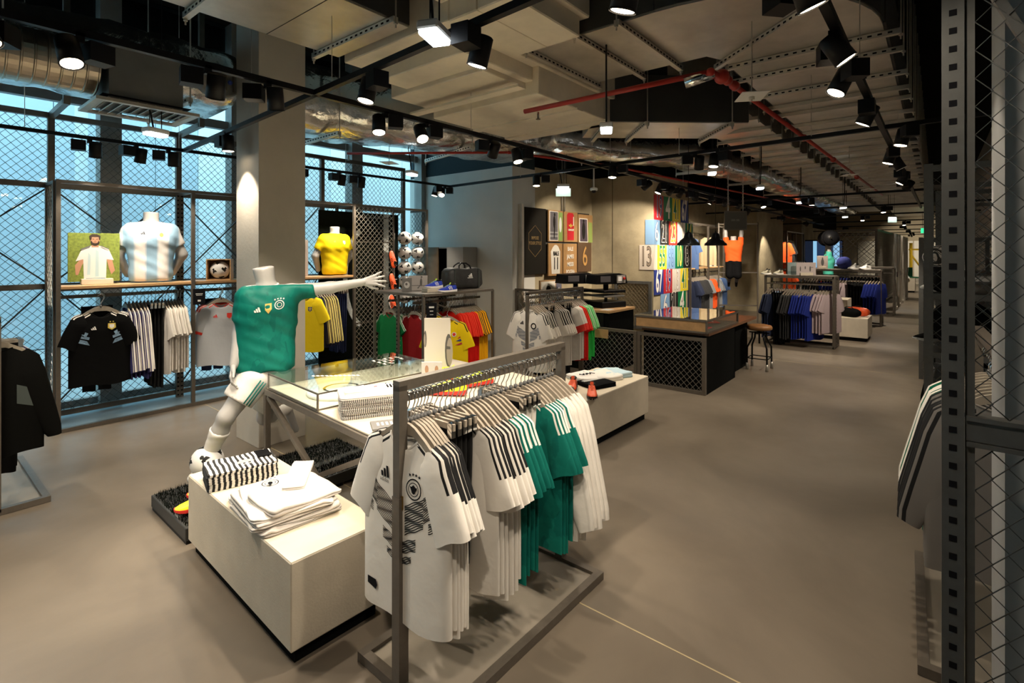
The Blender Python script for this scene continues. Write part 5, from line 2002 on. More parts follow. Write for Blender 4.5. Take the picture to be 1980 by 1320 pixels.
fl_ = lambda ps: [[(a, -b_) for a, b_ in p] for p in ps]
chest_decal('team_crest', ringpolys(0.075, 0.015, 0.028, 0.034) + ringpolys(0.075, 0.015, 0.014, 0.018), M_white, KM)
chest_decal('crest_stars', [star(0.045 + i * 0.02, 0.062 + abs(i - 1.5) * -0.004, 0.008) for i in range(4)], M_white, KM)
chest_decal('maker_logo', fl_(three_bar_logo(-0.075, 0.02, 0.036)), M_white, KM)
chest_decal('gold_patch', [[(-0.022, 0.035), (0.022, 0.035), (0.022, -0.01), (0.0, -0.04), (-0.022, -0.01)]], mat('yellow_gold_patch', (0.65, 0.48, 0.12), 0.5), KM)


# ---- torso forms on the shelves
def bust(label, loc, rz, jersey, cm, scale=1.0, arms='down', collar=True, name='torso_form', crest=None, logo=None, legs=None):
    """headless torso (local: faces -y), origin on the shelf under the hem"""
    t = thing(name, label, 'mannequin', loc, rz)
    t.scale = (scale, scale, scale)
    A = lambda *p: np.array(p, float)
    z0 = 0.05
    to = [cone(A(-0.095, -0.02, z0 + 0.38), A(0.095, -0.02, z0 + 0.38), 0.112, 0.112), cone(A(-0.155, 0.01, z0 + 0.47), A(0.155, 0.01, z0 + 0.47), 0.06, 0.06),
          cone(A(0, 0.0, z0 + 0.50), A(0, 0, z0 + 0.38), 0.085, 0.13), cone(A(-0.088, 0, z0 + 0.29), A(0.088, 0, z0 + 0.29), 0.106, 0.106), cone(A(-0.078, 0, z0 + 0.20), A(0.078, 0, z0 + 0.20), 0.102, 0.102), cone(A(-0.073, 0, z0 + 0.10), A(0.073, 0, z0 + 0.10), 0.10, 0.10),
          cone(A(-0.075, 0, z0 + 0.0), A(0.075, 0, z0 + 0.0), 0.102, 0.102)]
    ne = [cone(A(0, 0.0, z0 + 0.52), A(0, -0.01, z0 + 0.72), 0.064, 0.072)]
    if arms == 'down':
        au = [cone(A(s * 0.17, 0.01, z0 + 0.46), A(s * 0.275, 0.05, z0 + 0.22), 0.064, 0.05) for s in (-1, 1)]
        al = [cone(A(s * 0.275, 0.05, z0 + 0.22), A(s * 0.19, 0.13, z0 + 0.02), 0.050, 0.036) for s in (-1, 1)]
    else:
        au = [cone(A(s * 0.165, 0.01, z0 + 0.46), A(s * 0.19, 0.0, z0 + 0.74), 0.058, 0.046) for s in (-1, 1)]
        al = [cone(A(s * 0.19, 0.0, z0 + 0.74), A(s * 0.185, 0.0, z0 + 0.98), 0.045, 0.034) for s in (-1, 1)]
    bd = to + ne + au + al
    fb = sdf_union(bd, 0.025)
    lo, hi = bounds(bd, 0.02)
    top = z0 + 0.655
    v, q = surf_net(lambda X, Y, Zg: np.maximum(np.maximum(fb(X, Y, Zg), np.where(np.abs(X) < 0.1, Zg - top, -1)), z0 - 0.04 - Zg), lo, hi, 0.014)
    me = bpy.data.meshes.new('form_body')
    me.from_pydata(v.tolist(), [], q.tolist())
    me.materials.append(M_mann)
    me.polygons.foreach_set('use_smooth', [True] * len(me.polygons))
    obj('form_body', me, t)
    fs_ = sdf_union(to, 0.055, 0.012)
    wk = wrinkle(0.0025, 22, 20, 30, rz)
    e0, e1 = au[0][0], au[0][1]
    f0_, f1_ = au[1][0], au[1][1]
    ka = halfspace(e0 + (e1 - e0) * 0.62, e1 - e0)
    kb = halfspace(f0_ + (f1_ - f0_) * 0.62, f1_ - f0_)

    def jf(X, Y, Zg):
        s0 = np.maximum(sdf_cone(au[0], X, Y, Zg, 0.016), ka(X, Y, Zg))
        s1 = np.maximum(sdf_cone(au[1], X, Y, Zg, 0.016), kb(X, Y, Zg))
        v_ = smin(smin(fs_(X, Y, Zg), s0, 0.03), s1, 0.03) + wk(X, Y, Zg)
        v_ = np.maximum(v_, z0 - 0.05 - Zg)
        if arms == 'down':
            v_ = np.maximum(v_, Zg - (z0 + 0.555))
        else:
            v_ = np.maximum(v_, np.where(np.abs(X) < 0.10, Zg - (z0 + 0.555), -1))
        return v_
    lo, hi = bounds(to + au, 0.03)

    def uvb(x, y, z):
        if abs(x) < 0.07 or z < z0 + 0.44:
            return (9, 0)
        return (abs(y - 0.01), 1.0 if z > z0 + 0.5 - 0.35 * max(0, abs(x) - 0.07) else 0.0)
    net_obj('jersey', jf, lo, hi, 0.013, jersey, t, uvb)
    if collar:
        MB().tube([(0.068 * math.cos(a), 0.066 * math.sin(a), z0 + 0.553 - 0.012 * max(0, -math.sin(a))) for a in [2 * PI * k / 20 for k in range(21)]], 0.007, 8, cap=False).build('collar', cm, t, True)
    MB().cyl((0, 0.02, -0.0), (0, 0.02, z0 + 0.02), 0.014, 10).cyl((0, 0.02, 0), (0, 0.02, 0.006), 0.06, 16).build('stand_rod', M_frame, t, True)

    def fy(x, z):
        lo_, hi_ = -0.35, 0.0
        for _ in range(26):
            m_ = (lo_ + hi_) / 2
            val = jf(np.array([x]), np.array([m_]), np.array([z]))[0]
            if val > 0.0025:
                lo_ = m_
            else:
                hi_ = m_
        return lo_
    for nm, polys, mm in (crest or []):
        mb = MB()
        for p in polys:
            mb.add([(x, fy(x, z0 + 0.42 + z), z0 + 0.42 + z) for x, z in p], [tuple(range(len(p)))])
        mb.build(nm, mm, t)
    return t


M_argj = mat_stripe('white_jersey_pale_blue_bands', (0.78, 0.75, 0.72), (0.03, 0.03, 0.035), 0.0045, 0.018, band=((0.30, 0.47, 0.62), 0.19, 0.095))
bust('torso form in white and pale blue striped shirt on the window shelf', (1.90, 6.74, 1.43), R(-13), M_argj, M_white, 1.08,
     crest=[('maker_logo', fl_(three_bar_logo(-0.075, 0.0, 0.03)), M_ink), ('team_crest', [disc(0.08, 0.0, 0.018, 12, 0.022)], mat('gold_crest', (0.6, 0.35, 0.05), 0.5))])
M_swej = mat_stripe('bright_yellow_jersey', (0.90, 0.66, 0.005), (0.015, 0.02, 0.05), 0.004, 0.5, count=1)
bust('torso form in yellow shirt on the window shelf right of the pillar', (4.14, 6.70, 1.43), R(-4), M_swej, mat('navy_rib', (0.02, 0.025, 0.06), 0.8), 0.97,
     crest=[('maker_logo', fl_(three_bar_logo(-0.07, 0.0, 0.028)), mat('gold_ink', (0.55, 0.36, 0.02), 0.6)), ('team_crest', [[(0.06, 0.025), (0.1, 0.025), (0.1, -0.01), (0.08, -0.03), (0.06, -0.01)]], mat('white_crest', (0.75, 0.72, 0.5), 0.6))])

# ================================================================== MESH SCREENS AND WINDOW BAYS
def mesh_wires(mb, x0, x1, z0, z1, pitch=0.078, pz=0.08, r=0.0022, y=0.0):
    """chain-link diamonds in the local x-z rectangle"""
    k = pz / pitch
    span = (x1 - x0) + (z1 - z0) / k
    n = int(span / pitch) + 2
    for s in (1, -1):
        for i in range(n):
            # line: x = c + s*(z-z0)/k
            c = (x0 - (z1 - z0) / k + i * pitch) if s > 0 else (x0 + i * pitch)
            za, zb = z0, z1
            xa, xb = c, c + s * (z1 - z0) / k
            if s > 0:
                if xa < x0:
                    za, xa = z0 + (x0 - xa) * k, x0
                if xb > x1:
                    zb, xb = z0 + (x1 - c) * k, x1
            else:
                if xa > x1:
                    za, xa = z0 + (c - x1) * k, x1
                if xb < x0:
                    zb, xb = z0 + (c - x0) * k, x0
            if zb - za < 0.004:
                continue
            mb.bar((xa, y + s * r * 0.8, za), (xb, y + s * r * 0.8, zb), r * 2, r * 2)
    return mb


def screen(label, p0, p1, z0, z1, tube=0.03, wire=M_wire, pitch=0.078, r=0.0022, name='mesh_screen', rails=(), cat='mesh screen', posts=2, frame=M_frame, meshes=None, holes=False):
    """framed chain-link screen standing from p0 to p1"""
    a, b_ = Vector((*p0, 0)), Vector((*p1, 0))
    L = (b_ - a).length
    t = thing(name, label, cat, (p0[0], p0[1], z0), math.atan2(p1[1] - p0[1], p1[0] - p0[0]))
    H = z1 - z0
    if posts:
        for x in ((0, L) if posts == 2 else (L,)):
            MB().bar((x, 0, 0), (x, 0, H), tube).build('post', frame, t)
    for z in [tube / 2, H - tube / 2] + [q - z0 for q in rails]:
        MB().bar((tube / 2, 0, z), (L - tube / 2, 0, z), tube).build('rail', frame, t)
    o = mesh_wires(MB(), tube / 2, L - tube / 2, tube, H - tube, pitch, pitch * 1.03, r).build('wire_mesh', wire, t)
    o['kind'] = 'stuff'
    return t


cols = [(-3.4, -2.25), (-2.25, -1.1), (-1.1, -0.03), (-0.03, 1.1), (1.1, 2.25), (2.25, 3.2), (3.2, 4.12), (4.12, 5.62)]
cname = ['far left outside the picture', 'left outside the picture', 'at the left picture edge', 'left of the first shirt bay', 'behind the striped torso form', 'behind the pillar', 'behind the yellow torso form', 'behind the ball stand']
for (a, b_), nm in zip(cols, cname):
    screen('tall dark wire mesh window screen ' + nm, (a, 7.0), (b_, 7.0), 0.06, 3.17, 0.055, M_wire_dk, rails=(1.40, 2.43), r=0.0021, posts=2 if a < -3 else 1)
    t = thing('cross_brace', 'thin diagonal cross bracing ' + nm, 'brace', (a, 7.05, 0))
    for z0, z1 in ((0.15, 1.38), (1.44, 2.40)):
        MB().bar((0.03, 0, z0), (b_ - a - 0.03, 0, z1), 0.014).build('brace_rod', M_wire_dk, t)
        MB().bar((0.03, 0.016, z1), (b_ - a - 0.03, 0.016, z0), 0.014).build('brace_rod', M_wire_dk, t)


def slotted_post(parent, x, y, z0, z1, w=0.04, face=(0, -1), pitch=0.05, name='slotted_post', m=M_frame, hs=0.018):
    MB().bar((x, y, z0), (x, y, z1), w).build(name, m, parent)
    mb = MB()
    z = z0 + 0.06
    while z < z1 - 0.02:
        cx, cy = x + face[0] * (w / 2 + 0.0005), y + face[1] * (w / 2 + 0.0005)
        if face[0]:
            mb.bx(cx - 0.001, cx + 0.001, cy - hs / 2, cy + hs / 2, z - hs / 2, z + hs / 2)
        else:
            mb.bx(cx - hs / 2, cx + hs / 2, cy - 0.001, cy + 0.001, z - hs / 2, z + hs / 2)
        z += pitch
    o = mb.build('slot_holes', M_ink, parent)
    return o


FY, BY = 6.54, 6.96
UZ = 2.45
bays = [(1.08, 2.25, 'first window shirt bay left of the pillar'), (2.25, 3.30, 'second window shirt bay behind the pillar'), (3.30, 4.36, 'third window shirt bay right of the pillar')]
for a, b_, nm in bays:
    t = thing('shelving_bay', 'brown steel ' + nm, 'shelving', (a, FY, 0))
    L = b_ - a
    for x in ((0.0, L) if a < 1.5 else (L,)):
        MB().bar((x, 0, 0.0), (x, 0, UZ), 0.036).build('front_post', M_frame, t)
        MB().bar((x, 0.018, UZ - 0.018), (x, BY - FY, UZ - 0.018), 0.03).build('top_rail', M_frame, t)
    slotted_post(t, L - 0.02, BY - FY, 0.0, UZ, 0.036)
    slotted_post(t, 0.02, BY - FY, 0.0, UZ, 0.036)
    MB().bar((0.018, 0, UZ - 0.018), (L - 0.018, 0, UZ - 0.018), 0.034).build('top_rail', M_frame, t)
    MB().bar((0.018, 0, 0.02), (L - 0.018, 0, 0.02), 0.038).build('base_rail', M_frame, t)
    MB().bx(0.02, L - 0.02, 0.02, BY - FY, 0.01, 0.025).build('base_plate', mat('bay_base_sheet', (0.34, 0.40, 0.42), 0.28, 0.3, 0.1, 4), t)
    MB().cham(0.01, L - 0.01, 0.0, BY - FY - 0.02, 1.385, 1.415, 0.003).build('wood_shelf', M_wood, t)
    MB().bx(0.01, L - 0.01, 0.02, BY - FY, 1.368, 1.384).build('shelf_tray', M_frame_dk, t)
    MB().bar((0.03, 0.18, 1.30), (L - 0.03, 0.18, 1.30), 0.014, 0.035).build('hanging_rail', M_frame, t)
    for x in (0.06, L - 0.06):
        MB().bar((x, BY - FY, 1.30), (x, 0.18, 1.30), 0.02).build('rail_arm', M_frame, t)
t = screen('narrow mesh end panel of the first window bay', (1.06, 6.58), (1.06, 6.94), 0.0, 2.44, 0.03, M_wire)

# --- first bay contents
grass = mat('printed_grass', (0.17, 0.22, 0.03), 0.7, 0, 0.35, 40)
t = thing('photo_board', 'grass-green photo board of a bearded player in a white striped shirt', 'photo', (1.40, 6.74, 1.415), R(-6))
MB().cham(-0.21, 0.21, 0, 0.03, 0.03, 0.53, 0.002).build('board', grass, t)
skin, dkh = (0.48, 0.25, 0.15), (0.035, 0.02, 0.012)
figs = [([(-0.13, 0.10), (-0.10, 0.20), (-0.07, 0.26), (-0.115, 0.26), (-0.155, 0.20), (-0.15, 0.10)], skin), ([(0.10, 0.26), (0.145, 0.26), (0.17, 0.14), (0.14, 0.10), (0.12, 0.16)], skin),
        ([(-0.085, 0.06), (0.095, 0.06), (0.10, 0.26), (0.16, 0.25), (0.115, 0.37), (0.04, 0.40), (-0.03, 0.40), (-0.10, 0.37), (-0.15, 0.24), (-0.09, 0.26)], (0.72, 0.70, 0.66)),
        ([(-0.06, 0.10), (-0.035, 0.10), (-0.03, 0.30), (-0.05, 0.33)], (0.45, 0.58, 0.60)), ([(0.005, 0.08), (0.035, 0.08), (0.035, 0.34), (0.01, 0.36)], (0.45, 0.58, 0.60)),
        ([(-0.025, 0.385), (0.035, 0.385), (0.03, 0.43), (-0.02, 0.43)], skin), (ell(0.005, 0.455, 0.038, 0.058), skin), (ell(0.005, 0.432, 0.036, 0.034), dkh), (ell(0.005, 0.447, 0.026, 0.022), skin),
        ([(-0.036, 0.46), (0.046, 0.46), (0.050, 0.50), (0.02, 0.52), (-0.02, 0.52), (-0.042, 0.50)], dkh), ([(-0.024, 0.452), (0.036, 0.452), (0.034, 0.488), (-0.022, 0.488)], skin),
        ([(-0.018, 0.466), (-0.003, 0.464), (-0.003, 0.470), (-0.018, 0.473)], dkh), ([(0.013, 0.464), (0.028, 0.466), (0.028, 0.473), (0.013, 0.470)], dkh), ([(0.002, 0.447), (0.009, 0.447), (0.006, 0.466)], (0.36, 0.17, 0.10)), ([(-0.006, 0.436), (0.016, 0.436), (0.014, 0.441), (-0.004, 0.441)], (0.30, 0.10, 0.07)),
        ([(-0.115, 0.355), (-0.03, 0.395), (-0.035, 0.402), (-0.115, 0.365)], (0.1, 0.1, 0.11)), ([(0.05, 0.395), (0.118, 0.362), (0.12, 0.37), (0.05, 0.404)], (0.1, 0.1, 0.11)),
        ([(-0.07, 0.045), (0.09, 0.045), (0.09, 0.065), (-0.07, 0.065)], (0.06, 0.06, 0.07))]
for i, (pl, c_) in enumerate(figs):
    MB().add([(x, -0.001 - 0.0006 * i, z) for x, z in pl], [tuple(range(len(pl)))]).build('print_shape', mat('pic_%.2f_%.2f_%.2f' % c_, c_, 0.6), t)
MB().cham(-0.11, 0.15, -0.06, 0.05, 0, 0.06, 0.004).build('board_foot', M_boxtop, t)

HLw, HGw = 'dark hanger under the first window shelf', 'hangers in the first window bay'
ag = place_shirt(G['arg'], (1.40, 6.50, 1.30), R(-6), 'black shirt with pale blue chevrons and gold crest in the window bay', None)
hanger((1.40, 6.50, 1.30), R(-6), 'grey hanger of the black crest shirt', None)
M_pblue = mat('pale_blue_brush', (0.20, 0.31, 0.43), 0.8, 0, 0.35, 60)
for sg in (-1, 1):
    decal('chevron_print', [[(sg * 0.205, 0.14), (sg * 0.10, 0.205), (sg * 0.115, 0.235), (sg * 0.20, 0.19)], [(sg * 0.20, 0.20), (sg * 0.09, 0.245), (sg * 0.095, 0.27), (sg * 0.20, 0.235)], [(sg * 0.20, 0.245), (sg * 0.11, 0.28), (sg * 0.09, 0.325), (sg * 0.195, 0.285)]], M_pblue, 0.04, 0.72, 0.003, ag)
decal('maker_logo', three_bar_logo(-0.06, 0.175, 0.034), M_white, 0.04, 0.72, 0.004, ag)
M_goldc = mat('gold_thread', (0.62, 0.46, 0.08), 0.5)
decal('team_crest', [[(0.055, 0.12), (0.115, 0.12), (0.118, 0.165), (0.085, 0.185), (0.052, 0.165)]], M_goldc, 0.04, 0.72, 0.004, ag)
decal('crest_field', [[(0.066, 0.13), (0.104, 0.13), (0.104, 0.158), (0.085, 0.172), (0.066, 0.158)]], M_white, 0.04, 0.72, 0.0046, ag)
decal('crest_stars', [star(0.073, 0.104, 0.009), star(0.097, 0.104, 0.009)], M_goldc, 0.04, 0.72, 0.004, ag)
place_shirt(G['arg'], (1.43, 6.60, 1.30), R(-6), 'black shirt hanging right behind the black crest shirt', None)
hanger((1.43, 6.60, 1.30), R(-6), 'grey hanger right behind the black crest shirt hanger', None)
place_pants(P_blacklong, (1.43, 6.78, 1.32), R(0), 'black tracksuit trousers behind the black crest shirt', None)
p = (1.66, 6.72, 1.30)
s_ = (0.034, 0, 0)
p, _ = row('purple', 6, p, s_, RZ, 'violet track jacket with white sleeve stripes in the window bay', 'violet track jackets in the first window bay', HLw, HGw, name='track_jacket', cat='jacket')
p, _ = row(P_blacklong, 4, p, s_, RZ, 'black trousers between violet jackets and white shirts', 'black trousers in the first window bay', HLw, HGw, name='trousers', cat='trousers', pants=True)
p, _ = row('plainwhite', 7, p, (0.030, 0, 0), RZ, 'plain white shirt at the right of the first window bay', 'white shirts in the first window bay', HLw, HGw)

t = thing('bay_sign', 'small black label hanging on the second window bay post', 'sign', (2.30, 6.50, 1.24), R(-20))
MB().bx(-0.06, 0.06, 0, 0.006, -0.09, 0.09).build('sign_plate', M_ink, t)
MB().bx(-0.035, 0.035, -0.001, 0, 0.03, 0.037).bx(-0.03, 0.03, -0.001, 0, 0.015, 0.02).bx(-0.015, 0.015, -0.001, 0, -0.055, -0.035).build('white_print', M_whitep, t)

# --- second bay
sp_ = place_shirt(G['spain'], (2.54, 6.52, 1.30), R(-20), 'pale grey shirt with red shoulder stripes and crest behind the mannequin', None)
decal('maker_logo', three_bar_logo(-0.06, 0.165, 0.034), M_redtrim, 0.035, 0.72, 0.004, sp_)
decal('team_crest', [[(0.06, 0.12), (0.11, 0.12), (0.11, 0.165), (0.085, 0.185), (0.06, 0.165)]], M_redtrim, 0.035, 0.72, 0.004, sp_)
hanger((2.54, 6.52, 1.30), R(-20), 'grey hanger of the pale grey crest shirt', None)
for i in range(3):
    place_shirt(G['spain'], (2.56 + 0.012 * i, 6.58 + 0.045 * i, 1.30), R(-20), 'pale grey shirt with red cuffs stacked behind the pale grey crest shirt', 'pale grey red-cuffed shirts')
    hanger((2.56 + 0.012 * i, 6.58 + 0.045 * i, 1.30), R(-20), 'grey hanger in the second window bay', 'hangers in the second window bay')
place_pants(P_navy, (2.55, 6.80, 1.32), 0, 'dark navy trousers behind the pale grey shirts', None)
BX = thing('ball_box', 'open tan wooden display box holding a football on the window shelf', 'box', (2.60, 6.70, 1.415), R(-30))
MB().bx(-0.13, -0.118, -0.11, 0.11, 0, 0.25).bx(0.118, 0.13, -0.11, 0.11, 0, 0.25).bx(-0.118, 0.118, -0.11, 0.11, 0, 0.012).bx(-0.118, 0.118, -0.11, 0.11, 0.24, 0.25).build('box_frame', M_wood, BX)
MB().bx(-0.118, 0.118, 0.10, 0.11, 0.012, 0.24).build('box_back', M_wood, BX)
football((2.60, 6.70, 1.415 + 0.012 + 0.107), 'football with black patches inside the wooden display box', (0.8, 0.2, 0.9), s=0.97)

# --- third bay
photo_card('photo board with a yellow shirt behind the pillar edge', (3.52, 6.74, 1.415), R(-18), 0.42, 0.50, (0.50, 0.42, 0.37),
           [([(0.35, 0.0), (0.78, 0.0), (0.82, 0.45), (0.70, 0.68), (0.45, 0.70), (0.30, 0.5)], (0.80, 0.52, 0.08)), ([(0.78, 0.0), (0.92, 0.0), (0.86, 0.42), (0.80, 0.46)], (0.48, 0.25, 0.15)), (ell(0.55, 0.8, 0.11, 0.13), (0.48, 0.25, 0.15))], name='photo_board')
sw = place_shirt(G['sweden'], (3.56, 6.50, 1.30), R(-38), 'plain yellow shirt with navy neck and crest beside the pillar', None)
decal('team_crest', [[(0.06, 0.13), (0.11, 0.13), (0.11, 0.17), (0.085, 0.195), (0.06, 0.17)]], mat('navy_crest', (0.03, 0.05, 0.15), 0.6), 0.035, 0.72, 0.004, sw)
decal('crest_cross', [[(0.08, 0.135), (0.09, 0.135), (0.09, 0.185), (0.08, 0.185)], [(0.063, 0.15), (0.107, 0.15), (0.107, 0.158), (0.063, 0.158)]], M_goldc, 0.035, 0.72, 0.0046, sw)
decal('maker_logo', three_bar_logo(-0.06, 0.185, 0.03), M_ink, 0.035, 0.72, 0.004, sw)
hanger((3.56, 6.50, 1.30), R(-38), 'grey hanger of the plain yellow crest shirt', None)
for i in range(2):
    place_shirt(G['sweden'], (3.6 + 0.02 * i, 6.56 + 0.05 * i, 1.30), R(-38), 'plain yellow shirt behind the yellow crest shirt', 'yellow shirts in the third window bay')
HL3, HG3 = 'dark hanger under the third window shelf', 'hangers in the third window bay'
p = (3.80, 6.70, 1.30)
p, _ = row('navy', 2, p, s_, RZ, 'dark navy top between the yellow shirt and striped jackets', 'navy tops in the third window bay', HL3, HG3, name='top', cat='top')
p, _ = row('swnavy', 6, p, (0.038, 0, 0), RZ, 'navy track jacket with pale yellow sleeve stripes', 'yellow-striped navy jackets', HL3, HG3, name='track_jacket', cat='jacket')
p, _ = row(P_navy, 5, (4.13, 6.70, 1.32), (0.032, 0, 0), RZ, 'navy trousers at the right of the third window bay', 'navy trousers in the third window bay', HL3, HG3, name='trousers', cat='trousers', pants=True)

# --- corner bay with the ball stand
t = thing('shelving_bay', 'brown steel corner bay with ball stand and chain-link front', 'shelving', (4.36, FY, 0))
MB().bar((1.38, 0, 0.0), (1.38, 0, UZ), 0.036).build('front_post', M_frame, t)
MB().bar((0.018, 0, UZ - 0.018), (1.362, 0, UZ - 0.018), 0.034).build('top_rail', M_frame, t)
MB().bar((0.018, 0, 0.02), (1.362, 0, 0.02), 0.034).build('base_rail', M_frame, t)
MB().bar((1.38, 0, UZ - 0.018), (1.38, 0.4, UZ - 0.018), 0.03).build('top_rail', M_frame, t)
MB().bar((0.70, 0, 0.04), (0.70, 0, UZ - 0.03), 0.02).build('front_post', M_frame, t)
for z in (0.7, 1.27, 1.90, 2.27):
    MB().bar((0.02, 0.05, z), (0.70, 0.05, z), 0.02).build('shelf_bar', M_frame, t)
o = mesh_wires(MB(), 0.02, 0.70, 0.05, UZ - 0.04, 0.078, 0.08, 0.0032).build('wire_mesh', mat('bright_wire', (0.55, 0.50, 0.42), 0.4, 0.8), t)
o['kind'] = 'stuff'
o = mesh_wires(MB(), 0.0, 0.36, 0.05, UZ - 0.04, 0.078, 0.08, 0.0022)
w_o = o.build('wire_mesh', M_wire_dk, t, loc=(1.37, 0.02, 0), rz=R(90))
w_o['kind'] = 'stuff'
bp = thing('turf_backdrop', 'black turf backdrop panel with a white pitch circle behind the balls', 'panel', (4.02, 6.90, 0.1))
MB().bx(0, 1.42, 0, 0.03, 0, 2.26).build('panel', M_turf, bp)
mb = MB()
pts = [(0.78 - 0.36 * math.cos(a), 1.25 + 0.75 * math.sin(a)) for a in [R(-75 + 150 * k / 24) for k in range(25)]]
for a, b_ in zip(pts, pts[1:]):
    mb.bar((a[0], -0.004, a[1]), (b_[0], -0.004, b_[1]), 0.006, 0.075)
mb.bx(1.12, 1.22, -0.007, 0, 0.0, 2.26)
mb.build('white_line', M_turfw, bp)
bs = thing('ball_stand', 'wire stand holding two columns of footballs', 'ball stand', (5.2, 6.60, 0))
for x in (0.0, 0.26, 0.52):
    MB().cyl((x, 0.09, 0.0), (x, 0.09, 2.05), 0.007, 8).build('upright', M_wire, bs, True)
for i in range(5):
    z = 1.97 - i * 0.235
    for j in range(2):
        x = 5.2 + 0.13 + j * 0.26
        football((x, 6.60, z), 'white football with black patches on the wire ball stand', (0.3 * i, 0.7 * j + i, 1.1 * i + j), 'footballs on the wire stand', s=0.98)
        MB().tube([(0.13 + j * 0.26 + 0.085 * math.cos(a), 0.0 + 0.085 * math.sin(a), z - 0.075) for a in [2 * PI * k / 20 for k in range(21)]], 0.0035, 6, cap=False).build('ball_ring', M_wire, bs, True)
for z in (1.27, 1.02, 0.75):
    t = thing('accessory_pack', {1.27: 'upper black packaged accessory beside the balls', 1.02: 'middle black packaged accessory beside the balls', 0.75: 'lower black packaged accessory beside the balls'}[z], 'package', (5.08, 6.50, z))
    MB().cham(-0.06, 0.06, 0, 0.03, -0.1, 0.09, 0.003).build('pack', M_blackm, t)
    MB().bx(-0.035, 0.02, -0.001, 0, 0.05, 0.06).build('white_print', M_whitep, t)


# ------------------------------------------------------------------ shoes
SHOE = {}


def shoe_parts(key, up, sole, stripe, tongue, boot=False, lining=None):
    if key in SHOE:
        return SHOE[key]
    st_ = [(-0.002, 0.012, 0.055), (0.012, 0.028, 0.078), (0.04, 0.034, 0.088), (0.08, 0.035, 0.083), (0.12, 0.038, 0.086), (0.15, 0.042, 0.074), (0.18, 0.045, 0.058), (0.215, 0.044, 0.047), (0.245, 0.037, 0.038), (0.265, 0.024, 0.030), (0.274, 0.008, 0.020)]
    mb = MB()
    rings = []
    for x, w_, h_ in st_:
        ring = []
        for k in range(17):
            a = PI * k / 16
            ca, sa = math.cos(a), math.sin(a)
            ring.append((x, w_ * math.copysign(abs(ca) ** 0.7, ca), 0.012 + (h_ - 0.012) * sa ** 0.8))
        rings.append(ring)
    mb.loops(rings, True, True)
    up_m = mb.mesh(key + '_upper', up, True)
    mb = MB()
    rings = []
    for x, w_, h_ in st_:
        w2 = w_ + 0.004
        z1 = 0.020 + 0.010 * max(0, 1 - x / 0.12)
        toe = max(0, (x - 0.2) / 0.08) ** 2 * 0.016
        rings.append([(x * 1.01 - 0.002, -w2, toe), (x * 1.01 - 0.002, w2, toe), (x * 1.01 - 0.002, w2 * 0.97, z1 + toe * .4), (x * 1.01 - 0.002, -w2 * 0.97, z1 + toe * .4)])
    mb.loops(rings, True, True)
    if boot:
        for x, y in ((0.03, 0.02), (0.03, -0.02), (0.06, 0.02), (0.06, -0.02), (0.17, 0.028), (0.17, -0.028), (0.21, 0.026), (0.21, -0.026), (0.24, 0.012), (0.24, -0.012)):
            mb.cyl((x, y, 0.002), (x, y, -0.011), 0.006, 8, 0, 0.004)
    sole_m = mb.mesh(key + '_sole', sole, False)
    mb = MB()
    for sg in (-1, 1):
        for k in range(3):
            x = 0.085 + k * 0.022
            pts = []
            for j in range(5):
                u = j / 4
                xx = x + 0.020 * u
                zz = 0.028 + 0.045 * u
                # find width of upper at xx,zz
                w_ = np.interp(xx, [s[0] for s in st_], [s[1] for s in st_])
                h_ = np.interp(xx, [s[0] for s in st_], [s[2] for s in st_])
                sa = min(1, (zz - 0.012) / (h_ - 0.012)) ** (1 / 0.8)
                ca = math.sqrt(max(0, 1 - sa * sa)) ** 0.7
                pts.append((xx, sg * (w_ * ca + 0.0012), zz))
            for a, b_ in zip(pts, pts[1:]):
                mb.add([(a[0] - 0.0045, a[1], a[2]), (a[0] + 0.0045, a[1], a[2]), (b_[0] + 0.0045, b_[1], b_[2]), (b_[0] - 0.0045, b_[1], b_[2])], [(0, 1, 2, 3)])
    str_m = mb.mesh(key + '_stripes', stripe)
    mb = MB()
    for k in range(4):
        x = 0.125 + k * 0.017
        h_ = np.interp(x, [s[0] for s in st_], [s[2] for s in st_]) + 0.002
        mb.tube([(x, -0.017, h_ - 0.004), (x + 0.003, 0, h_), (x, 0.017, h_ - 0.004)], 0.0022, 6)
    mb.add([(0.105, -0.016, 0.088), (0.105, 0.016, 0.088), (0.09, 0.014, 0.112), (0.09, -0.014, 0.112)], [(0, 1, 2, 3)])
    lace_m = mb.mesh(key + '_laces', tongue)
    mb = MB()
    mb.add([(0.058 + 0.040 * math.cos(a), 0.024 * math.sin(a), 0.0885 + 0.004 * math.cos(a)) for a in [2 * PI * k / 16 for k in range(16)]], [tuple(range(16))])
    mb.tube([(0.058 + 0.042 * math.cos(a), 0.027 * math.sin(a), 0.087 + 0.006 * math.cos(a) * -1) for a in [2 * PI * k / 16 for k in range(17)]], 0.005, 6, cap=False)
    open_m = mb.mesh(key + '_opening', lining or M_black, True)
    SHOE[key] = (up_m, sole_m, str_m, lace_m, open_m)
    return SHOE[key]


def shoe(key, label, loc, rz, group=None, rx=0.0, ry=0.0, name='football_boot'):
    t = thing(name, label, 'shoe', loc, rz, group)
    t.rotation_euler = (rx, ry, rz)
    for nm, me in zip(('upper', 'sole', 'side_stripes', 'laces', 'opening'), SHOE[key]):
        obj(nm, me, t)
    return t


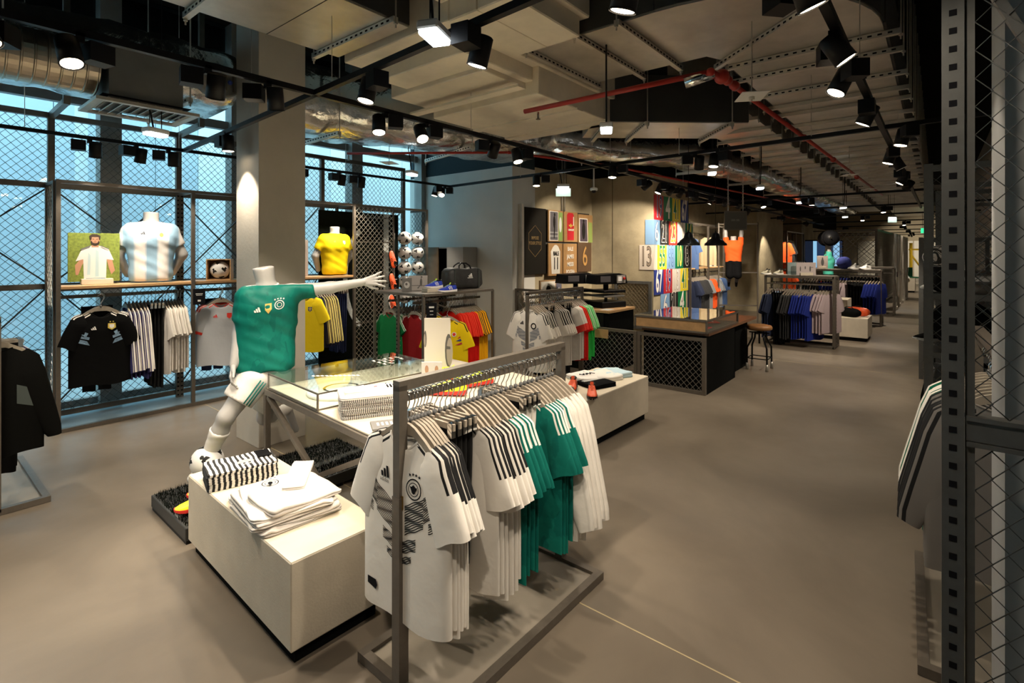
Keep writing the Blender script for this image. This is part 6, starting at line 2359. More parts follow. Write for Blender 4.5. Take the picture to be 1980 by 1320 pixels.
M_shoe_or = mat('orange_boot', (0.82, 0.10, 0.02), 0.45)
M_shoe_ye = mat('neon_yellow_boot', (0.66, 0.80, 0.02), 0.45)
M_shoe_bl = mat('cobalt_knit', (0.012, 0.04, 0.42), 0.75, 0, 0.2, 60)
shoe_parts('orange', M_shoe_or, M_black, M_ink, M_shoe_or, True)
shoe_parts('orangew', M_shoe_or, M_whitep, M_ink, M_shoe_or, True)
shoe_parts('yellow', M_shoe_ye, mat('red_sole', (0.6, 0.03, 0.02), 0.5), M_ink, M_shoe_ye, True)
shoe_parts('blue', M_shoe_bl, M_whitep, M_whitep, mat('lime_tab', (0.5, 0.7, 0.05), 0.6), False)
shoe_parts('white', M_whitep, M_whitep, M_ink, M_whitep, False)
shoe_parts('black', M_blackm, M_whitep, M_whitep, M_black, False)
shoe_parts('khaki', mat('khaki_shoe', (0.22, 0.20, 0.14), 0.8), M_whitep, M_black, M_black, False)
shoe('orange', 'orange football boot, rear one of the pair on the second plinth', (4.24, 2.70, 0.463), R(205))
shoe('orange', 'orange football boot, front one of the pair on the second plinth', (4.16, 2.46, 0.463), R(212))
shoe('yellow', 'neon yellow boot on the low turf podium', (1.42, 3.60, 0.123), R(165))
shoe('yellow', 'dark wine red and yellow boot half hidden on the turf podium', (1.52, 3.70, 0.123), R(150))
for i, (x, y, z, a) in enumerate(((2.62, 2.62, TZ + 0.012, 140), (2.80, 2.48, TZ + 0.012, 160), (2.45, 2.40, TZ + 0.012, 120))):
    shoe('yellow', ['neon yellow boot behind the hangers, upper one', 'neon yellow boot behind the hangers, right one', 'neon yellow boot behind the hangers, left one'][i], (x, y, z), R(a), ry=R(-20) if i == 0 else 0)
for i, z in enumerate((1.50, 1.15, 0.82)):
    o = shoe('orange' if i < 2 else 'orangew', ['orange boot hung highest on the chain-link by the balls', 'orange boot hung in the middle of the chain-link', 'orange boot with white sole hung lowest on the chain-link'][i], (4.98, 6.46, z), R(90), rx=R(0), ry=R(-80))
# ------------------------------------------------------------------ colourful rack island
T3 = thing('rack_island', 'open brown steel rack island with red, yellow and green shirts', 'garment rack', (4.05, 4.67, 0))
RX, RY, RZ3 = 1.23, 0.95, 1.25
for x in (0, RX):
    for y in (0, RY):
        MB().bar((x, y, 0), (x, y, RZ3 - 0.015), 0.03).build('post', M_frame, T3)
slotted_post(T3, 0.0, RY / 2, 0.0, RZ3 - 0.03, 0.032, (-1, 0), 0.05, 'slotted_post')
for a, b_ in (((0, 0), (RX, 0)), ((0, RY), (RX, RY)), ((0, 0), (0, RY)), ((RX, 0), (RX, RY))):
    MB().bar((*a, RZ3 - 0.015), (*b_, RZ3 - 0.015), 0.03).build('top_rail', M_frame, T3)
    MB().bar((*a, 0.02), (*b_, 0.02), 0.03).build('base_rail', M_frame, T3)
MB().cham(0.01, RX - 0.01, 0.01, RY - 0.01, RZ3 - 0.012, RZ3 + 0.004, 0.003).build('shelf_top', M_frame, T3)
MB().bar((0.02, 0.22, 1.13), (RX - 0.02, 0.22, 1.13), 0.014, 0.03).build('hanging_rail', M_frame, T3)
MB().bar((0.02, 0.70, 1.13), (RX - 0.02, 0.70, 1.13), 0.014, 0.03).build('hanging_rail', M_frame, T3)
o = mesh_wires(MB(), 0.02, RX - 0.02, 0.05, RZ3 - 0.06, 0.06, 0.062, 0.0018).build('wire_mesh', M_wire, T3, loc=(0, RY / 2, 0))
o['kind'] = 'stuff'
HLc, HGc = 'grey hanger on the colourful rack island', 'hangers on the rack island'
row('green', 13, (4.10, 5.37, 1.13), (0.055, 0, 0), RZ, 'green shirt with thin white shoulder stripes on the rack island', 'green shirts on the rack island', HLc, HGc)
p, _ = row('redwhite', 3, (4.13, 4.92, 1.13), (0.035, 0, 0), RZ, 'dark red shirt with white striped shoulders on the rack island', 'dark red shirts on the rack island', HLc, HGc)
p, _ = row('col', 3, (4.30, 4.88, 1.13), (0.03, 0, 0), R(-75), 'yellow shirt with black stripes behind the yellow crest shirt', 'yellow shirts on the rack island', HLc, HGc)
p, _ = row('red', 10, (4.68, 4.89, 1.13), (0.032, 0, 0), RZ, 'bright red shirt on the rack island', 'red shirts on the rack island', HLc, HGc)
p, _ = row('gold', 5, p, (0.036, 0, 0), RZ, 'golden yellow shirt with black stripes at the right of the rack island', 'golden shirts on the rack island', HLc, HGc)
cf = place_shirt(G['col'], (4.32, 4.55, 1.08), R(-42), 'yellow shirt with red and blue chest chevrons and round crest', None)
hanger((4.32, 4.55, 1.08), R(-42), 'grey hanger of the yellow chevron shirt', None)
M_cred, M_cblue = mat('print_red', (0.5, 0.03, 0.03), 0.7), mat('print_blue', (0.03, 0.06, 0.2), 0.7)
for sg in (-1, 1):
    decal('chevron_red', [[(sg * 0.20, 0.16), (sg * 0.125, 0.215), (sg * 0.125, 0.225), (sg * 0.19, 0.195)], [(sg * 0.20, 0.255), (sg * 0.09, 0.30), (sg * 0.14, 0.30), (sg * 0.19, 0.285)]], M_cred, 0.024, 0.72, 0.004, cf)
    decal('chevron_blue', [[(sg * 0.20, 0.205), (sg * 0.10, 0.25), (sg * 0.15, 0.255), (sg * 0.19, 0.245)]], M_cblue, 0.024, 0.72, 0.004, cf)
decal('team_crest', [disc(0.08, 0.17, 0.028)], M_whitep, 0.024, 0.72, 0.004, cf)
decal('crest_core', [disc(0.08, 0.17, 0.019)], M_redtrim, 0.024, 0.72, 0.0046, cf)
decal('maker_logo', three_bar_logo(-0.06, 0.175, 0.032), M_ink, 0.024, 0.72, 0.004, cf)
MB().bar((0.27, -0.12, 1.08), (0.27, 0.22, 1.13), 0.014).build('face_out_arm', M_frame, T3)
t = thing('bay_sign', 'small black label on the front post of the rack island', 'sign', (4.06, 4.63, 1.06), R(-42))
MB().bx(0.0, 0.12, 0, 0.006, -0.09, 0.09).build('sign_plate', M_ink, t)
MB().bx(0.03, 0.09, -0.001, 0, 0.03, 0.05).bx(0.04, 0.08, -0.001, 0, -0.01, 0.0).bx(0.04, 0.08, -0.001, 0, -0.05, -0.045).build('white_print', M_whitep, t)
TOP = RZ3 + 0.004
photo_card('black and white ball photo card on the rack island', (4.17, 5.12, TOP), R(-40), 0.12, 0.17, (0.14, 0.135, 0.13), [(ell(0.5, 0.5, 0.3, 0.25), (0.45, 0.44, 0.42)), (ell(0.45, 0.55, 0.12, 0.1), GREYK)], base=False)
photo_card('wide photo card of a leaping footballer on the rack island', (4.42, 5.2, TOP), R(-40), 0.24, 0.19, (0.36, 0.33, 0.31), [([(0.0, 0.3), (1, 0.3), (1, 0.34), (0, 0.34)], GREYK), ([(0.1, 0), (0.14, 0), (0.14, 0.6), (0.1, 0.6)], GREYK), (ell(0.66, 0.55, 0.06, 0.28), GREYK), (ell(0.68, 0.9, 0.05, 0.07), GREYK), ([(0.6, 0.35), (0.66, 0.4), (0.5, 0.1), (0.45, 0.15)], GREYK)], base=False)
t = thing('shoe_riser', 'small grey block under the blue running shoes', 'block', (4.34, 4.86, TOP), R(-5))
MB().cham(-0.10, 0.10, -0.06, 0.06, 0, 0.05, 0.003).build('block', M_box, t)
shoe('blue', 'blue running shoe on the grey block', (4.52, 4.86, TOP + 0.05), R(180), name='running_shoe')
shoe('blue', 'blue running shoe standing on the steel shelf', (4.62, 4.70, TOP), R(172), name='running_shoe')
BG = thing('sports_bag', 'black sports bag with white three-bar logo on the rack island', 'bag', (5.0, 4.98, TOP), R(-12))
mb = MB()
rings = []
for i in range(13):
    u = i / 12
    x = -0.27 + 0.54 * u
    e = 1 - abs(2 * u - 1) ** 8 * 0.25
    ring = []
    for k in range(24):
        a = 2 * PI * k / 24
        ca, sa = math.cos(a), math.sin(a)
        ring.append((x + 0.006 * math.sin(k), 0.13 * e * math.copysign(abs(ca) ** 0.5, ca), 0.14 + (0.14 * e + 0.008 * math.sin(u * 9)) * math.copysign(abs(sa) ** 0.45, sa)))
    rings.append(ring)
mb.loops(rings, True, True)
mb.build('bag_body', mat('bag_nylon', (0.02, 0.02, 0.02), 0.65, 0, 0.3, 10, 0.4, 14), BG, True)
for y in (-0.06, 0.06):
    MB().tube([(-0.10, y * 1.4, 0.25), (-0.085, y, 0.31), (-0.04, y * .6, 0.345), (0.04, y * .6, 0.345), (0.085, y, 0.31), (0.10, y * 1.4, 0.25)], 0.010, 8).build('carry_handle', M_black, BG, True)
MB().bx(0.18, 0.2, -0.136, 0.136, 0.02, 0.27).bx(-0.2, -0.18, -0.136, 0.136, 0.02, 0.27).build('webbing', mat('webbing', (0.03, 0.035, 0.033), 0.7), BG)
mb = MB()
for pl in three_bar_logo(0.05, 0.0, 0.05):
    mb.add([(x, -0.1335, 0.16 - s) for x, s in pl], [(0, 1, 2, 3)])
mb.bx(0.005, 0.09, -0.134, -0.133, 0.145, 0.153)
mb.build('bag_logo', M_whitep, BG)

# ------------------------------------------------------------------ second rack with white, red and green shirts
garment_rack('second brown steel rack with white, red and lime shirts', 4.95, 6.2, 3.82, 1.25, 0.5, R(0), 0.034)
r2z = 1.25 - 0.055
HL2, HG2 = 'hanger on the second rack rail', 'hangers on the second rack'
fr2 = place_shirt(G['ger_front'], (4.99, 3.82, r2z), RZ + R(4), 'white shirt with blue-grey zigzag print, first on the second rack', None)
hanger((4.99, 3.82, r2z), RZ, 'first hanger on the second rack', None)
decal('chest_print', polys, mat('blue_grey_print', (0.22, 0.25, 0.31), 0.8), tF, LF, 0.003, fr2)
decal('maker_logo', three_bar_logo(-0.085, 0.175, 0.042), M_ink, tF, LF, 0.004, fr2)
decal('team_crest', ringpolys(0.085, 0.185, 0.024, 0.038), M_ink, tF, LF, 0.004, fr2)
p = Vector((5.04, 3.82, r2z))
s2 = (0.045, 0, 0)
for kind, n, lab, grp, pn in (('ger', 4, 'white black-striped shirt in the front group of the second rack', 'white shirts, front of the second rack', False), (P_blacklong, 3, 'black trousers after the first white shirts on the second rack', 'black trousers, front of the second rack', True),
                              ('ger', 5, 'white black-striped shirt in the middle of the second rack', 'white shirts, middle of the second rack', False), (P_blacklong, 4, 'long black trousers before the red-cuffed shirts on the second rack', 'black trousers, middle of the second rack', True),
                              ('whitered', 3, 'white shirt with red sleeve ends on the second rack', 'white red-cuffed shirts', False), ('red', 2, 'bright red shirt on the second rack', 'red shirts on the second rack', False), ('lime', 4, 'lime green shirt at the far end of the second rack', 'lime shirts on the second rack', False)):
    p, _ = row(kind, n, p, s2, RZ, lab, grp, HL2, HG2, pants=pn, name='trousers' if pn else 'football_shirt', cat='trousers' if pn else 'shirt')

# folded goods on the second plinth
for i in range(2):
    t = thing('folded_trousers', ['lower folded black trousers with white stripes on the second plinth', 'upper folded black trousers with white stripes on the second plinth'][i], 'folded trousers', (4.42, 2.56, 0.4515 + i * 0.02), R(-20 + 4 * i))
    folded(t, 0.30, 0.26, 0.02, M_blk_cloth, 30 + i)
    mb = MB()
    for k in range(3):
        mb.bx(-0.12, 0.12, 0.04 + k * 0.018, 0.05 + k * 0.018, 0.0195, 0.0225)
    mb.build('side_stripe', M_whitep, t)
for i, (x, y, c_, m_) in enumerate(((4.56, 2.76, 'folded white shirts with black script lettering', M_white), (4.72, 2.66, 'white folded shirt under the pale blue one on the second plinth', M_white), (4.90, 2.64, 'folded pale blue shirt at the far end of the second plinth', mat('sky_cloth', (0.50, 0.66, 0.74), 0.85, 0, 0.04, 8)))):
    t = thing('folded_shirt', c_, 'folded shirt', (x, y, 0.4515), R(-20 - 5 * i))
    folded(t, 0.30, 0.32, 0.045, m_, 33 + i, wob=0.014)
    if i == 0:
        MB().tube([(-0.08 + 0.012 * k, 0.03 * math.sin(k * 1.7), 0.056) for k in range(15)], 0.0035, 6).build('script_print', M_ink, t, True)

# ------------------------------------------------------------------ rack at the left edge with the black jacket
garment_rack('dark rack at the left picture edge with the black jacket', 0.485, 1.585, 4.82, 1.30, 0.5, R(90), 0.04)
LJ = place_shirt(G['jacket'], (0.485, 4.90, 1.245), R(2), 'black zip track jacket on the left edge rack', None, 'track_jacket', 'jacket')
decal('hem_logo', [[(-0.05, 0.55), (0.0, 0.55), (0.0, 0.56), (-0.05, 0.56)]], M_whitep, 0.05, 0.72, 0.004, LJ)
decal('mesh_panel', [[(0.10, 0.25), (0.2, 0.30), (0.2, 0.42), (0.10, 0.38)]], mat('grey_green_panel', (0.06, 0.075, 0.07), 0.7), 0.05, 0.72, 0.003, LJ)
hanger((0.485, 4.90, 1.245), R(2), 'hanger of the black track jacket', None)
row('purple', 2, (0.485, 5.16, 1.245), (0, 0.05, 0), 0, 'violet top behind the black track jacket', 'violet tops on the left edge rack', 'hanger on the left edge rack', 'hangers on the left edge rack', name='top', cat='top')
row(P_blacklong, 3, (0.485, 4.99, 1.245), (0.0, 0.05, 0), 0, 'black trousers clipped behind the black jacket', 'black trousers on the left edge rack', 'clip hanger on the left edge rack', 'clip hangers on the left edge rack', pants=True, name='trousers', cat='trousers')

# storage cabinet against the grey wall
CB = thing('storage_cabinet', 'tall grey and brown cabinet with open black middle by the grey wall', 'cabinet', (6.0, 5.95, 0))
MB().bx(0.0, 0.33, 0.0, 1.15, 0.0, 0.06).bx(0.02, 0.33, 0.0, 0.02, 0.06, 1.83).bx(0.02, 0.33, 1.13, 1.15, 0.06, 1.83).bx(0.02, 0.33, 0.02, 1.13, 1.81, 1.83).build('carcass', mat('cabinet_grey', (0.30, 0.29, 0.27), 0.6), CB)
MB().bx(0.31, 0.33, 0.02, 1.13, 0.06, 1.81).build('back_panel', M_ink, CB)
MB().bx(0.0, 0.02, 0.0, 0.38, 0.06, 1.83).build('door', mat('cabinet_grey', (0.30, 0.29, 0.27), 0.6), CB)
MB().bx(0.0, 0.02, 0.60, 1.15, 0.06, 1.83).build('door', mat('cabinet_brown', (0.17, 0.11, 0.055), 0.55, 0, 0.2, 5), CB)
MB().bx(-0.012, 0.0, 0.34, 0.36, 0.95, 1.1).build('door_handle', M_chrome, CB)

# ================================================================== TILL AND CUSTOMISING CORNER
CN = thing('till_counter', 'black till counter with walnut top and mesh front', 'counter', (6.40, 2.17, 0))
MB().bx(0.04, 1.15, 0.06, 0.84, 0.0, 0.715).build('cabinet', M_blackm, CN)
MB().bx(1.15, 2.14, 0.10, 0.84, 0.0, 0.715).build('cabinet', M_blackm, CN)
MB().bx(0.0, 1.16, 0.0, 0.022, 0.0, 0.715).build('side_panel', M_blackm, CN)
MB().bx(1.14, 1.16, 0.0, 0.84, 0.0, 0.715).build('side_panel', M_blackm, CN)
MB().cham(0.02, 2.2, -0.02, 0.86, 0.715, 0.755, 0.003).build('counter_top', M_wood2, CN)
for a, b_ in (((0, 0), (0, 0.86)),):
    pass
fr_ = screen('mesh front panel of the till counter', (6.37, 2.19), (6.37, 3.04), 0.0, 0.70, 0.045, M_wire, 0.075, 0.0028)
fr_.parent = None
screen('low mesh gate left of the till counter', (6.37, 3.09), (6.37, 3.95), 0.0, 0.70, 0.04, M_wire, 0.075, 0.0028, name='mesh_gate', cat='gate')
screen('taller mesh screen in front of the customising desk', (6.42, 4.30), (6.42, 5.17), 0.0, 1.17, 0.035, M_wire, 0.075, 0.0026)
t = thing('cardboard_piece', 'small tan cardboard tag on the mesh gate', 'cardboard', (6.33, 3.62, 0.62))
MB().bx(-0.01, 0.0, -0.14, 0.14, -0.06, 0.06).build('card', M_cork, t)

DC = thing('glass_case', 'flat glass display case with tan sides on the till counter', 'display case', (6.34, 2.15, 0.757))
cx, cy, cz = 1.26, 0.93, 0.15
for x in (0, cx):
    for y in (0, cy):
        MB().bar((x, y, 0), (x, y, cz), 0.022).build('corner_post', M_frame, DC)
for z in (0.011, cz):
    for a, b_ in (((0, 0), (cx, 0)), ((0, cy), (cx, cy)), ((0, 0), (0, cy)), ((cx, 0), (cx, cy))):
        MB().bar((*a, z), (*b_, z), 0.022).build('edge_strip', M_frame, DC)
MB().bx(-0.006, 0.0, 0.012, cy - 0.012, 0.022, cz - 0.012).build('tan_panel', M_cork, DC)
MB().bx(0.012, cx - 0.012, -0.003, 0.003, 0.022, cz - 0.012).build('glass_side', M_glass, DC)
MB().bx(0.01, cx - 0.01, 0.01, cy - 0.01, 0.012, 0.02).build('case_floor', mat('case_floor', (0.12, 0.10, 0.08), 0.6), DC)
MB().bx(-0.004, cx + 0.004, -0.004, cy + 0.004, cz + 0.011, cz + 0.019).build('glass_top', mat_glass('case_glass', (0.8, 0.82, 0.8), 0.12), DC)
for i, (x, y, c_) in enumerate(((0.3, 0.15, (0.6, 0.03, 0.04)), (0.75, 0.5, (0.75, 0.73, 0.7)), (0.95, 0.25, (0.6, 0.05, 0.03)), (0.4, 0.6, (0.1, 0.13, 0.25)))):
    t = thing('patch_sample', ['red patch sample inside the till case', 'white patch sample inside the till case', 'second red patch sample inside the till case', 'navy patch sample inside the till case'][i], 'sample', (6.34 + x, 2.15 + y, 0.778), 0.3 * i)
    MB().cham(-0.11, 0.11, -0.08, 0.08, 0, 0.012, 0.003).build('patch', mat('sample_%d' % i, c_, 0.7), t)
    MB().bx(-0.06, 0.06, -0.01, 0.01, 0.012, 0.014).build('patch_print', M_whitep if i != 1 else M_ink, t)

# --- stool
ST = thing('bar_stool', 'round brown leather stool on bent black legs beside the counter', 'stool', (8.35, 2.05, 0))
MB().lathe([(0.0, 0.585), (0.15, 0.585), (0.175, 0.60), (0.178, 0.63), (0.165, 0.652), (0.12, 0.662), (0.0, 0.665)], n=28).build('seat', mat('brown_leather', (0.26, 0.115, 0.035), 0.5, 0, 0.15, 12), ST, True)
MB().cyl((0, 0, 0.38), (0, 0, 0.585), 0.013, 12).cyl((0, 0, 0.53), (0, 0, 0.56), 0.04, 14).build('screw', M_black, ST, True)
MB().bx(-0.14, 0.14, -0.015, 0.015, 0.535, 0.55).bx(-0.015, 0.015, -0.14, 0.14, 0.535, 0.55).build('seat_cross', M_black, ST)
for k in range(4):
    a = PI / 4 + PI / 2 * k
    c_, s_2 = math.cos(a), math.sin(a)
    MB().tube([(0.11 * c_, 0.11 * s_2, 0.545), (0.115 * c_, 0.115 * s_2, 0.46), (0.19 * c_, 0.19 * s_2, 0.33), (0.195 * c_, 0.195 * s_2, 0.10)], 0.013, 10).build('leg', M_black, ST, True)
    MB().cyl((0.195 * c_, 0.195 * s_2, 0.10), (0.195 * c_, 0.195 * s_2, 0.0), 0.016, 10, 0, 0.020).build('leg_cap', mat('brushed_cap', (0.4, 0.38, 0.34), 0.4, 0.6), ST, True)
    b2 = a + PI / 2
    MB().cyl((0.194 * c_, 0.194 * s_2, 0.17), (0.194 * math.cos(b2), 0.194 * math.sin(b2), 0.17), 0.008, 8).build('foot_ring', M_black, ST, True)

# --- pendants
for i, (x, y) in enumerate(((6.95, 2.60), (7.45, 2.40))):
    t = thing('pendant_lamp', ['left black stepped pendant lamp over the till', 'right black stepped pendant lamp over the till'][i], 'pendant lamp', (x, y, 1.84))
    MB().lathe([(0.150, 0.0), (0.152, 0.006), (0.146, 0.03), (0.118, 0.050), (0.114, 0.062), (0.085, 0.085), (0.062, 0.105), (0.058, 0.125), (0.045, 0.165), (0.030, 0.178), (0.012, 0.182), (0.006, 0.21)], n=32).build('shade', mat('black_enamel', (0.012, 0.012, 0.012), 0.28), t, True)
    MB().lathe([(0.148, 0.002), (0.112, 0.048), (0.06, 0.10), (0.04, 0.15)], n=32).build('shade_lining', M_whitep, t, True)
    MB().cyl((0, 0, 0.2), (0, 0, 2.95), 0.004, 6).build('cable', M_black, t)
    MB().sphere((0, 0, 0.09), 0.03, 12, 8).build('bulb', M_whitep, t, True)

# --- number squares on the concrete corner
NB = {'wine': (0.40, 0.012, 0.02), 'navy': (0.015, 0.03, 0.19), 'green': (0.0, 0.16, 0.055), 'yellow': (0.75, 0.60, 0.03), 'black': (0.014, 0.014, 0.014), 'sky': (0.19, 0.33, 0.52), 'red': (0.62, 0.03, 0.015), 'sand': (0.62, 0.54, 0.46), 'white': (0.76, 0.72, 0.66), 'taupe': (0.28, 0.22, 0.17)}
PWd, PHt = 0.41, 0.455


def number_square(txt, bg, fg, outline, pos, face, rowname, idx):
    """printed number tile; face '-y' or '-x'"""
    t = thing('number_tile', '%s printed number %s tile in the %s of the number wall' % (bg, txt, rowname) + (', %s one' % idx if idx else ''), 'number tile', pos, 0 if face == '-y' else R(-90))
    MB().cham(0.002, PWd - 0.002, -0.012, 0.0, 0.002, PHt - 0.002, 0.001).build('tile', mat('tile_' + bg, NB[bg], 0.5), t)
    n = len(txt)
    sx = 0.50 if n > 1 else 0.74
    o = obj('numeral_outline', text_mesh(txt, 0.56, sx, 0.0005, 0.016, mat('num_' + outline, NB[outline], 0.5)), t)
    o.location = (PWd / 2, -0.0128, PHt / 2)
    o.rotation_euler = (R(90), 0, 0)
    o = obj('numeral', text_mesh(txt, 0.56, sx, 0.0005, 0.003, mat('num_' + fg, NB[fg], 0.5)), t)
    o.location = (PWd / 2, -0.0142, PHt / 2)
    o.rotation_euler = (R(90), 0, 0)
    return t


rows = [('top row', 2.335, 8.815, [('19', 'wine', 'navy', 'white'), ('4', 'green', 'white', 'white'), ('41', 'yellow', 'green', 'white'), ('67', 'navy', 'white', 'white')]),
        ('second row', 1.88, 8.80 + 0.27, [('21', 'black', 'black', 'white'), ('23', 'red', 'yellow', 'white'), ('11', 'white', 'sand', 'taupe'), ('14', 'green', 'yellow', 'white')]),
        ('third row', 1.425, 8.80 + 0.16, [('55', 'yellow', 'green', 'white'), ('98', 'sky', 'sky', 'navy'), ('10', 'green', 'yellow', 'white'), ('8', 'black', 'black', 'white')]),
        ('fourth row', 0.97, 8.815, [('67', 'navy', 'white', 'white'), ('19', 'wine', 'navy', 'white'), ('13', 'sand', 'white', 'taupe'), ('41', 'yellow', 'green', 'white')]),
        ('bottom row', 0.515, 8.815 + 0.29, [('6', 'sky', 'white', 'navy'), ('21', 'black', 'black', 'white'), ('4', 'green', 'white', 'white')])]
for rn, z, x0, its in rows:
    for i, (tx_, bgc, fgc, oc) in enumerate(its):
        number_square(tx_, bgc, fgc, oc, (x0 + i * PWd, 3.93, z), '-y', rn, '')
for txt, bgn, fgn, oc, zc, wx, onx, nm in (('6', 'sky', 'white', 'navy', 1.88, 0.15, False, 'second'), ('13', 'sand', 'taupe', 'black', 1.425, 0.265, True, 'third')):
    t = thing('number_tile', '%s number %s tile folded round the corner in the %s row' % (bgn, txt, nm), 'number tile', (8.80, 3.93, zc))
    wy = PWd - wx
    MB().bx(-0.012, 0.0, 0.0, wx, 0.002, PHt - 0.002).bx(-0.012, wy, -0.012, 0.0, 0.002, PHt - 0.002).build('tile', mat('tile_' + bgn, NB[bgn], 0.5), t)
    for k_, (cn, of) in enumerate(((oc, 0.012), (fgn, 0.001))):
        o = obj('numeral' if k_ else 'numeral_outline', text_mesh(txt, 0.50, 0.46 if onx else 0.66, 0.0005, of, mat('num_' + cn, NB[cn], 0.5)), t)
        if onx:
            o.location = (-0.0128 - 0.0014 * k_, wx / 2, PHt / 2)
            o.rotation_euler = (R(90), 0, R(-90))
        else:
            o.location = (wy / 2 - 0.01, -0.0128 - 0.0014 * k_, PHt / 2)
            o.rotation_euler = (R(90), 0, 0)

# --- framed poster board on the concrete wall
PB = thing('poster_board', 'black board with gold outlined motto beside the framed prints', 'board', (6.55, 5.20, 1.38))
MB().cham(0.0, 0.62, -0.07, 0.0, 0, 1.10, 0.004).build('board', mat('board_black', (0.018, 0.016, 0.013), 0.6), PB)
MB().bx(0.62, 2.10, -0.03, 0.0, 0.0, 1.10).build('back_board', mat('board_black2', (0.03, 0.026, 0.02), 0.7), PB)
MB().bx(-0.06, 0.0, -0.08, 0.0, -0.6, 1.14).build('edge_profile', M_galv, PB)
MB().bx(0.60, 2.10, -0.05, 0, 0.50, 0.54).build('ledge', M_frame_dk, PB)
mb = MB()
hexp = [(0.31 + 0.2 * math.sin(PI / 3 * k), 0.55 + 0.26 * math.cos(PI / 3 * k)) for k in range(6)]
for k in range(6):
    a, b_ = hexp[k], hexp[(k + 1) % 6]
    mb.bar((a[0], -0.071, a[1]), (b_[0], -0.071, b_[1]), 0.002, 0.006)
M_dgold = mat('dull_gold', (0.22, 0.14, 0.045), 0.5)
mb.build('gold_outline', M_dgold, PB)
for i, s_t in enumerate(('IMPOSE', 'YOUR STYLE')):
    o = obj('lettering', text_mesh(s_t, 0.075, 0.8, 0.0006, 0.001, M_dgold), PB)
    o.location = (0.31, -0.0715, 0.60 - i * 0.085)
    o.rotation_euler = (R(90), 0, 0)


def framed(label, x, z, w_, h_, bgc, figs, texts=(), lean=0.02):
    t = thing('framed_print', label, 'print', (x, 5.10, z))
    MB().cham(0, w_, 0, 0.03, 0, h_, 0.003).build('panel', mat('print_bg_%.2f_%.2f_%.2f' % bgc, bgc, 0.65, 0, 0.12, 10), t)
    for i, (pl, c_) in enumerate(figs):
        MB().add([(px * w_, -0.001 - 0.0007 * i, pz * h_) for px, pz in pl], [tuple(range(len(pl)))]).build('print_shape', mat('ink_%.2f_%.2f_%.2f' % c_, c_, 0.6), t)
    for s_t, px, pz, sz, sx, c_ in texts:
        o = obj('lettering', text_mesh(s_t, sz, sx, 0.0005, 0.002, mat('ink_%.2f_%.2f_%.2f' % c_, c_, 0.6)), t)
        o.location = (px * w_, -0.008, pz * h_)
        o.rotation_euler = (R(90), 0, 0)
    return t


WH, DK = (0.72, 0.68, 0.60), (0.02, 0.018, 0.016)
tan, tan2 = (0.36, 0.20, 0.075), (0.10, 0.055, 0.025)
framed('framed dark photo of a player on steps', 7.20, 1.93, 0.44, 0.54, tan, [([(0.06, 0.03), (0.66, 0.03), (0.66, 0.97), (0.06, 0.97)], WH), ([(0.10, 0.05), (0.63, 0.05), (0.63, 0.95), (0.10, 0.95)], (0.10, 0.09, 0.10)), ([(0.1, 0.15), (0.63, 0.15), (0.63, 0.2), (0.1, 0.2)], (0.3, 0.29, 0.28)), ([(0.1, 0.27), (0.63, 0.27), (0.63, 0.31), (0.1, 0.31)], (0.3, 0.29, 0.28)), (ell(0.38, 0.62, 0.08, 0.2), DK), (ell(0.4, 0.86, 0.05, 0.06), DK), ([(0.34, 0.1), (0.40, 0.1), (0.44, 0.5), (0.36, 0.5)], DK), ([(0.68, 0.03), (0.95, 0.03), (0.95, 0.95), (0.68, 0.95)], (0.20, 0.32, 0.08)), (ell(0.8, 0.55, 0.09, 0.25), (0.6, 0.6, 0.58))])
framed('framed red club shirt print', 7.68, 1.93, 0.44, 0.54, tan, [([(0.22, 0.06), (0.72, 0.06), (0.72, 0.9), (0.62, 0.97), (0.30, 0.97), (0.2, 0.9)], (0.50, 0.01, 0.02)), ([(0.66, 0.55), (0.72, 0.55), (0.72, 0.85), (0.66, 0.85)], WH), ([(0.36, 0.52), (0.60, 0.52), (0.64, 0.57), (0.32, 0.57)], (0.6, 0.42, 0.06)), ([(0.44, 0.48), (0.52, 0.48), (0.52, 0.61), (0.44, 0.61)], (0.6, 0.42, 0.06))], [('CHEVROLET', 0.48, 0.40, 0.045, 0.75, WH)])
framed('framed dark photo of a player from behind', 8.16, 1.93, 0.50, 0.52, tan, [([(0.04, 0.0), (0.66, 0.0), (0.62, 0.86), (0.04, 0.86)], WH), ([(0.09, 0.03), (0.62, 0.03), (0.58, 0.83), (0.08, 0.83)], (0.07, 0.05, 0.07)), (ell(0.34, 0.42, 0.12, 0.32), DK), (ell(0.34, 0.76, 0.06, 0.07), DK), ([(0.68, 0.0), (0.98, 0.0), (0.95, 0.72), (0.68, 0.75)], (0.25, 0.33, 0.08))])
framed('framed white number 11 shirt print', 7.20, 1.34, 0.42, 0.56, tan, [([(0.22, 0.06), (0.82, 0.06), (0.84, 0.75), (0.70, 0.90), (0.58, 0.95), (0.44, 0.95), (0.30, 0.88), (0.16, 0.75)], WH)], [('BALE', 0.52, 0.68, 0.10, 0.75, DK), ('11', 0.52, 0.36, 0.30, 0.6, DK)])
framed('tan board listing four player names', 7.66, 1.29, 0.44, 0.61, tan, [], [(s_t, 0.48, 0.84 - i * 0.225, 0.10, 0.85, WH) for i, s_t in enumerate(('BALE', 'JAMES', 'MESSI', 'POGBA'))])
framed('dark board with a large tan numeral 6', 8.14, 1.38, 0.48, 0.55, tan2, [], [('6', 0.48, 0.5, 0.52, 0.72, (0.50, 0.27, 0.08))])
t = thing('framed_print', 'tan board with a white portrait card behind the second rack', 'print', (6.55, 4.80, 0.78), R(-4))
MB().cham(0, 0.56, 0, 0.03, 0, 0.52, 0.003).build('panel', M_cork, t)
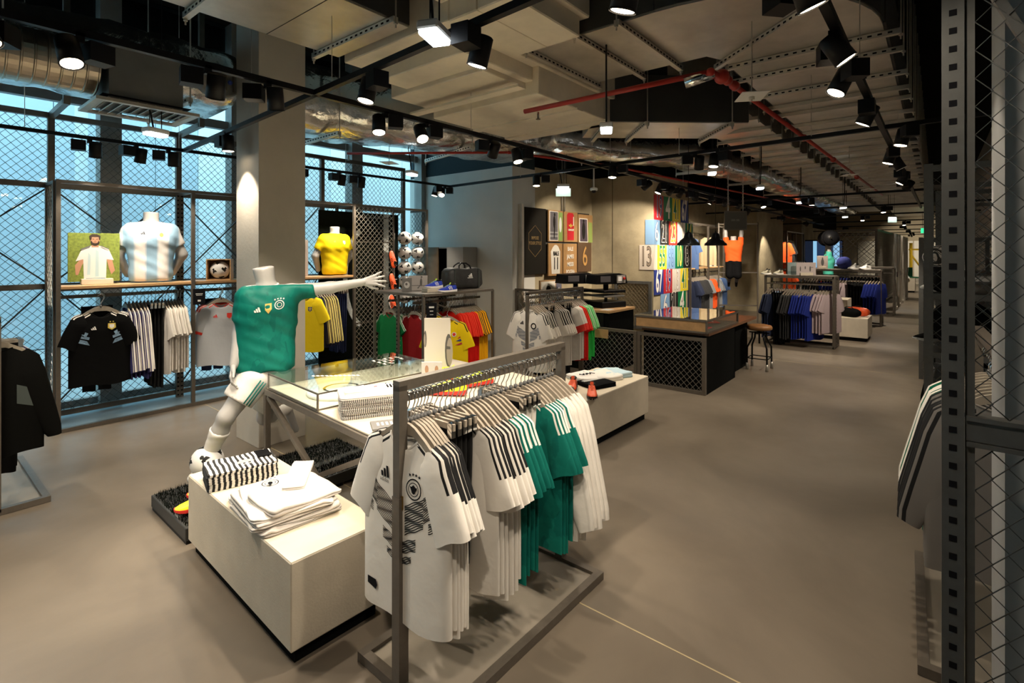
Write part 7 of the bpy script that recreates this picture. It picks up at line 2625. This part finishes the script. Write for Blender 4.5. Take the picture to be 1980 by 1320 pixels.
for i, (pl, c_) in enumerate([([(0.02, 0.02), (0.38, 0.02), (0.38, 0.50), (0.02, 0.50)], WH), ([(0.08, 0.02), (0.34, 0.02), (0.32, 0.14), (0.24, 0.19), (0.17, 0.19), (0.1, 0.14)], DK), (ell(0.205, 0.30, 0.06, 0.10), (0.06, 0.045, 0.04)), (ell(0.205, 0.38, 0.058, 0.05), DK), ([(0.40, 0.02), (0.54, 0.02), (0.54, 0.48), (0.40, 0.48)], (0.12, 0.12, 0.16)), (ell(0.47, 0.25, 0.05, 0.15), (0.45, 0.45, 0.48))]):
    MB().add([(x, -0.001 - 0.0006 * i, z) for x, z in pl], [tuple(range(len(pl)))]).build('print_shape', mat('ink_%.2f_%.2f_%.2f' % c_, c_, 0.6), t)

# --- customising desk with two heat presses
DK_ = thing('work_desk', 'black work desk with oak top in the customising corner', 'desk', (6.62, 3.62, 0))
MB().cham(0, 0.82, 0, 1.3, 0.865, 0.90, 0.003).build('desk_top', M_wood, DK_)
MB().bx(0.02, 0.80, 0.02, 1.28, 0.0, 0.865).build('cabinet', M_blackm, DK_)
MB().bx(-0.001, 0.02, 0.06, 1.24, 0.60, 0.62).build('drawer_gap', M_ink, DK_)
for y in (0.1, 0.7):
    MB().bx(0.005, 0.02, y, y + 0.5, 0.64, 0.85).build('drawer_front', M_black, DK_)
t = thing('paper_sheet', 'white paper sheet on the oak work desk', 'paper', (6.78, 3.75, 0.901))
MB().bx(-0.1, 0.1, -0.07, 0.07, 0, 0.002).build('sheet', M_whitep, t)


def heat_press(label, loc, rz, screen_c):
    t = thing('heat_press', label, 'heat press', loc, rz)
    MB().cham(-0.24, 0.24, -0.20, 0.22, 0.0, 0.09, 0.008).build('press_base', M_black, t)
    MB().cyl((0, 0, 0.09), (0, 0, 0.16), 0.025, 12).build('platen_stem', M_frame_dk, t, True)
    MB().cham(-0.20, 0.22, -0.19, 0.19, 0.16, 0.185, 0.005).build('lower_platen', mat('pad_grey', (0.18, 0.175, 0.17), 0.7), t)
    MB().cham(-0.20, 0.24, -0.19, 0.19, 0.225, 0.265, 0.006).build('upper_platen', M_black, t)
    MB().cyl((0, 0, 0.265), (0, 0, 0.38), 0.04, 14).build('press_column', M_black, t, True)
    MB().loops([[(x, y, z) for x, z in ((-0.30, 0.36), (-0.27, 0.50), (0.16, 0.52), (0.30, 0.49), (0.33, 0.36), (0.2, 0.35))] for y in (-0.13, 0.13)], True, True).build('press_arm', M_black, t)
    MB().bx(-0.22, -0.02, -0.135, -0.13, 0.39, 0.48).build('sticker', mat('sticker_grey', (0.14, 0.13, 0.14), 0.5), t)
    cp = MB().bx(0.10, 0.27, -0.15, -0.13, 0.37, 0.49).build('control_panel', mat('panel_grey', (0.45, 0.42, 0.40), 0.5), t)
    MB().bx(0.12, 0.19, -0.153, -0.15, 0.40, 0.47).build('display', mat('display_%.2f' % screen_c[2], screen_c, 0.3, emit=screen_c, estr=1.2), cp)
    MB().cyl((0.235, -0.15, 0.44), (0.235, -0.165, 0.44), 0.022, 14).build('stop_button', mat('stop_red', (0.6, 0.02, 0.01), 0.4), cp, True)
    return t


heat_press('left black heat press with a blue lit display', (6.98, 4.42, 0.90), R(-25), (0.10, 0.35, 0.55))
heat_press('right black heat press with a grey display', (7.16, 3.98, 0.90), R(-20), (0.35, 0.30, 0.24))
screen('dark framed mesh panel leaning at the concrete corner', (8.76, 4.65), (8.76, 3.97), 0.35, 1.22, 0.05, mat('warm_wire', (0.38, 0.33, 0.24), 0.4, 0.85), 0.07, 0.0045, frame=M_frame_dk)

# --- hanging chain sign
HS = thing('hanging_sign', 'framed grey till sign hanging on two chains', 'hanging sign', (9.5, 2.72, -0.22), R(-51))
MB().bx(-0.18, 0.18, -0.008, 0.008, 2.37, 2.67).build('sign_mesh', mat('sign_grey', (0.10, 0.095, 0.075), 0.6), HS)
for a, b_ in (((-0.19, 2.36), (0.19, 2.36)), ((-0.19, 2.68), (0.19, 2.68)), ((-0.19, 2.36), (-0.19, 2.68)), ((0.19, 2.36), (0.19, 2.68))):
    MB().bar((a[0], 0, a[1]), (b_[0], 0, b_[1]), 0.016).build('sign_frame', M_frame, HS)
MB().bx(-0.075, -0.005, -0.0095, -0.008, 2.51, 2.545).bx(0.01, 0.065, -0.0095, -0.008, 2.51, 2.545).build('pale_print', mat('sign_print', (0.2, 0.185, 0.16), 0.6), HS)
for x in (-0.13, 0.13):
    mb = MB()
    z = 2.69
    k = 0
    while z < 5.0:
        pts = [((0.011 * math.cos(a) if k % 2 else 0) + x, (0 if k % 2 else 0.011 * math.cos(a)), z + 0.02 + 0.02 * math.sin(a)) for a in [2 * PI * j / 8 for j in range(9)]]
        mb.tube(pts, 0.0035, 4, cap=False)
        z += 0.031
        k += 1
    mb.build('chain', M_galv, HS)

# ================================================================== WALL UNITS BEYOND
def wall_unit(label, x0, x1, y, z, nb, shelf=1.35, backpanel=True):
    t = thing('shelving_bay', label, 'shelving', (x0, y, 0))
    L = x1 - x0
    for i in range(nb + 1):
        MB().bar((L * i / nb, 0, 0), (L * i / nb, 0, z), 0.045).build('front_post', M_frame, t)
        MB().bar((L * i / nb, 0.4, 0), (L * i / nb, 0.4, z), 0.045).build('back_post', M_frame, t)
        MB().bar((L * i / nb, 0, z - 0.02), (L * i / nb, 0.4, z - 0.02), 0.04).build('top_rail', M_frame, t)
    MB().bar((0, 0, z - 0.02), (L, 0, z - 0.02), 0.04).build('top_rail', M_frame, t)
    MB().cham(0.02, L - 0.02, 0.0, 0.4, shelf, shelf + 0.03, 0.003).build('wood_shelf', M_wood, t)
    MB().bar((0, 0.15, shelf - 0.10), (L, 0.15, shelf - 0.10), 0.02).build('hanging_rail', M_frame, t)
    MB().bar((0, 0.2, 0.45), (L, 0.2, 0.45), 0.03).build('stretcher', M_frame, t)
    return t


wall_unit('steel wall bay with tops beyond the number wall', 11.6, 14.0, 4.3, 2.42, 2)
HLu, HGu = 'hanger in the wall bay beyond the number wall', 'hangers in the wall bay'
p = Vector((11.75, 4.42, 1.25))
s3 = (0.08, 0, 0)
for kind, n, lab in (('navy', 3, 'navy tee with white tag in the wall bay'), ('char', 7, 'charcoal tee in the wall bay'), ('greytee', 3, 'grey tee left in the wall bay'), ('orange', 4, 'orange tee in the wall bay'), ('greytee', 5, 'grey tee right in the wall bay'), ('denim', 5, 'denim blue tee in the wall bay')):
    p, _ = row(kind, n, p, s3, RZ + R(8), lab, lab + 's', HLu, HGu, name='tee_shirt')
place_shirt(G['denim'], (11.85, 4.45, 2.22), R(-60), 'blue tee hanging above the wall bay shelf', None, 'tee_shirt')
photo_card('large black and white action photo above the wall bay shelf', (12.6, 4.82, 1.38), R(0), 1.3, 0.85, (0.55, 0.50, 0.42), [([(0, 0.3), (1, 0.3), (1, 0.55), (0, 0.55)], (0.25, 0.22, 0.18)), ([(0, 0.6), (0.5, 0.6), (0.55, 1), (0, 1)], GREYK), (ell(0.7, 0.5, 0.1, 0.4), WH), (ell(0.72, 0.88, 0.06, 0.08), GREYK), ([(0.6, 0.0), (0.75, 0.0), (0.7, 0.3), (0.65, 0.3)], GREYK)], base=False, name='photo_board', thick=0.03)
t = thing('jacket_on_peg', 'beige and brown jacket hanging in the wall bay', 'jacket', (13.5, 4.55, 2.28), R(-40))
obj('jacket_body', shirt_meshes('beige', mat_stripe('beige_jacket', (0.45, 0.36, 0.22), (0.45, 0.36, 0.22)), longs=True, seed=50)['body'], t)
t = photo_card('small framed card on the wall bay shelf', (13.6, 4.45, 1.33), R(-40), 0.2, 0.28, (0.55, 0.53, 0.5), [(ell(0.5, 0.5, 0.25, 0.35), GREYK)], base=False)

# pull-up figure in orange tee
PU = bust('headless figure in orange tee doing a pull-up beyond the till', (13.1, 3.80, 1.46), R(-70), mat_stripe('orange_training_tee', (0.85, 0.12, 0.02), (0.85, 0.12, 0.02)), M_ink, 0.95, arms='up', collar=False, name='mannequin')
for nm_, cs_, m_ in (('shorts', [cone((-0.06, 0, 0.05), (0.06, 0, 0.05), 0.12, 0.12), cone((-0.08, 0, 0.03), (-0.09, -0.10, -0.28), 0.11, 0.10), cone((0.08, 0, 0.03), (0.09, -0.10, -0.28), 0.11, 0.10)], M_blk_cloth),
                     ('lower_leg', [cone((-0.09, -0.10, -0.30), (-0.09, 0.28, -0.46), 0.058, 0.038), cone((0.09, -0.10, -0.30), (0.09, 0.28, -0.46), 0.058, 0.038)], mat('grey_tights', (0.09, 0.09, 0.09), 0.7)),
                     ('shoe', [cone((-0.09, 0.28, -0.46), (-0.09, 0.34, -0.58), 0.04, 0.03), cone((0.09, 0.28, -0.46), (0.09, 0.34, -0.58), 0.04, 0.03)], M_black)):
    cs_ = [cone(*c[:4]) if not isinstance(c[0], np.ndarray) else c for c in cs_]
    lo, hi = bounds(cs_, 0.02)
    net_obj(nm_, sdf_union(cs_, 0.03), lo, hi, 0.016, m_, PU)
FRp = thing('pull_up_frame', 'slim steel pull-up frame beside the far concrete column', 'frame', (13.15, 3.68, 0), R(-60))
for x in (-0.45, 0.45):
    MB().bar((x, 0.1, 0), (x, 0.1, 2.46), 0.03).build('post', M_frame, FRp)
MB().cyl((-0.45, 0.1, 2.43), (0.45, 0.1, 2.43), 0.018, 10).build('pull_up_bar', M_galv, FRp, True)
for z in (0.45, 1.25):
    MB().bar((-0.45, 0.1, z), (0.45, 0.1, z), 0.03).build('cross_bar', M_frame, FRp)

wall_unit('far steel wall bay between the concrete columns', 20.4, 23.4, 4.1, 2.5, 2)
p = Vector((20.6, 4.2, 1.25))
for kind, n, lab in (('orange', 3, 'orange top in the far wall bay'), ('char', 5, 'black top in the far wall bay'), ('plainwhite', 6, 'white top in the far wall bay'), ('denim', 6, 'blue top in the far wall bay')):
    p, _ = row(kind, n, p, (0.13, 0, 0), RZ + R(15), lab, lab + 's', 'hanger in the far wall bay', 'hangers in the far wall bay', name='top', cat='top', scale=(1.2, 1.5, 1.2))
place_shirt(G['orange'], (20.7, 4.3, 2.3), R(-60), 'orange tee displayed above the far wall bay', None, 'tee_shirt').scale = (1.3, 1.3, 1.3)
place_shirt(G['char'], (21.2, 4.3, 2.3), R(-60), 'black tee displayed above the far wall bay', None, 'tee_shirt').scale = (1.3, 1.3, 1.3)
place_shirt(G['plainwhite'], (22.1, 4.35, 2.4), R(-20), 'white tee displayed above the far wall bay', None, 'tee_shirt').scale = (1.3, 1.3, 1.3)
photo_card('orange-edged poster in the far wall bay', (20.9, 4.75, 1.9), 0, 0.5, 0.55, (0.7, 0.33, 0.1), [([(0.1, 0.1), (0.9, 0.1), (0.9, 0.9), (0.1, 0.9)], WH), (ell(0.5, 0.45, 0.15, 0.35), DK)], base=False, name='photo_board')


def far_rack(label, x0, x1, y0, y1, z=1.3):
    """double rack frame whose hanging rails cross the aisle direction"""
    t = thing('garment_rack', label, 'garment rack', (x0, y0, 0))
    W, D = x1 - x0, y1 - y0
    for x in (0, W):
        for y in (0, D):
            MB().bar((x, y, 0), (x, y, z), 0.04).build('post', M_frame, t)
    slotted_post(t, 0.16, 0.0, 0.0, z, 0.04, (0, -1), 0.06)
    for x in (0, W):
        MB().bar((x, 0, z - 0.02), (x, D, z - 0.02), 0.04).build('top_rail', M_frame, t)
        MB().bar((x, 0, 0.02), (x, D, 0.02), 0.04).build('base_rail', M_frame, t)
        MB().bar((x, 0.02, z - 0.15), (x, D - 0.02, z - 0.15), 0.025).build('hanging_rail', M_frame, t)
    for y in (0, D):
        MB().bar((0, y, z - 0.02), (W, y, z - 0.02), 0.04).build('top_rail', M_frame, t)
        MB().bar((0, y, 0.02), (W, y, 0.02), 0.04).build('base_rail', M_frame, t)
    MB().cham(0.0, W, 0.0, D, z, z + 0.012, 0.003).build('steel_shelf', M_frame, t)
    return t


far_rack('first far rack with black and blue training tops', 10.85, 11.35, 1.42, 2.55, 1.30)
HLf, HGf = 'hanger on the first far rack', 'hangers on the first far rack'
RF = R(0)
p = Vector((10.87, 2.48, 1.15))
for kind, n, lab, pn in (('navy', 3, 'navy tee at the left of the first far rack', False), (P_blacklong, 4, 'black shorts on the first far rack', True), ('char', 4, 'charcoal tee on the first far rack', False), ('blue', 7, 'cobalt blue tee on the first far rack', False)):
    p, _ = row(kind, n, p, (0, -0.045, 0), R(-20), lab, lab + 's', HLf, HGf, pants=pn, name='shorts' if pn else 'tee_shirt', cat='shorts' if pn else 'shirt', scale=(1.05, 1.05, 1.15))
place_shirt(G['tank'], (10.78, 1.80, 1.13), R(-60), 'black sleeveless top facing the aisle on the first far rack', None, 'tank_top')
hanger((10.78, 1.80, 1.13), R(-60), 'white hanger of the black sleeveless top', None)
p, _ = row('pink', 4, Vector((10.95, 1.62, 1.15)), (0, -0.05, 0), R(-30), 'dusty pink top at the right of the first far rack', 'pink tops on the first far rack', HLf, HGf, name='top', cat='top')
photo_card('pale card with black workout figures on the first far rack', (10.98, 1.88, 1.313), R(-55), 0.35, 0.24, (0.50, 0.43, 0.42), [(ell(0.2, 0.5, 0.03, 0.2), GREYK), (ell(0.45, 0.6, 0.03, 0.12), GREYK), (ell(0.7, 0.5, 0.04, 0.22), GREYK), ([(0.66, 0.6), (0.86, 0.6), (0.86, 0.64), (0.66, 0.64)], GREYK)])
photo_card('teal card beside the workout card', (10.98, 2.12, 1.313), R(-55), 0.16, 0.24, (0.20, 0.28, 0.28), [([(0, 0.1), (1, 0.1), (1, 0.3), (0, 0.3)], (0.1, 0.16, 0.17))], base=False)
for i in range(2):
    shoe('khaki', ['left khaki trainer on the first far rack', 'right khaki trainer on the first far rack'][i], (11.2 + 0.1 * i, 2.55 - 0.2 * i, 1.313), R(160), name='training_shoe')
plinth('display_plinth', 'small grey plinth beside the first far rack', 12.1, 1.02, 0.85, 0.8, 0.45, R(0))
for i in range(2):
    t = thing('sports_bag', ['small black gym bag on the far grey plinth', 'orange rolled towel on the far grey plinth'][i], 'bag', (12.3 + 0.3 * i, 1.35 - 0.12 * i, 0.4515), R(60))
    mb = MB()
    mb.tube([(-0.22 + 0.44 * k / 8, 0, 0.09) for k in range(9)], [0.05, 0.08, 0.088, 0.09, 0.09, 0.09, 0.088, 0.08, 0.05], 14)
    mb.build('roll', M_blackm if i == 0 else M_shoe_or, t, True)
    MB().tube([(-0.1, 0, 0.17), (-0.05, 0, 0.2), (0.05, 0, 0.2), (0.1, 0, 0.17)], 0.008, 6).build('strap', M_black, t, True)
# second far rack
far_rack('second far rack with blue shorts and black tops', 14.8, 15.3, 1.0, 2.6, 1.32)
p = Vector((14.82, 2.5, 1.17))
for kind, n, lab, pn in (('char', 5, 'black top on the second far rack', False), (P_blue, 7, 'blue shorts on the second far rack', True), ('pink', 3, 'pale top on the second far rack', False), (P_blacklong, 6, 'black leggings on the second far rack', True), ('blue', 5, 'blue top at the right of the second far rack', False)):
    p, _ = row(kind, n, p, (0, -0.06, 0), R(-20), lab, lab + 's', 'hanger on the second far rack', 'hangers on the second far rack', pants=pn, name='shorts' if pn else 'top', cat='shorts' if pn else 'top')
photo_card('pale card with a black runner figure on the second far rack', (14.95, 2.2, 1.333), R(-55), 0.26, 0.32, (0.52, 0.44, 0.40), [(ell(0.5, 0.5, 0.14, 0.28), GREYK), (ell(0.5, 0.8, 0.07, 0.08), GREYK)])
for i in range(2):
    shoe('white', ['left white trainer on the second far rack', 'right white trainer on the second far rack'][i], (15.05 + 0.05 * i, 1.45 - 0.22 * i, 1.333), R(150), name='training_shoe').scale = (1.3, 1.3, 1.3)
t = thing('folded_shirt', 'blue folded hoodie mound on the second far rack', 'hoodie', (15.0, 1.75, 1.333), 0)
MB().sphere((0, 0, 0.15), 0.16, 16, 10, 0, (1, 1, 1.0)).build('hood', mat('blue_cloth', (0.02, 0.03, 0.18), 0.85), t, True)
# third far rack
far_rack('third far rack partly hidden behind the second', 17.6, 18.1, 0.9, 2.6, 1.32)
p, _ = row('blue', 8, Vector((17.62, 2.4, 1.17)), (0, -0.07, 0), R(-20), 'blue top on the third far rack', 'blue tops on the third far rack', 'hanger on the third far rack', 'hangers on the third far rack', name='top', cat='top')
p, _ = row(P_blacklong, 9, p, (0, -0.08, 0), R(-20), 'black leggings on the third far rack', 'black leggings on the third far rack', 'hanger on the third far rack', 'hangers on the third far rack', pants=True, name='leggings', cat='trousers')
plinth('display_plinth', 'far grey plinth behind the second far rack', 13.4, 1.5, 0.7, 1.2, 0.7, R(0))
# turquoise mannequin lifting a barbell
TQ = bust('headless figure in turquoise tee lifting a black barbell', (16.2, 2.25, 1.08), R(15), mat_stripe('turquoise_tee', (0.10, 0.62, 0.47), (0.10, 0.62, 0.47)), M_white, 1.0, arms='up', collar=True, name='mannequin')
c2_ = [cone((-0.08, 0, 0.0), (-0.1, 0, -0.45), 0.10, 0.06), cone((0.08, 0, 0.0), (0.1, 0, -0.45), 0.10, 0.06), cone((-0.1, 0, -0.45), (-0.1, 0, -0.98), 0.06, 0.04), cone((0.1, 0, -0.45), (0.1, 0, -0.98), 0.06, 0.04)]
lo, hi = bounds(c2_, 0.02)
net_obj('legs', sdf_union(c2_, 0.03), lo, hi, 0.018, M_blk_cloth, TQ)
t = thing('barbell', 'black barbell with round weight plates held overhead', 'barbell', (16.2, 2.25, 2.12), R(15))
MB().cyl((-0.55, 0, 0), (0.55, 0, 0), 0.014, 10).build('bar', M_chrome, t, True)
for sg in (-1, 1):
    for k, (r_, x) in enumerate(((0.21, 0.34), (0.17, 0.40))):
        MB().cyl((sg * x, 0, 0), (sg * (x + 0.045), 0, 0), r_, 28).build('weight_plate', M_black, t, True)
    MB().cyl((sg * 0.44, 0, 0), (sg * 0.47, 0, 0), 0.03, 12).build('collar_nut', M_chrome, t, True)
# video screen and mesh cage
t = thing('video_screen', 'wall of blue lit video screen in the far background', 'screen', (24.5, 3.9, 1.05), R(-55))
MB().cham(-1.15, 1.15, 0, 0.08, 0, 1.2, 0.01).build('housing', M_black, t)
for i, (a, b_, c_) in enumerate(((-1.1, -0.45, (0.25, 0.45, 0.75)), (-0.45, -0.05, (0.01, 0.015, 0.03)), (-0.05, 0.1, (0.3, 0.6, 0.85)), (0.1, 0.75, (0.02, 0.04, 0.09)), (0.75, 1.0, (0.3, 0.55, 0.8)), (1.0, 1.1, (0.02, 0.03, 0.06)))):
    MB().bx(a, b_, -0.004, 0.0, 0.05, 1.15).build('picture', mat('video_%d' % i, (0, 0, 0), 0.4, emit=c_, estr=0.9), t)
for i in range(6):
    MB().add([(-1.0 + 0.12 * i + 0.08 * math.cos(a), -0.006, 0.5 + 0.25 * math.sin(i * 2.2) + 0.12 * math.sin(a)) for a in [2 * PI * k / 9 for k in range(9)]], [tuple(range(9))]).build('picture', mat('video_dark', (0, 0, 0.01), 0.4), t)
for i, (a, b_) in enumerate((((20.5, 2.9), (20.5, 1.5)), ((20.5, 1.5), (26.5, 1.35)), ((26.5, 1.35), (33.5, 1.3)), ((26.5, 3.6), (26.5, 1.4)))):
    screen('far mesh cage wall ' + ['facing the shop', 'along the aisle', 'at the aisle end', 'inside the cage'][i], a, b_, 0.05, 2.5, 0.07, M_wire, 0.16, 0.006)
for i in range(5):
    t = thing('glass_door', 'slim framed glass door leaf %s along the far aisle' % ('first second third fourth fifth'.split()[i]), 'door', (19.4 + i * 1.3, 0.95 - 0.02 * i, 0), R(0))
    for x in (0, 0.55):
        MB().bar((x, 0, 0), (x, 0, 2.3), 0.06).build('stile', M_galv, t)
    MB().bar((0, 0, 0.05), (0.55, 0, 0.05), 0.08).bar((0, 0, 2.27), (0.55, 0, 2.27), 0.06).build('door_rail', M_galv, t)
    MB().bx(0.03, 0.52, -0.004, 0.004, 0.1, 2.24).build('pane', M_glass, t)
    MB().bx(-0.03, 0.03, -0.06, -0.03, 1.0, 1.15).build('door_handle', M_chrome, t)
plinth('display_plinth', 'tiny far plinth with shoes beyond the mesh cage', 28.2, 0.7, 0.9, 0.7, 0.6, 0)
for i in range(4):
    shoe('white', 'pale shoe on the tiny far plinth', (28.3 + 0.2 * i, 1.0, 0.602), R(200), 'shoes on the tiny far plinth', name='training_shoe')
t = thing('green_chair', 'dark green folding seat at the far end', 'chair', (33.5, 1.0, 0), R(-50))
MB().cham(-0.3, 0.3, -0.3, 0.3, 0.42, 0.48, 0.01).build('seat', mat('far_green', (0.0, 0.12, 0.05), 0.6), t)
MB().cham(-0.3, 0.3, 0.25, 0.3, 0.48, 0.95, 0.01).build('backrest', mat('far_green', (0.0, 0.12, 0.05), 0.6), t)
for x in (-0.27, 0.27):
    for y in (-0.27, 0.27):
        MB().bar((x, y, 0), (x, y, 0.42), 0.03).build('leg', M_black, t)
YG = thing('yellow_gantry', 'yellow steel gantry at the end of the aisle', 'gantry', (40.5, 0.2, 0), R(-55))
M_yel = mat('gantry_yellow', (0.62, 0.42, 0.02), 0.5)
MB().bar((-1.2, 0, 0), (-1.2, 0, 2.3), 0.12).build('post', M_yel, YG)
MB().bar((-1.3, 0, 1.9), (0.9, 0, 1.9), 0.1).build('beam', M_yel, YG)
MB().bar((-1.2, 0, 1.6), (-0.2, 0, 0.2), 0.07).build('stay', M_yel, YG)
t = thing('floor_scrubber', 'dark cleaning machine with red light at the aisle end', 'machine', (38.5, -0.35, 0), R(-55))
MB().cham(-0.45, 0.45, -0.4, 0.4, 0.1, 0.6, 0.06).build('machine_body', M_black, t)
MB().cham(0.05, 0.4, -0.3, 0.3, 0.6, 1.45, 0.05).build('column', M_frame_dk, t)
for x in (-0.3, 0.3):
    MB().cyl((x, -0.42, 0.12), (x, 0.42, 0.12), 0.12, 14).build('wheel', M_black, t, True)
MB().sphere((-0.3, -0.42, 0.5), 0.05, 8, 6).build('tail_lamp', mat('tail_red', (0.6, 0.02, 0.02), 0.4, emit=(1, 0.05, 0.03), estr=3), t)

# ================================================================== RIGHT-HAND SHELVING
NS = thing('mesh_screen', 'large dark mesh end panel with slotted post at the right picture edge', 'mesh screen', (1.90, -0.036, 0))
slotted_post(NS, 0.0, 0.0, 0.0, 3.3, 0.048, (-1, 0), 0.05, 'slotted_post', M_frame_dk, 0.017)
MB().bar((0.0, -0.036, 0.0), (0.0, -0.036, 3.3), 0.02).build('inner_post', M_frame_dk, NS)
MB().bar((0.0, -0.028, 1.262), (0.0, -0.98, 1.262), 0.03, 0.055).build('cross_rail', M_frame_dk, NS)
MB().bar((0.0, -0.028, 1.296), (0.0, -0.98, 1.296), 0.045, 0.012).bar((0.0, -0.028, 1.226), (0.0, -0.98, 1.226), 0.045, 0.012).build('cross_rail', M_frame_dk, NS)
MB().bar((0.012, -0.03, 2.58), (0.012, -0.58, 1.30), 0.022).build('diagonal_brace', M_frame_dk, NS)
MB().bar((0.0, -1.0, 0.0), (0.0, -1.0, 3.3), 0.04).build('back_post', M_frame_dk, NS)
# chain link with twisted joints
mb = MB()
pt, pzz, rw = 0.066, 0.077, 0.0019


# each wire zigzags; neighbours hook into each other
def zig(mb, z0, z1):
    n = int(0.9 / pt * 2)
    for i in range(n):
        pts = []
        z, k = z0, 0
        while z <= z1 + 1e-6:
            odd = (k + i) % 2
            yy = -0.048 - i * pt / 2 - (pt / 2 + 0.002 if odd else -0.002)
            pts.append((0.004 if odd else -0.004, yy, z))
            z += pzz / 2
            k += 1
        mb.tube(pts, rw, 5)


zig(mb, 0.02, 1.22)
zig(mb, 1.30, 3.28)
o = mb.build('wire_mesh', M_wire_dk, NS, True)
o['kind'] = 'stuff'

garment_rack('right-hand rack with grey and green hoodies behind the near post', 2.75, 3.75, -0.21, 1.33, 0.5, R(2), 0.04)
HLr, HGr = 'grey hanger on the right-hand rack', 'hangers on the right-hand rack'
p = Vector((2.86, -0.21, 1.275))
p, _ = row('hoodie', 5, p, (0.06, 0.002, 0), RZ, 'grey marl hooded top with black sleeve stripes on the right rack', 'grey hooded tops on the right rack', HLr, HGr, name='hooded_top', cat='top')
p, _ = row('greenhood', 4, p, (0.06, 0.002, 0), RZ, 'deep green top with white stripes on the right rack', 'green tops on the right rack', HLr, HGr, name='hooded_top', cat='top')


def right_unit(label, x0, x1, y0, y1, z):
    t = thing('shelving_bay', label, 'shelving', (x0, y0, 0))
    W, D = x1 - x0, y1 - y0
    for x in (0, W):
        for y in (0, D):
            MB().bar((x, y, 0), (x, y, z), 0.05).build('post', M_frame_dk, t)
    for q in (0.75, 1.05, 1.45, z - 0.03):
        for x in (0, W):
            MB().bar((x, 0, q), (x, D, q), 0.04).build('rail', M_frame_dk, t)
        MB().bar((0, D, q), (W, D, q), 0.04).build('rail', M_frame_dk, t)
        if q < 1.6:
            MB().bx(0, W, 0, D, q, q + 0.02).build('steel_shelf', M_frame_dk, t)
    o_ = mesh_wires(MB(), 0.0, D, 0.05, z, 0.078, 0.08, 0.002).build('wire_mesh', M_wire_dk, t, loc=(0, 0, 0), rz=R(90))
    o_['kind'] = 'stuff'
    return t


right_unit('dark steel shelving with bags behind the right near post', 4.55, 5.9, -0.75, 0.04, 2.35)
right_unit('dark steel shelving further along the right wall', 6.6, 8.4, -0.8, -0.02, 2.35)
right_unit('leaning dark display frame along the right aisle', 9.1, 10.6, -0.6, 0.16, 1.95)
t = thing('patterned_cap', 'black and white patterned hat on a black head form', 'hat', (4.72, -0.03, 1.472))
MB().sphere((0, 0, 0.12), 0.10, 16, 12, 0, (0.85, 0.9, 1.25)).build('head_form', M_black, t, True)
MB().sphere((0, 0, 0.24), 0.11, 18, 12, 0, (1, 1, 0.8)).build('hat_shell', mat_zebra('hat_pattern', C_WHITE, (0.05, 0.05, 0.05), 14, 9, 0.4), t, True)
t = thing('backpack', 'black backpack on the right shelving', 'bag', (4.85, -0.14, 1.072), R(20))
MB().sphere((0, 0, 0.17), 0.17, 16, 12, 0, (0.9, 1.1, 1.0)).build('bag_body', M_blackm, t, True)
MB().tube([(-0.16, 0.05, 0.05), (-0.2, 0.05, 0.2), (-0.12, 0.05, 0.32)], 0.015, 8).build('shoulder_strap', M_black, t, True)
t = thing('cardboard_box', 'tan cardboard box on the right shelving', 'box', (4.75, -0.25, 0.772))
MB().cham(-0.14, 0.16, -0.2, 0.22, 0, 0.12, 0.004).build('carton', M_cork, t)
MB().bx(-0.141, 0.161, -0.02, 0.03, 0.119, 0.122).build('tape', M_wood, t)
shoe('black', 'black trainer on the right shelving', (5.2, -0.1, 1.07), R(120), name='training_shoe')
shoe('white', 'white trainer on the right shelving', (5.0, -0.15, 1.472), R(120), name='training_shoe')
t = place_shirt(G['jacket'], (6.75, -0.22, 1.02), RZ, 'black jacket hanging under the right shelving', None, 'track_jacket', 'jacket')
row('char', 6, Vector((6.9, -0.26, 1.02)), (0.1, 0, 0), RZ, 'black top under the right shelving', 'black tops under the right shelving', 'hanger under the right shelving', 'hangers under the right shelving', name='top', cat='top')
